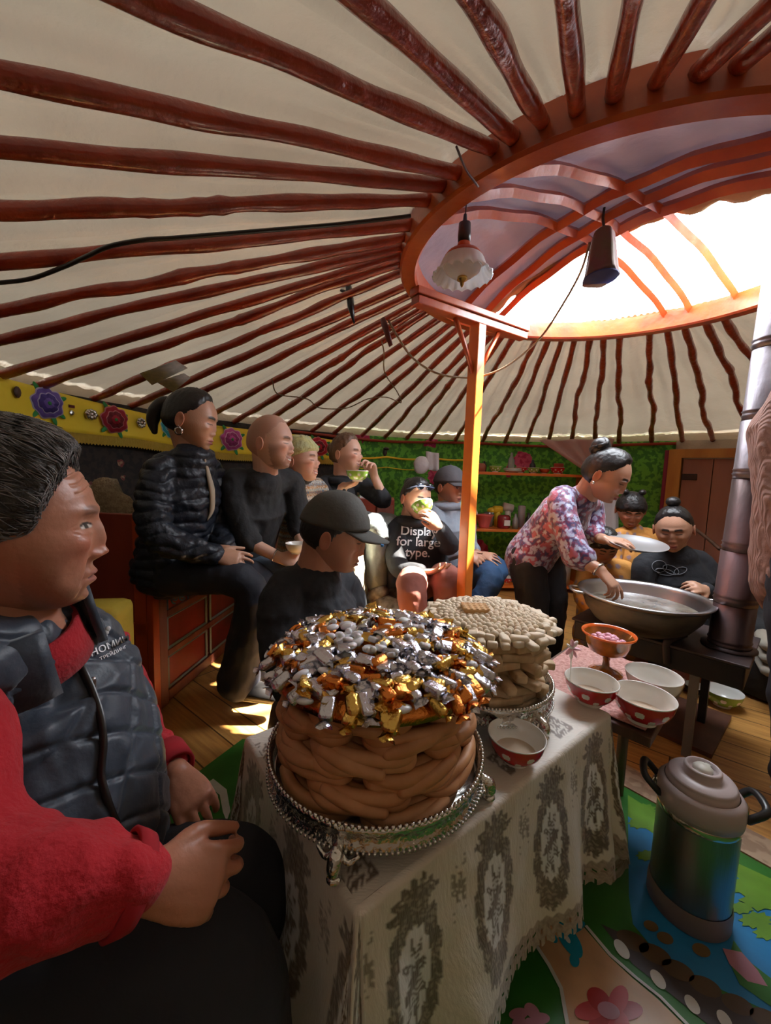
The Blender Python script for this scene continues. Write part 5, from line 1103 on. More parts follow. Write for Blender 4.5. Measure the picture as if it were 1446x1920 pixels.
# hairline masks: y forward, z up
def m_short(P, D, line=.30, nape=-.22, temple=.16):
    x, y, z = P[:, 0], P[:, 1], P[:, 2]; ax = np.abs(x); zl = np.interp(y, [-.5, -.14, -.05, .04, .10, .16, .26, .34], [nape, nape, -.04, -.06, temple - .04, temple + .05, line - .03, line]) - .55 * np.maximum(0, ax - .15) * sst(.05, .18, y)
    return z - zl + .012 * np.sin(x * 40)
def m_back(P, D, line=.345):                                      # swept back, all of the skull behind the ears
    x, y, z = P[:, 0], P[:, 1], P[:, 2]; zl = np.interp(y, [-.5, -.12, -.04, .03, .10, .17, .26, .33], [-.32, -.28, .0, .04, .18, .28, line + .02, line + .05]) - .7 * np.maximum(0, np.abs(x) - .13) * sst(.05, .18, y); return z - zl + .006 * np.sin(x * 45)
def hand(b, wr, dirv, back, side=1, size=1.0, curl=(.3, .35, .4, .45), thumb=.4, spread=.10, col=(.4, .2, .15)):
    Y = unit(dirv); N = unit(np.asarray(back, float) - Y * (np.asarray(back, float) @ Y)); X = np.cross(Y, N) * side; s = size; wr = np.asarray(wr, float)
    b.tube([wr - Y * .02 * s, wr + Y * .012 * s, wr + Y * .045 * s, wr + Y * .078 * s], np.array([.019, .020, .0165, .0125]) * s, 12, el=np.array([1.25, 1.5, 2.25, 2.9]), up=N, col=col, round_=True)
    for k, (bx, L) in enumerate(((.030, .070), (.0105, .078), (-.0095, .073), (-.029, .058))):
        base = wr + Y * (.078 - .006 * abs(k - 1)) * s + X * bx * s; a = radians(0); d = unit(Y + X * spread * (1.5 - k) * .7); c = curl[k]; pts = [base - d * .02 * s, base]; p = base; an = 0
        for seg_ in (.45, .31, .24):
            an += c * (1.0 if seg_ == .45 else 1.15); dd = d * cos(an) - N * sin(an); p = p + dd * L * seg_ * s; pts.append(p)
        b.tube(pts, np.array([.0088, .0088, .0082, .0074, .0060]) * s, 8, col=col, round_=True, smooth=3)
    p0 = wr + Y * .022 * s + X * .022 * s; d1 = unit(X * (.9 - .4 * thumb) + Y * .65 - N * .35 * thumb); d2 = unit(X * (.55 - .6 * thumb) + Y * .9 - N * .5 * thumb)
    b.tube([p0, p0 + d1 * .032 * s, p0 + d1 * .034 * s + d2 * .030 * s, p0 + d1 * .034 * s + d2 * .054 * s], np.array([.0125, .0105, .0092, .0070]) * s, 8, col=col, round_=True, smooth=3)
def remesh(b, vox, smooth=4, fold=None):
    me = b.mesh('tmp'); o = bpy.data.objects.new('tmp', me); COL.objects.link(o)
    r = o.modifiers.new('r', 'REMESH'); r.mode = 'VOXEL'; r.voxel_size = vox; r.use_smooth_shade = True
    s = o.modifiers.new('s', 'SMOOTH'); s.factor = .5; s.iterations = smooth
    dg = bpy.context.evaluated_depsgraph_get(); m2 = bpy.data.meshes.new_from_object(o.evaluated_get(dg)); bpy.data.objects.remove(o); bpy.data.meshes.remove(me)
    n = len(m2.vertices); co = np.empty(n * 3); m2.vertices.foreach_get('co', co); co = co.reshape(-1, 3); no = np.empty(n * 3); m2.vertices.foreach_get('normal', no); no = no.reshape(-1, 3)
    if fold is not None:
        co = co + no * fold(co, no)[:, None]; m2.vertices.foreach_set('co', co.ravel()); m2.update()
    return m2, co
def mesh_obj(name, me, mats, parent=None, cols=None):
    o = bpy.data.objects.new(name, me); me.materials.clear()
    for m in (mats if isinstance(mats, (list, tuple)) else [mats]): me.materials.append(m)
    COL.objects.link(o); me.polygons.foreach_set('use_smooth', [True] * len(me.polygons))
    if cols is not None:
        ca = me.color_attributes.new('Col', 'FLOAT_COLOR', 'POINT'); C = np.ones((len(me.vertices), 4)); C[:, :3] = cols; ca.data.foreach_set('color', C.ravel())
    if parent is not None: put(o, parent)
    return o
M_skin = mat('skin', attr=True, rough=.42, bump=(220, .25, .002), sss=.12)
M_skinold = mat('weathered_skin', attr=True, rough=.38, bump=(75, .35, .003), sss=.08)
M_hairb = mat('black_hair', (0.012, 0.010, 0.010), .42, bump=(70, .5, .004), stretch=(1, 1, 1)); M_hairg = mat('greying_hair', (0.018, 0.015, 0.015), .5, bump=(120, .9, .006), var=(0.075, 0.065, 0.06), vscale=90); M_hairbr = mat('brown_hair', (0.12, 0.06, 0.035), .5, bump=(90, .6, .005), var=(0.17, 0.09, 0.05), vscale=30)
def folds(amp=.006, f=22, seed=1, zs=1.0):
    def g(co, no): Q = co * [1, 1, zs]; return amp * (wnoise(Q, f, seed) * .7 + .4 * wnoise(Q, f * 2.1, seed + 2))
    return g
def J(t): return W(*t)
def limb(b, pts, rad, seg=14, el=1.0, up=None, sm=6): b.tube([J(p) if len(p) == 3 and max(p) > 20 else np.asarray(p, float) for p in pts], rad, seg, smooth=sm, el=el, up=up, round_=True)
def torso(b, P, face, r, el): b.tube([J(p) for p in P], r, 20, smooth=7, el=el, up=face, round_=True)
def person(label, H, skin, P, hands=(), mat_skin=None, feat=None, paint=None, jaw=.30, wide=1., vox=.0045, res=(112, 84), neck_r=.052, name='person', sc=1.0, grp=None, handsize=1.0, legs=True, tex=(.6,)):
    root = thing(name, label, 'person', (H.c[0], H.c[1], 0), grp)
    b = MB(); col = skin
    jawp = H.w([(0, -.15, -.16)])[0]
    face = H.F * [1, 1, 0]
    nb = J(P['neck']); b.tube([J(P['pelvis']), J(P['chest']), nb, nb * .35 + jawp * .65, jawp], np.array([.085, .085, neck_r * 1.15, neck_r, neck_r]) * sc, 16, smooth=6, round_=True)
    for s in 'NF':
        if 'sh' + s in P: limb(b, [P['sh'+s], P['el'+s], P['wr'+s]], np.array([.034, .034, .026]) * sc); b.tube([J(P['chest']), J(P['sh'+s])], .045 * sc, 10, round_=True)
        if legs and 'hip' + s in P: limb(b, [P['pelvis'], P['hip'+s], P['knee'+s], P['ank'+s]], np.array([.06, .06, .045, .035]) * sc)
    for (wr, tip, back, side, kw) in hands:
        w_ = J(wr); hand(b, w_, J(tip) - w_, back, side, handsize, **kw)
    me, co = remesh(b, vox, 3)
    # join with the head: same object
    bh = MB(); add_head(bh, H, skin, feat, paint, jaw, wide, res)
    V = np.empty(len(me.vertices) * 3); me.vertices.foreach_get('co', V); V = V.reshape(-1, 3); Fs = [tuple(p.vertices) for p in me.polygons]; bpy.data.meshes.remove(me)
    tone = np.array(skin) * (1 + .06 * wnoise(V, 40, 2)[:, None])
    bb = MB(); bb.v = [V]; bb.f = Fs; bb.m = [0] * len(Fs); bb.c = [tone]; bb.n = len(V)
    for v, c in zip(bh.v, bh.c): bb.v.append(v); bb.c.append(c)
    bb.f += [tuple(i + len(V) for i in f) for f in bh.f]; bb.m += [0] * len(bh.f)
    bb.build('body', mat_skin or M_skin, root, attr=True)
    return root
def garment(root, name, mats, parts, vox=.007, smooth=5, fold=None, cols=None, cut=None):
    b = MB()
    for p in parts: p(b)
    me, co = remesh(b, vox, smooth, fold)
    if cut is not None:
        bm = bmesh.new(); bm.from_mesh(me); k = cut(co); bm.verts.ensure_lookup_table(); bmesh.ops.delete(bm, geom=[v for v in bm.verts if k[v.index]], context='VERTS'); bm.to_mesh(me); bm.free()
        n = len(me.vertices); co = np.empty(n * 3); me.vertices.foreach_get('co', co); co = co.reshape(-1, 3)
    return mesh_obj(name, me, mats, root, cols(co) if cols is not None else None)
def Lm(pts, rad, el=1.0, up=None): return lambda b: limb(b, pts, rad, 16, el, up)
def Ts(pts, face, rad, el): return lambda b: torso(b, pts, face, rad, el)
def toe(root, name, ank, d, m, L=.24, r=.042, sole=None, zfloor=None):
    a = J(ank) if len(ank) == 3 and max(ank) > 20 else np.asarray(ank, float); d = unit(d); b = MB(); z = -.0
    b.tube([a + [0, 0, .02], a - d * .02 - [0, 0, .03], a + d * L * .35 - [0, 0, .045], a + d * L * .68 - [0, 0, .058]], [r * .95, r * 1.1, r * 1.0, r * .78], 14, smooth=5, round_=True, el=1.05)
    o = b.build(name, m, root)
    if sole: b = MB(); b.tube([a - d * .05 - [0, 0, .075], a + d * L * .3 - [0, 0, .078], a + d * L * .72 - [0, 0, .085]], [.012] * 3, 12, el=3.3, up=(0, 0, 1), smooth=4, round_=True); b.build('sole', sole, o)
    return o
def decal(text, size, org, xd, yd, nrm, target, m, parent, name='print', font_shear=0, space=1.0):
    cu = bpy.data.curves.new('t', 'FONT'); cu.body = text; cu.size = size; cu.align_x = 'CENTER'; cu.shear = font_shear; cu.space_line = .85; cu.offset = size * .012
    o = bpy.data.objects.new('t', cu); COL.objects.link(o); dg = bpy.context.evaluated_depsgraph_get(); me = bpy.data.meshes.new_from_object(o.evaluated_get(dg)); bpy.data.objects.remove(o)
    bm = bmesh.new(); bm.from_mesh(me); bmesh.ops.triangulate(bm, faces=bm.faces[:]); bmesh.ops.subdivide_edges(bm, edges=[e for e in bm.edges if e.calc_length() > size * .25], cuts=2)
    T_ = target.data; bvh = BVHTree.FromPolygons([v.co[:] for v in T_.vertices], [p.vertices[:] for p in T_.polygons])
    for v in bm.verts:
        q = Vector((org + xd * v.co.x + yd * v.co.y + nrm * .15).tolist()); h = bvh.ray_cast(q, Vector((-nrm).tolist()), .4)
        v.co = (h[0] + Vector(nrm.tolist()) * .004) if h[0] is not None else Vector((org + xd * v.co.x + yd * v.co.y).tolist())
    bm.to_mesh(me); bm.free(); ob = bpy.data.objects.new(name, me); me.materials.clear(); me.materials.append(m); COL.objects.link(ob); put(ob, parent); return ob
ASIAN = (0.53, 0.285, 0.185); PALE = (0.64, 0.38, 0.28); TAN_ = (0.44, 0.21, 0.135)
M_white = mat('white_print', (0.85, 0.85, 0.87), .6)

def hair_strands_on(H, root, hair, m, n=2600, L=.16, seed=3, lift=.012):
    rr = np.random.RandomState(seed); me = hair.data; bv = BVHTree.FromPolygons([v.co[:] for v in me.vertices], [p.vertices[:] for p in me.polygons]); b = MB(); VV = []; FF = []
    idx = rr.randint(0, len(me.vertices), n)
    for i in idx:
        v = me.vertices[int(i)]; p = np.array(v.co[:]); l = (p - H.c) @ H.M / H.hh
        if l[2] < -.1 and l[1] > 0: continue
        flow = H.M @ np.array([.25 * np.sign(l[0]) , .9, -.35 + rr.uniform(-.3, .3)]) + rr.uniform(-.22, .22, 3); pts = []; ll = L * H.hh * rr.uniform(.5, 1.1)
        q = p.copy(); ok = True
        for s_ in range(5):
            h = bv.find_nearest(Vector(q.tolist())); nn = np.array(h[1][:]); base = np.array(h[0][:])
            if np.linalg.norm(base - q) > .02: break
            pts.append(base + nn * (.0012 + lift * H.hh * (s_ / 4) ** 1.5)); d = unit(flow - nn * (flow @ nn)); q = base + d * ll / 4
        if len(pts) > 2: b.tube(pts, np.linspace(.0013, .0004, len(pts)), 3, cap=False)
    return b.build('hair_strands', m, hair)
# ---------------------------------------------------------------- 1. man in the foreground
H = Head(W(8, 978, .53), .245, fdir=(.85, .53), down=4); sk = (0.46, 0.20, 0.125)
chF = np.array([.97, -.12, 0])
P = dict(neck=(25, 1225, .57), chest=(50, 1340, .60), pelvis=(105, 1760, .60), shN=(-190, 1330, .43), elN=(-150, 1640, .37), wrN=(262, 1650, .42), shF=(175, 1235, .76), elF=(258, 1390, .86), wrF=(330, 1452, .76),
         hipN=(30, 1800, .50), kneeN=(400, 1850, .50), ankN=(420, 2300, .52), hipF=(160, 1700, .66), kneeF=(430, 1650, .66), ankF=(520, 1850, .78))
man = person('man with greying hair in a navy quilted vest over red fleece, nearest the camera', H, sk, P,
    hands=[((262, 1650, .42), (400, 1655, .45), np.array([.3, -.75, .55]), -1, dict(curl=(.55, .6, .65, .7), thumb=.8, spread=.05)),
           ((330, 1452, .76), (368, 1510, .71), np.array([.45, -.55, .6]), 1, dict(curl=(.5, .55, .6, .6), thumb=.7, spread=.05))],
    mat_skin=M_skinold, feat=dict(nose=1.05, age=1.0, brow=1.3, lips=.7, cheek=1.5), paint=dict(eye='squint', browon=.55, flush=.55, lip=(.34, .12, .10), stubble=np.array(sk) * .72, brow_c=(.06, .035, .03)), jaw=.12, wide=1.08, vox=.0032, res=(300, 230), neck_r=.062, handsize=.98)
hman = hair_shell(H, lambda P_, D: m_short(P_, D, .345, -.30, .06), lambda P_: .04 + .03 * sst(.1, .4, P_[:, 2]) + .01 * sst(.0, .3, P_[:, 1]), M_hairg, man, jaw=.12, wide=1.08, rough=.010, rfreq=26, res=(200, 150), ripple=(1, .6, 1))
hair_strands_on(H, man, hman, mat('hair_strand', (0.03, 0.026, 0.025), .4, var=(0.24, 0.22, 0.21), vscale=60), n=4200)
M_redfl = mat('red_fleece', (0.46, 0.008, 0.018), .9, bump=(140, .6, .005), sheen=.08, var=(0.36, 0.006, 0.014), vscale=9)
M_vest = mat('navy_quilted', (0.030, 0.042, 0.065), .5, bump=(18, .5, .010), sheen=.2)
def quilt(co, no):
    a = co[:, 0] * .75 + co[:, 1] * -.66; z = co[:, 2]; u = (a * 1.2 + z) / .085; v = (a * 1.2 - z) / .085
    du = np.abs(u - np.round(u)); dv = np.abs(v - np.round(v)); g = np.minimum(du, dv); return -.007 * np.exp(-(g / .07) ** 2) + .005 * wnoise(co, 26, 3) + .003 * wnoise(co, 60, 5)
vest = garment(man, 'quilted_vest', M_vest, [Ts([(20, 1215, .58), (35, 1300, .60), (70, 1440, .61), (100, 1580, .60), (110, 1690, .60)], chF, [.085, .135, .150, .152, .135], [1.15, 1.32, 1.25, 1.15, 1.15]),
    Lm([(20, 1230, .58), (-120, 1275, .47), (-165, 1320, .44)], [.09, .085, .07]), Lm([(40, 1235, .60), (130, 1215, .68), (165, 1240, .74)], [.08, .075, .065])], vox=.0042, smooth=4, fold=quilt)
wr_f = lambda co, no: .006 * wnoise(co, 34, 4) + .0035 * wnoise(co, 75, 7)
garment(man, 'red_fleece_sleeve', M_redfl, [Lm([P['shN'], (-185, 1480, .38), P['elN'], (40, 1668, .375), (225, 1652, .41)], [.075, .078, .075, .064, .042])], vox=.005, smooth=4, fold=lambda co, no: .009 * wnoise(co * [1.6, 1, 1], 26, 2) + .004 * wnoise(co, 60, 6))
garment(man, 'red_fleece_sleeve', M_redfl, [Lm([(165, 1225, .75), (215, 1290, .82), (255, 1385, .86), (312, 1432, .785)], [.062, .062, .056, .041])], vox=.005, smooth=4, fold=wr_f)
for a_, c_ in (((225, 1652, .41), (262, 1650, .42)), ((305, 1425, .79), (328, 1448, .765))):
    p0, p1 = J(a_), J(c_); b = MB(); b.tube([p0, p0 * .4 + p1 * .6, p1], [.043, .040, .037], 40, cap=False); V = b.v[0]
    ctr = p0; b.build('ribbed_cuff', mat('red_rib', (0.34, 0.006, 0.014), .9, bump=(30, .3, .003)), man, solid=.006)
nb, jw = J(P['neck']), H.w([(0, -.04, -.32)])[0]
b = MB(); ax_ = unit(jw - nb); b.tube([nb - ax_ * .02, nb + ax_ * .012, nb + ax_ * .038], [.088, .080, .076], 40, cap=False); b.build('red_collar', M_redfl, man, solid=.008)
b = MB(); b.tube([nb - ax_ * .02 + chF * .0, nb + ax_ * .03, nb + ax_ * .075 ], [.104, .098, .094], 48, cap=False); V = b.v[0]; b.f = [f for f in b.f if not (((V[list(f)].mean(0) - nb) @ unit(np.array([.85, .1, 0]))) > .085)]; b.m = [0] * len(b.f); b.build('vest_collar', M_vest, man, solid=.012)
def on_surf(obj, u, v, off=.004):
    T_ = obj.data; bv = BVHTree.FromPolygons([x.co[:] for x in T_.vertices], [p.vertices[:] for p in T_.polygons]); return lambda u, v: (lambda h: (np.array(h[0][:]) + np.array(h[1][:]) * off) if h[0] is not None else None)(bv.ray_cast(Vector(CAM.tolist()), Vector(unit(ray(u, v)).tolist())))
sf = on_surf(vest, 0, 0); zl = [sf(u, v) for u, v in ((128, 1205), (150, 1250), (172, 1300), (186, 1350), (190, 1400), (186, 1450), (196, 1500), (215, 1540), (228, 1580))]; zl = [p for p in zl if p is not None]
b = MB(); b.tube(zl, .0042, 6, smooth=5, el=1.6); b.build('zip', M_blk, vest)
zp_ = sf(172, 1282); b = MB(); b.tube([zp_ + [0, 0, .004], zp_ - [0, 0, .022]], [.0042, .0030], 8, round_=True); b.build('zip_pull', M_alu, vest)
vd = -unit(ray(214, 1198)); xd = unit(np.cross(np.array([0, 0, 1.0]), vd)); xd = unit(xd + np.array([0, 0, .30])); yd = unit(np.cross(vd, xd))
lc = sf(206, 1217); 
decal('НОМИН', .0142, lc - yd * .000, xd, yd, vd, vest, M_white, vest, 'logo_text'); decal('ТРЕЙДИНГ', .0071, lc - yd * .0110, xd, yd, vd, vest, M_white, vest, 'logo_text'); 
b = MB(); q = sf(199, 1192)
for k in range(3): b.ball(q + xd * .004 * (k - 1) + yd * .004 * k, (.004, .0015, .005), R=frame(xd, z=yd + xd * (k - 1) * .6), seg=8, rings=5)
b.build('logo_mark', M_white, vest)
M_navyt = mat('dark_trousers', (0.016, 0.018, 0.026), .8, bump=(30, .5, .006))
garment(man, 'trousers', M_navyt, [Lm([(60, 1760, .60), P['hipN'], P['kneeN'], (420, 2200, .52)], [.12, .105, .085, .07]), Lm([(110, 1730, .62), P['hipF'], P['kneeF'], (500, 1800, .76)], [.11, .095, .075, .06])], vox=.008, fold=folds(.006, 20, 2))
st_ = J((90, 1790, .60)); b = MB(); b.lathe([(0, 0), (.15, 0), (.16, .02), (.14, .17), (0, .18)], (st_[0] - .03, st_[1], 0), 24); tag(b.build('low_stool', M_dkwood), 'low dark stool under the man in the navy vest', 'stool')

# ---------------------------------------------------------------- generic seated or standing figure from its joints
def trousers(root, P, m, r=(.10, .085, .066, .055), vox=.008, seed=1, amp=.006, name='trousers', bell=None):
    parts = []
    for s in 'NF': parts.append(Lm([P['pelvis'], P['hip'+s], P['knee'+s], P['ank'+s]], list(r) if bell is None else [r[0], r[1], r[2], bell]))
    return garment(root, name, m, parts, vox=vox, fold=folds(amp, 24, seed))
def tee(root, name, P, face, m, r=(.125, .120, .135, .085), el=(1.25, 1.2, 1.35, 1.25), sl=(.058, .050, .036), sleeve=1.0, vox=.0065, fold=None, cols=None, waist='waist', extra=(), smooth=5, hem=None, low=True):
    nk = tuple(np.array(P['neck']) * .78 + np.array(P['chest']) * .22) if low else P['neck']
    parts = [Ts([hem or P['pelvis'], P[waist], P['chest'], nk], face, list(r), list(el))]
    for s in 'NF':
        e, w = np.array(P['el'+s], float), np.array(P['wr'+s], float); end = tuple(e + (w - e) * sleeve)
        c = np.array(P['neck'], float) * .6 + np.array(P['chest'], float) * .4
        parts.append(Lm([tuple(c), P['sh'+s], P['el'+s], end], [r[3] * .8, sl[0], sl[1], sl[2]]))
    parts += list(extra); return garment(root, name, m, parts, vox=vox, smooth=smooth, fold=fold or folds(.005, 26, 3), cols=cols)
def collar(root, P, H, m, r=.066, h=.05, name='collar', flare=1.1, th=.008):
    nb = J(P['neck']); jw = H.w([(0, -.08, -.30)])[0]; a = unit(jw - nb); b = MB(); b.tube([nb, nb + a * h * .5, nb + a * h], [r * flare, r * 1.02, r], 32, cap=False); return b.build(name, m, root, solid=th)

# ---------------------------------------------------------------- 2. woman in the puffer jacket
H = Head(W(360, 786, 1.60), .232, ang=24, down=12)
P = dict(neck=(362, 866, 1.64), chest=(345, 925, 1.67), waist=(330, 1005, 1.69), pelvis=(320, 1062, 1.71), shN=(302, 888, 1.55), elN=(296, 1000, 1.48), wrN=(405, 1043, 1.56), shF=(392, 888, 1.80), elF=(408, 985, 1.82), wrF=(422, 1030, 1.68),
         hipN=(325, 1078, 1.64), kneeN=(468, 1100, 1.60), ankN=(448, 1275, 1.68), hipF=(345, 1075, 1.80), kneeF=(488, 1092, 1.78), ankF=(492, 1268, 1.84))
w1 = person('woman with black ponytail in a black puffer jacket sitting at the bed end', H, ASIAN, P,
    hands=[((405, 1043, 1.56), (440, 1048, 1.58), np.array([-.1, -.8, .6]), -1, dict(curl=(.25, .3, .35, .4), thumb=.5)), ((422, 1030, 1.66), (440, 1052, 1.62), np.array([.3, -.5, .8]), 1, dict(curl=(.35, .4, .45, .5), thumb=.7))],
    feat=dict(nose=.75, cheek=1.2), paint=dict(eye='down', lip=(.42, .10, .10)), res=(160, 120), vox=.0040)
hair_shell(H, m_back, .035, M_hairb, w1, rough=.006)
b = MB(); b.tube(H.w([(0, -.36, .18), (0, -.52, .14), (0, -.62, -.02), (0, -.64, -.20), (0, -.58, -.36)]), np.array([.12, .12, .125, .10, .05]) * H.hh, 16, smooth=6, round_=True); b.build('ponytail', M_hairb, w1)
b = MB(); b.lathe([(.012, 0), (.017, .002), (.012, .004)], H.w([(.35, -.02, -.20)])[0] - [0, 0, .01], 16, R=frame(H.U, z=H.X)); b.ball(H.w([(.355, -.02, -.16)])[0], .005); b.build('earring', M_silverp, w1)
def puff(co, no):
    z = co[:, 2]; return .008 * np.abs(np.sin((z + .018 * wnoise(co, 14, 1)) * pi / .040)) ** .6 + .005 * wnoise(co, 50, 3) - .004
M_puff = mat('black_puffer', (0.014, 0.017, 0.026), .42, bump=(60, .6, .006), spec=.35)
jk = tee(w1, 'puffer_jacket', P, chF, M_puff, r=(.135, .125, .135, .085), el=(1.2, 1.2, 1.35, 1.2), sl=(.068, .062, .042), sleeve=.93, low=False, vox=.005, fold=puff, smooth=3)
fwd_, rgt = chF, None
sf = on_surf(jk, 0, 0, .003)
pl = [sf(u, v) for u, v in ((384, 862), (390, 890), (396, 920), (396, 955), (388, 975))]; pl = [p for p in pl if p is not None]
if len(pl) > 1: b = MB(); b.tube(pl, [.006, .014, .020, .018, .004][:len(pl)], 10, smooth=4, el=.5); b.build('beige_lining', mat('beige_cloth', (0.40, 0.33, 0.25), .8), jk)
collar(w1, P, H, M_puff, .070, .055, 'jacket_collar', 1.15, .012); collar(w1, P, H, mat('beige_cloth'), .060, .060, 'beige_collar', 1.05, .006)
trousers(w1, P, mat('black_trousers', (0.010, 0.011, 0.020), .75, bump=(40, .3, .004)), bell=.085, r=(.10, .09, .068, .06))
toe(w1, 'shoe', P['ankN'], np.array([1, -.1, 0]), M_blk); toe(w1, 'shoe', P['ankF'], np.array([1, .1, 0]), M_blk)

# ---------------------------------------------------------------- 3. bald man
H = Head(W(508, 829, 1.84), .245, ang=28, down=2)
P = dict(neck=(497, 893, 1.88), chest=(478, 945, 1.95), waist=(467, 1010, 1.99), pelvis=(460, 1062, 2.02), shN=(437, 908, 1.84), elN=(462, 1005, 1.80), wrN=(522, 1045, 1.80), shF=(545, 905, 2.04), elF=(560, 990, 2.02), wrF=(568, 1028, 1.88),
         hipN=(462, 1070, 1.95), kneeN=(540, 1092, 1.86), ankN=(535, 1240, 1.92), hipF=(480, 1066, 2.08), kneeF=(565, 1080, 2.02), ankF=(565, 1220, 2.06))
m1 = person('bald smiling man in a charcoal long-sleeved shirt and grey-blue trousers on the bed', H, PALE, P,
    hands=[((522, 1045, 1.80), (555, 1052, 1.80), np.array([.0, -.7, .7]), -1, dict(curl=(.5, .55, .6, .6), thumb=.7)), ((568, 1030, 1.88), (556, 1050, 1.84), np.array([.5, -.4, .7]), 1, dict(curl=(.6, .6, .6, .6), thumb=.7))],
    feat=dict(nose=1.1, smile=.9, brow=1.3, lips=.7, cheek=1.2), paint=dict(eye='down', smile=.9, teeth=True, stubble=np.array([.20, .10, .075]), lip=(.42, .17, .14), brow_c=(.16, .08, .05), flush=.3), jaw=.2, res=(160, 120), vox=.0042)
hair_shell(H, lambda P_, D: m_short(P_, D, .40, -.28, .20), .004, mat('cropped_hair', (0.48, 0.27, 0.195), .6, bump=(200, .3, .001)), m1, jaw=.2, sink=-.03, rough=.0, name='cropped_hair')
M_char = mat('charcoal_jersey', (0.022, 0.023, 0.026), .85, bump=(24, .6, .010))
tee(m1, 'long_sleeved_shirt', P, chF, M_char, r=(.130, .130, .150, .085), el=(1.2, 1.2, 1.35, 1.25), sl=(.066, .056, .040), sleeve=.22, fold=folds(.006, 24, 5))
trousers(m1, P, mat('slate_trousers', (0.10, 0.13, 0.17), .85, bump=(24, .7, .010)), seed=4)
toe(m1, 'shoe', P['ankN'], chF, M_blk); toe(m1, 'shoe', P['ankF'], chF, M_blk)
b = MB(); q = J((516, 1043, 1.80)); d = unit(J((530, 1048, 1.80)) - q)
b.tube([q - d * .002, q + d * .002], .031, 20, cap=False); b.build('bracelet', M_silverp, m1, solid=.003)
bowl(W(556, 1038, 1.80) - [0, 0, .0], .05, 'small white bowl held in the lap by the bald man', glaze=M_whitegl, dots=False, seg=24)

# ---------------------------------------------------------------- 4. woman in the beanie
H = Head(W(564, 862, 2.16), .235, ang=32, down=-2)
P = dict(neck=(566, 905, 2.20), chest=(566, 950, 2.27), waist=(562, 1000, 2.30), pelvis=(560, 1045, 2.32), shN=(548, 918, 2.16), elN=(560, 990, 2.10), wrN=(588, 1018, 2.08), shF=(596, 918, 2.34), elF=(602, 985, 2.30), wrF=(600, 1015, 2.18),
         hipN=(565, 1050, 2.26), kneeN=(652, 1020, 2.14), ankN=(664, 1165, 2.14), hipF=(580, 1050, 2.36), kneeF=(664, 1020, 2.30), ankF=(672, 1150, 2.30))
w2 = person('laughing woman in a pale yellow beanie and patterned fleece jacket on the bed', H, PALE, P,
    hands=[((588, 1018, 2.08), (606, 1030, 2.06), np.array([0, -.7, .7]), -1, dict(curl=(.5, .5, .5, .5)))], feat=dict(nose=.9, smile=1.2, cheek=1.4), paint=dict(eye='down', smile=1.2, teeth=True, lip=(.5, .16, .15), brow_c=(.2, .10, .06), flush=.4), vox=.0048)
hair_shell(H, lambda P_, D: P_[:, 2] - np.interp(P_[:, 1], [-.5, 0, .4], [-.16, .06, .20]), .065, mat('beanie_knit', (0.60, 0.58, 0.26), .95, bump=(60, .8, .01), var=(0.50, 0.52, 0.32), vscale=20), w2, name='beanie', rough=.012, rfreq=30, soft=.03)
FL = [(.10, .14, .20), (.55, .50, .42), (.45, .22, .08), (.25, .30, .34), (.60, .56, .50), (.30, .16, .08)]
def fair(co):
    z = co[:, 2]; a = np.arctan2(co[:, 1] - co[:, 1].mean(), co[:, 0] - co[:, 0].mean()); k = np.floor((z + .008 * np.abs(((a * 9) % 1) - .5)) / .014).astype(int); C = np.array(FL)[k % 6]; t = (np.sin(a * 60) * np.sin(z * 450) > .2); C[t] = np.array(FL)[(k[t] + 2) % 6]; return C
tee(w2, 'patterned_fleece', P, chF, mat('patterned_fleece', attr=True, rough=.95, bump=(150, .6, .006)), r=(.120, .115, .125, .08), sl=(.058, .052, .040), sleeve=.95, cols=fair)
collar(w2, P, H, mat('dark_knit', (.03, .03, .035), .9), .058, .055)
trousers(w2, P, mat('cream_trousers', (0.66, 0.62, 0.46), .9, bump=(24, .5, .008)), seed=8); toe(w2, 'shoe', P['ankN'], chF, M_blk); toe(w2, 'shoe', P['ankF'], chF, M_blk)

# ---------------------------------------------------------------- 5. woman in the dark hoodie, bowl in hand
H = Head(W(650, 850, 2.42), .228, ang=35, down=0)
P = dict(neck=(642, 900, 2.46), chest=(636, 945, 2.50), waist=(640, 985, 2.52), pelvis=(645, 1020, 2.53), shN=(607, 912, 2.42), elN=(618, 955, 2.34), wrN=(645, 912, 2.26), shF=(676, 908, 2.55), elF=(718, 938, 2.46), wrF=(702, 893, 2.42),
         hipN=(655, 1030, 2.45), kneeN=(700, 985, 2.24), ankN=(706, 1090, 2.26), hipF=(672, 1030, 2.55), kneeF=(727, 985, 2.36), ankF=(736, 1090, 2.36))
w3 = person('smiling brown-haired woman in a dark hoodie with one hand raised, holding a green bowl', H, PALE, P,
    hands=[((645, 912, 2.26), (672, 905, 2.22), np.array([0, .3, -.9]), -1, dict(curl=(.45, .45, .45, .45))), ((702, 893, 2.42), (694, 862, 2.38), np.array([.5, .6, .2]), 1, dict(curl=(.7, .6, .75, .8), thumb=.6))],
    feat=dict(nose=.9, smile=1.0, cheek=1.3), paint=dict(eye='down', smile=1, teeth=True, lip=(.5, .18, .16), brow_c=(.2, .1, .06), flush=.4), vox=.0048)
hair_shell(H, m_back, .045, M_hairbr, w3, rough=.012, rfreq=40); b = MB(); b.ball(H.w([(0, -.46, .12)])[0], np.array([.16, .14, .17]) * H.hh); b.build('hair_bun', M_hairbr, w3)
M_blkh = mat('black_hoodie', (0.018, 0.019, 0.024), .85, bump=(22, .6, .010))
tee(w3, 'hoodie', P, chF, M_blkh, r=(.125, .125, .135, .085), sl=(.062, .056, .044), sleeve=.35)
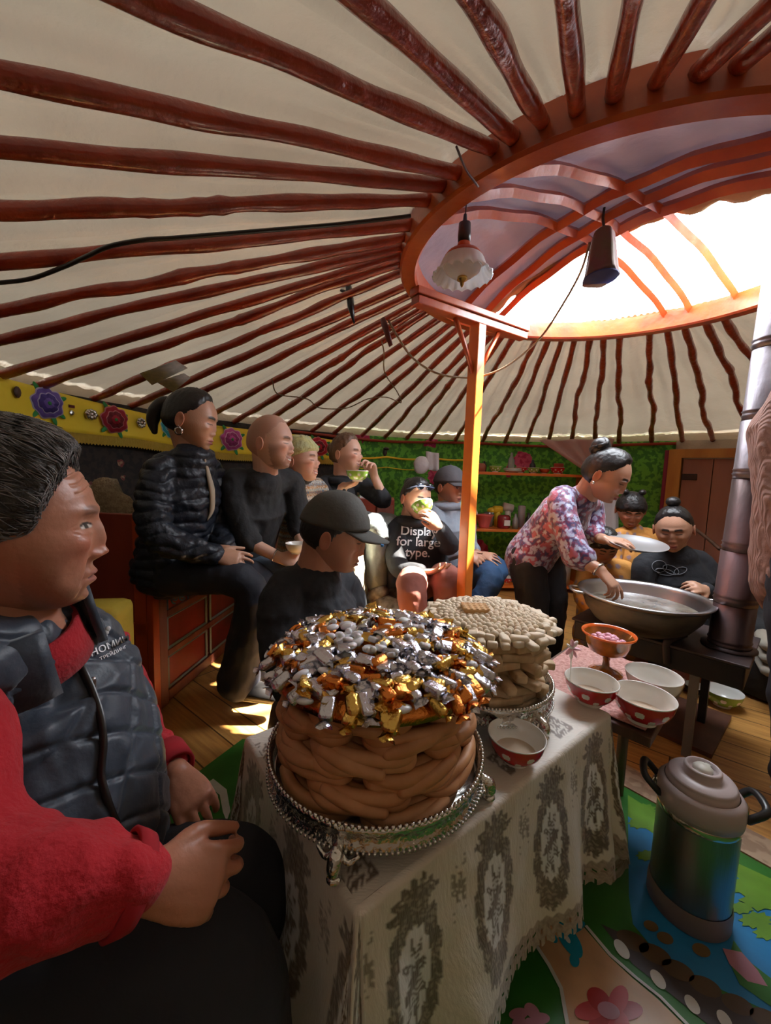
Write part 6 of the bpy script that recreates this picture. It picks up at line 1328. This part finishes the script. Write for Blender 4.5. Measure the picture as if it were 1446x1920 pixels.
b = MB(); nb = J(P['neck']); b.tube([nb + [cos(t) * .085, sin(t) * .085, .01 * sin(t)] for t in np.linspace(0, 5.6, 20)], .026, 8, round_=True); b.build('hood', M_blkh, w3)
trousers(w3, P, mat('grey_snow_trousers', (0.10, 0.11, 0.12), .45, bump=(14, .6, .02), var=(0.20, 0.22, 0.22), vscale=7), seed=5, r=(.11, .095, .080, .062))
M_boot = mat('winter_boot', (0.30, 0.26, 0.22), .7, bump=(30, .6, .01), var=(0.10, 0.07, 0.05), vscale=26)
for s, d in (('ankN', chF), ('ankF', chF)): o = toe(w3, 'boot', tuple(np.array(P[s]) + [6, 28, -.02]), np.array([.75, -.65, 0]), M_boot, .26, .055, M_blk)
bowl(W(670, 903, 2.18), .062, 'green dotted bowl held by the smiling woman in the dark hoodie', glaze=M_greengl, seg=36, tea=False)

# ---------------------------------------------------------------- 6. man in the cap, low in front
H = Head(W(628, 1000, 1.30), .238, ang=12, down=14)
P = dict(neck=(592, 1078, 1.33), chest=(586, 1135, 1.37), waist=(585, 1200, 1.40), pelvis=(585, 1262, 1.40), shN=(536, 1112, 1.27), elN=(528, 1230, 1.20), wrN=(610, 1290, 1.22), shF=(645, 1105, 1.50), elF=(668, 1215, 1.50), wrF=(670, 1285, 1.36),
         hipN=(600, 1275, 1.36), kneeN=(700, 1285, 1.28), ankN=(650, 1370, 1.26), hipF=(610, 1270, 1.44), kneeF=(720, 1265, 1.52), ankF=(690, 1340, 1.55))
m2 = person('man in an olive-grey cap and black tee shirt looking down, low behind the bread tower', H, TAN_, P,
    hands=[((610, 1290, 1.22), (650, 1292, 1.22), np.array([0, -.5, .8]), -1, {}), ((670, 1285, 1.36), (650, 1300, 1.30), np.array([0, -.5, .8]), 1, {})],
    feat=dict(nose=.95, cheek=1.4, lips=.9), paint=dict(eye='down', lip=(.26, .09, .07), flush=.4), jaw=.22, wide=1.06, res=(180, 130), vox=.0042, neck_r=.060)
hair_shell(H, lambda P_, D: m_short(P_, D, .30, -.24, .14), .018, M_hairb, m2, jaw=.22, wide=1.06)
M_cap = mat('olive_cap', (0.075, 0.073, 0.065), .8, bump=(90, .4, .003)); M_capd = mat('grey_cap', (0.07, 0.07, 0.08), .8, bump=(90, .4, .003))
def cap(H, root, m, line=.10, tip=.5, tilt=0, logo=None):
    cr = hair_shell(H, lambda P_, D: P_[:, 2] - (line + .10 * P_[:, 1]), lambda P_: .065 + .03 * sst(.1, .5, P_[:, 2]), m, root, wide=1.06, name='cap', rough=.006, rfreq=10, soft=.02)
    b = MB()
    def br(s, t):
        a = (s - .5) * 2.3; r = 1.0 + .0 * t; x = .37 * sin(a) * (1 - .08 * t); y = .40 * cos(a) * (.98) + t * tip * (cos(a * .62)) ** 1.2; z = line + .055 - .07 * t - .15 * (x ** 2) * (1 + t) ; return H.w([(x, y, z)])[0]
    b.grid(br, 26, 10); o = b.build('cap_brim', m, root, solid=.006)
    b = MB(); b.ball(H.w([(0, -.03, .60)])[0], .006); b.build('cap_button', m, root); return cr
cap(H, m2, M_cap, tip=.36)
b = MB(); b.box(H.w([(.22, .68, .07)])[0], (.010, .010, .008), H.M, bev=.002); b.build('cap_tag', mat('blue_tag', (.05, .25, .6), .5), m2)
M_blkt = mat('black_tee', (0.014, 0.016, 0.022), .8, bump=(18, .6, .012))
tee(m2, 'tee_shirt', P, np.array([1, .1, 0]), M_blkt, r=(.140, .140, .155, .090), el=(1.2, 1.2, 1.35, 1.25), sl=(.072, .064, .046), sleeve=.6, fold=lambda co, no: .005 * wnoise(co * [1, 1, 2.2], 20, 4) + .003 * wnoise(co, 60, 2), vox=.006)
trousers(m2, P, M_navyt, seed=3)
q = J(P['pelvis']); b = MB(); b.lathe([(0, 0), (.15, 0), (.15, .16), (.14, .22), (0, .23)], (q[0], q[1], 0), 20); tag(b.build('low_stool', M_dkwood), 'low stool under the man in the olive-grey cap', 'stool')

# ---------------------------------------------------------------- 7. woman drinking
H = Head(W(780, 934, 2.30), .232, ang=58, down=8, roll=4)
P = dict(neck=(770, 978, 2.34), chest=(782, 1018, 2.36), waist=(792, 1055, 2.38), pelvis=(800, 1088, 2.38), shN=(742, 998, 2.30), elN=(748, 1062, 2.16), wrN=(794, 1074, 2.08), shF=(816, 992, 2.42), elF=(842, 1022, 2.24), wrF=(824, 990, 2.14),
         hipN=(785, 1098, 2.32), kneeN=(772, 1098, 2.00), ankN=(782, 1205, 2.04), hipF=(822, 1095, 2.36), kneeF=(838, 1090, 2.06), ankF=(835, 1195, 2.10))
w4 = person('woman with sunglasses on her head drinking from a green bowl, in a black printed hoodie', H, ASIAN, P,
    hands=[((794, 1074, 2.08), (824, 1070, 2.04), np.array([.1, -.3, -.9]), 1, dict(curl=(.15, .2, .25, .3), thumb=.1, spread=.2)), ((824, 990, 2.14), (806, 964, 2.09), np.array([.4, -.5, .1]), -1, dict(curl=(.5, .5, .5, .5), thumb=.8))],
    feat=dict(nose=.8, cheek=1.2), paint=dict(eye='down', lip=(.45, .12, .11), flush=.3), vox=.0048)
hair_shell(H, m_back, .03, M_hairb, w4); b = MB(); b.ball(H.w([(0, -.42, .30)])[0], np.array([.14, .13, .14]) * H.hh); b.build('hair_bun', M_hairb, w4)
b = MB(); M_glass = mat('dark_lens', (.02, .03, .05), .06, .4, coat=.8)
for s in (-1, 1): b.ball(H.w([(s * .14, .33, .34)])[0], (.024, .006, .018), R=H.M, seg=16, rings=8)
g_ = b.build('sunglasses', M_glass, w4); b = MB(); b.tube(H.w([(-.32, .0, .20), (-.27, .30, .33), (0, .36, .36), (.27, .30, .33), (.32, .0, .20)]), .0035, 6, smooth=5); b.build('sunglasses_frame', mat('blue_frame', (.10, .13, .22), .3), w4)
hd_o = tee(w4, 'printed_hoodie', P, unit(np.array([.55, -.85, 0])), M_blkh, r=(.130, .135, .145, .09), el=(1.25, 1.2, 1.35, 1.2), sl=(.066, .060, .044), sleeve=.85, fold=folds(.005, 20, 3))
b = MB(); nb = J(P['neck']); b.tube([nb + [cos(t) * .085, sin(t) * .085, .0] for t in np.linspace(0, 2*pi, 22)], .026, 8); b.build('hood', M_blkh, w4)
sf = on_surf(hd_o, 0, 0); nr = -unit(ray(785, 1012)); xd = unit(np.cross(np.array([0, 0, 1.0]), nr)); yd = np.cross(nr, xd); c = sf(785, 1004)
if c is not None: decal('Display\nfor large\ntype.', .070, c, xd, yd, nr, hd_o, M_white, hd_o, 'printed_words')
M_rosep = mat('rose_brown_trousers', (0.30, 0.10, 0.075), .85, bump=(18, .5, .01)); trousers(w4, P, M_rosep, r=(.11, .10, .080, .062), seed=6)
toe(w4, 'shoe', P['ankN'], np.array([0, -1, 0]), M_blk); toe(w4, 'shoe', P['ankF'], np.array([.3, -1, 0]), M_blk)
bo = W(797, 950, float((H.w([(0, .56, -.22)])[0] - CAM) @ _f) - .05); q = unit(H.F * .8 + [0, 0, .6]); Rt = frame(H.X, z=unit(np.array([0, 0, .8]) - H.F * .6))
bowl(bo - np.array([0, 0, .035]) , .060, 'green dotted bowl tipped to the mouth of the woman with sunglasses', glaze=M_greengl, seg=36, tea=False, Rm=Rt)

# ---------------------------------------------------------------- 8. man in grey hoodie and cap
H = Head(W(843, 912, 2.68), .236, ang=38, down=4)
P = dict(neck=(838, 948, 2.72), chest=(838, 985, 2.76), waist=(842, 1025, 2.78), pelvis=(848, 1060, 2.80), shN=(820, 962, 2.68), elN=(835, 1030, 2.58), wrN=(872, 1040, 2.52), shF=(870, 960, 2.86), elF=(880, 1020, 2.78), wrF=(898, 1040, 2.62),
         hipN=(858, 1072, 2.74), kneeN=(920, 1082, 2.48), ankN=(890, 1140, 2.44), hipF=(870, 1068, 2.84), kneeF=(930, 1066, 2.66), ankF=(900, 1120, 2.66))
m3 = person('man in a dark cap and pale grey hoodie with blue jeans behind the orange post', H, ASIAN, P,
    hands=[((898, 1040, 2.62), (922, 1044, 2.58), np.array([.2, -.6, .6]), 1, dict(curl=(.1, .2, .3, .35), spread=.35, thumb=0)), ((872, 1040, 2.52), (890, 1046, 2.5), np.array([0, -.6, .6]), -1, {})],
    feat=dict(nose=.85, cheek=1.2), paint=dict(eye='open', lip=(.38, .13, .11), flush=.2), jaw=.22, wide=1.06, vox=.005)
hair_shell(H, lambda P_, D: m_short(P_, D, .30, -.24, .14), .02, M_hairb, m3, wide=1.06, jaw=.22); cap(H, m3, M_capd, tip=.32)
M_greyh = mat('grey_hoodie', (0.25, 0.30, 0.36), .9, bump=(20, .6, .012)); tee(m3, 'grey_hoodie', P, chF, M_greyh, r=(.135, .135, .15, .09), sl=(.066, .058, .044), sleeve=.55)
b = MB(); nb = J(P['neck']); b.tube([nb + [cos(t) * .09, sin(t) * .09, .012 * cos(t)] for t in np.linspace(0, 2*pi, 22)], .03, 8); b.build('hood', M_greyh, m3)
trousers(m3, P, mat('blue_jeans', (0.022, 0.07, 0.17), .8, bump=(60, .5, .005), var=(0.035, 0.10, 0.22), vscale=8), seed=9, r=(.105, .10, .082, .06)); toe(m3, 'shoe', P['ankN'], chF, M_blk); toe(m3, 'shoe', P['ankF'], chF, M_blk)
q = J(P['pelvis']); b = MB(); b.box((q[0], q[1], .17), (.42, .34, .34), bev=.01); tag(b.build('low_bench', M_redw), 'low red bench under the man in the grey hoodie', 'bench')
q = J((800, 1088, 2.42)); b = MB(); b.box((q[0], q[1], .16), (.36, .32, .32), bev=.01); tag(b.build('low_bench', M_redw), 'low red bench under the drinking woman', 'bench')

# ---------------------------------------------------------------- 9. bending woman
H = Head(W(1138, 890, 1.86), .232, ang=18, down=28)
P = dict(neck=(1096, 930, 1.96), chest=(1062, 962, 2.06), waist=(1025, 1000, 2.16), pelvis=(1003, 1030, 2.22), shN=(1052, 938, 1.93), elN=(1078, 1035, 1.80), wrN=(1126, 1070, 1.72), shF=(1108, 945, 2.16), elF=(1112, 1000, 2.16), wrF=(1134, 1012, 2.02),
         hipN=(990, 1052, 2.16), kneeN=(1000, 1140, 2.14), ankN=(996, 1228, 2.22), hipF=(1022, 1052, 2.26), kneeF=(1034, 1140, 2.24), ankF=(1030, 1222, 2.32))
w5 = person('woman in a purple floral blouse bending over the pan, black hair in a bun', H, ASIAN, P,
    hands=[((1126, 1070, 1.72), (1146, 1092, 1.69), np.array([.3, -.5, .7]), -1, dict(curl=(.25, .5, .6, .6), thumb=.7)), ((1134, 1012, 2.02), (1156, 1014, 1.98), np.array([0, -.3, .9]), 1, dict(curl=(.3, .3, .3, .3), thumb=.3))],
    feat=dict(nose=.85, cheek=1.3), paint=dict(eye='down', lip=(.42, .10, .10), flush=.3), res=(150, 110), vox=.0045)
hair_shell(H, m_back, .045, M_hairb, w5); b = MB(); b.ball(H.w([(0, -.40, .42)])[0], np.array([.19, .17, .19]) * H.hh); b.tube(H.w([(.14 * cos(t), -.40 + .1 * sin(t * 2), .42 + .16 * sin(t)) for t in np.linspace(0, 6.3, 18)]), .05 * H.hh, 8); b.build('hair_bun', M_hairb, w5)
b = MB(); b.ball(H.w([(.37, -.02, -.20)])[0], .008); b.build('earring', M_silverp, w5)
PC = np.array([(.20, .025, .09), (.42, .46, .62), (.055, .04, .14), (.40, .10, .16), (.30, .24, .42), (.10, .02, .06)])
def floral(co):
    n = wnoise(co, 75, 1.3); n2 = wnoise(co, 110, 5.1); n3 = wnoise(co, 45, 8.2); C = np.broadcast_to(PC[0], (len(co), 3)).copy()
    C[n > .12] = PC[1]; C[n < -.22] = PC[2]; C[(n3 > .28)] = PC[3]; C[(n3 < -.3) & (n2 > 0)] = PC[4]; C[(n2 > .42)] = PC[1]; C[n2 < -.45] = PC[5]; return C
fb = unit(np.array([.75, -.35, -.6]))
tee(w5, 'floral_blouse', P, fb, mat('floral_satin', attr=True, rough=.42, bump=(26, .6, .010), sheen=.3), r=(.130, .120, .125, .075), el=(1.3, 1.2, 1.35, 1.2), sl=(.062, .064, .060), sleeve=.25, cols=floral, vox=.0055, hem=(992, 1046, 2.22))
trousers(w5, P, mat('black_slacks', (0.012, 0.011, 0.014), .7, bump=(20, .5, .01)), r=(.125, .105, .080, .065)); toe(w5, 'shoe', P['ankN'], chF, M_blk); toe(w5, 'shoe', P['ankF'], chF, M_blk)
q = J((1122, 1067, 1.725)); d = unit(J(P['wrN']) - J(P['elN'])); b = MB(); b.tube([q - d * .004, q + d * .004], .031, 22, cap=False); b.build('bangle', M_silverp, w5, solid=.003)
q = W(1195, 1022, 1.95); b = MB(); Rp = 50 / FPX * 1.95
b.lathe([(0, -.012), (Rp * .6, -.012), (Rp * .78, .0), (Rp * .98, .010), (Rp, .013), (Rp * .98, .012), (Rp * .76, .003), (Rp * .6, -.008), (0, -.008)], q, 56, R=frame((1, 0, 0), z=unit([-.02, -.16, 1])))
tag(b.build('metal_tray', mat('tray_steel', (0.72, 0.74, 0.78), .35, .9)), 'round shallow steel tray held over the pan by the bending woman', 'tray')

# ---------------------------------------------------------------- 10. 11. children
def child(label, hc, hh, ang, down, body, m, w=.13, feat=None, tone=(.44, .20, .125), hp=None, zfl=0, arms=True, skirt=1.25):
    u, v, zc = body; H = Head(W(*hc), hh, ang=ang, down=down); k = zc / FPX; up = lambda px: px
    c = J(body); s = 1 / k
    base = v + 0; P = dict(neck=(hc[0], hc[1] + int(.62 * hh * s), zc), chest=(u, v, zc), waist=(u, v + .10 * s, zc), pelvis=(u, v + .18 * s, zc),
             shN=(u - .095 * s, v - .045 * s, zc - .02), elN=(u - .13 * s, v + .10 * s, zc - .05), wrN=(u - .07 * s, v + .18 * s, zc - .14), shF=(u + .095 * s, v - .045 * s, zc - .02), elF=(u + .13 * s, v + .10 * s, zc - .05), wrF=(u + .07 * s, v + .18 * s, zc - .14),
             hipN=(u - .05 * s, v + .22 * s, zc), kneeN=(u - .05 * s, v + .36 * s, zc), ankN=(u - .05 * s, v + .50 * s, zc), hipF=(u + .05 * s, v + .22 * s, zc), kneeF=(u + .05 * s, v + .36 * s, zc), ankF=(u + .05 * s, v + .50 * s, zc))
    hs = [(P['wrN'], (u - .03 * s, v + .21 * s, zc - .17), np.array([0, -.6, .6]), -1, dict(curl=(.4,)*4)), (P['wrF'], (u + .03 * s, v + .21 * s, zc - .17), np.array([0, -.6, .6]), 1, dict(curl=(.4,)*4))]
    r = person(label, H, tone, P, hands=hs, feat=dict(nose=.6, cheek=1.8, brow=.3), paint=dict(eye='down', flush=.7, lip=(.45, .13, .12)), jaw=.24, wide=1.1, sc=.62, neck_r=.055, handsize=.72, vox=.005)
    hair_shell(H, lambda P_, D: m_short(P_, D, .13 if hp is None else hp, -.26, .06), .05, M_hairb, r, wide=1.1, jaw=.24, rough=.008)
    tee(r, 'dotted_dress', P, H.F * [1, 1, 0], m, r=(.15 * skirt / 1.25, .115, .095, .06), el=(1.15, 1.15, 1.3, 1.2), sl=(.050, .046, .040), sleeve=.85, cols=dots, vox=.006, hem=(u, v + .34 * s, zc))
    return r, H
def dots(co):
    C = np.broadcast_to(np.array([.66, .30, .07]), (len(co), 3)).copy(); q = co / .045; k = np.round(q); j = ((k * 7.3).sum(1) % 2) > 1; d = np.linalg.norm(q - k, axis=1); C[(d < .30)] = (.36, .24, .26); return C
M_dress = mat('orange_dotted_cloth', attr=True, rough=.85, bump=(22, .7, .012))
ch1, H1 = child('little girl with dark fringe in a yellow dotted dress standing behind the steel tray', (1183, 955, 2.46), .205, 78, 26, (1190, 1020, 2.50), M_dress)
for s in (-1, 1): b = MB(); b.ball(H1.w([(s * .22, -.05, .56)])[0], np.array([.10, .09, .09]) * H1.hh); b.build('hair_tuft', M_hairb, ch1)
ch2, H2 = child('small child in a yellow dotted dress with bowed head below the steel tray', (1131, 1022, 2.14), .19, 70, 30, (1136, 1082, 2.20), M_dress, hp=.16)

# ---------------------------------------------------------------- 12. seated woman beside the pipe
H = Head(W(1263, 990, 2.06), .225, ang=92, down=16, roll=-5)
P = dict(neck=(1263, 1036, 2.10), chest=(1263, 1078, 2.14), waist=(1262, 1125, 2.16), pelvis=(1262, 1170, 2.16), shN=(1212, 1060, 2.12), elN=(1206, 1135, 2.08), wrN=(1235, 1170, 1.98), shF=(1316, 1058, 2.10), elF=(1336, 1128, 2.02), wrF=(1322, 1106, 1.90),
         hipN=(1245, 1180, 2.1), kneeN=(1240, 1185, 1.96), ankN=(1240, 1250, 2.1), hipF=(1290, 1180, 2.1), kneeF=(1300, 1180, 1.98), ankF=(1290, 1250, 2.1))
w6 = person('woman with top bun and black printed top sitting behind the pan beside the stove pipe', H, ASIAN, P,
    hands=[((1324, 1108, 1.90), (1306, 1100, 1.87), np.array([.2, -.5, .7]), -1, dict(curl=(.35, .4, .45, .5), thumb=.6))], feat=dict(nose=.75, cheek=1.3), paint=dict(eye='down', lip=(.42, .12, .12), flush=.2), wide=1.08, jaw=.24, vox=.0048, res=(140, 110))
hair_shell(H, m_back, .03, M_hairb, w6, wide=1.08, jaw=.24); b = MB(); b.ball(H.w([(0, -.10, .60)])[0], np.array([.15, .14, .12]) * H.hh); b.build('hair_bun', M_hairb, w6)
tp = tee(w6, 'black_top', P, H.F * [1, 1, 0], M_blkh, r=(.135, .13, .14, .085), sl=(.062, .054, .042), sleeve=.9)
sf = on_surf(tp, 0, 0, .004); b = MB()
for (cx, cy, rx, ry, a) in ((1236, 1062, 14, 11, 0), (1258, 1068, 16, 7, .4), (1276, 1070, 12, 6, -.3), (1246, 1072, 18, 6, .2)):
    pts = [sf(cx + rx * cos(t) * cos(a) - ry * sin(t) * sin(a), cy + ry * sin(t) + rx * cos(t) * sin(a)) for t in np.linspace(0, 6.28, 22)]; pts = [p for p in pts if p is not None and abs((p - CAM) @ _f - 2.0) < .12]
    if len(pts) > 4: b.tube(pts, .0016, 5)
if b.n: b.build('line_print', mat('grey_print', (.26, .28, .32), .6), tp)
trousers(w6, P, M_navyt, r=(.11, .10, .08, .06)); q = J(P['pelvis']); b = MB(); b.box((q[0], q[1], .13), (.34, .30, .26), bev=.01); tag(b.build('low_bench', M_redw), 'low bench under the woman in the black printed top', 'bench')

# ---------------------------------------------------------------- 13. person at the right edge
H = Head(W(1546, 560, 1.22), .235, ang=180, down=0)
P = dict(neck=(1541, 690, 1.22), chest=(1541, 790, 1.22), waist=(1536, 930, 1.22), pelvis=(1531, 1040, 1.22), shN=(1488, 770, 1.20), elN=(1478, 920, 1.16), wrN=(1496, 1020, 1.10), shF=(1616, 770, 1.25), elF=(1600, 920, 1.25), wrF=(1616, 1040, 1.25),
         hipN=(1508, 1080, 1.20), kneeN=(1502, 1290, 1.20), ankN=(1496, 1462, 1.24), hipF=(1566, 1080, 1.22), kneeF=(1556, 1290, 1.22), ankF=(1556, 1470, 1.28))
pr_ = person('person standing at the right edge in a brown knitted sweater and black trousers', H, ASIAN, P, hands=[((1496, 1020, 1.10), (1526, 1070, 1.1), np.array([-1, 0, 0]), 1, {})], feat=dict(nose=.8), vox=.006, res=(80, 60))
hair_shell(H, m_back, .03, M_hairb, pr_)
M_knit = mat('brown_knit', (0.24, 0.13, 0.10), .95, bump=(40, .5, .006), wave=(60, .3, .6, 'X'))
tee(pr_, 'knitted_sweater', P, np.array([-1, 0, 0]), M_knit, r=(.14, .14, .15, .09), sl=(.072, .066, .062), sleeve=1.0, hem=(1531, 1100, 1.22))
trousers(pr_, P, M_navyt, r=(.12, .09, .070, .062)); toe(pr_, 'shoe', P['ankN'], np.array([-.35, -1, 0]), M_blk, .26, .045, M_whitegl); toe(pr_, 'shoe', P['ankF'], np.array([-.2, -1, 0]), M_blk, .26, .045, M_whitegl)
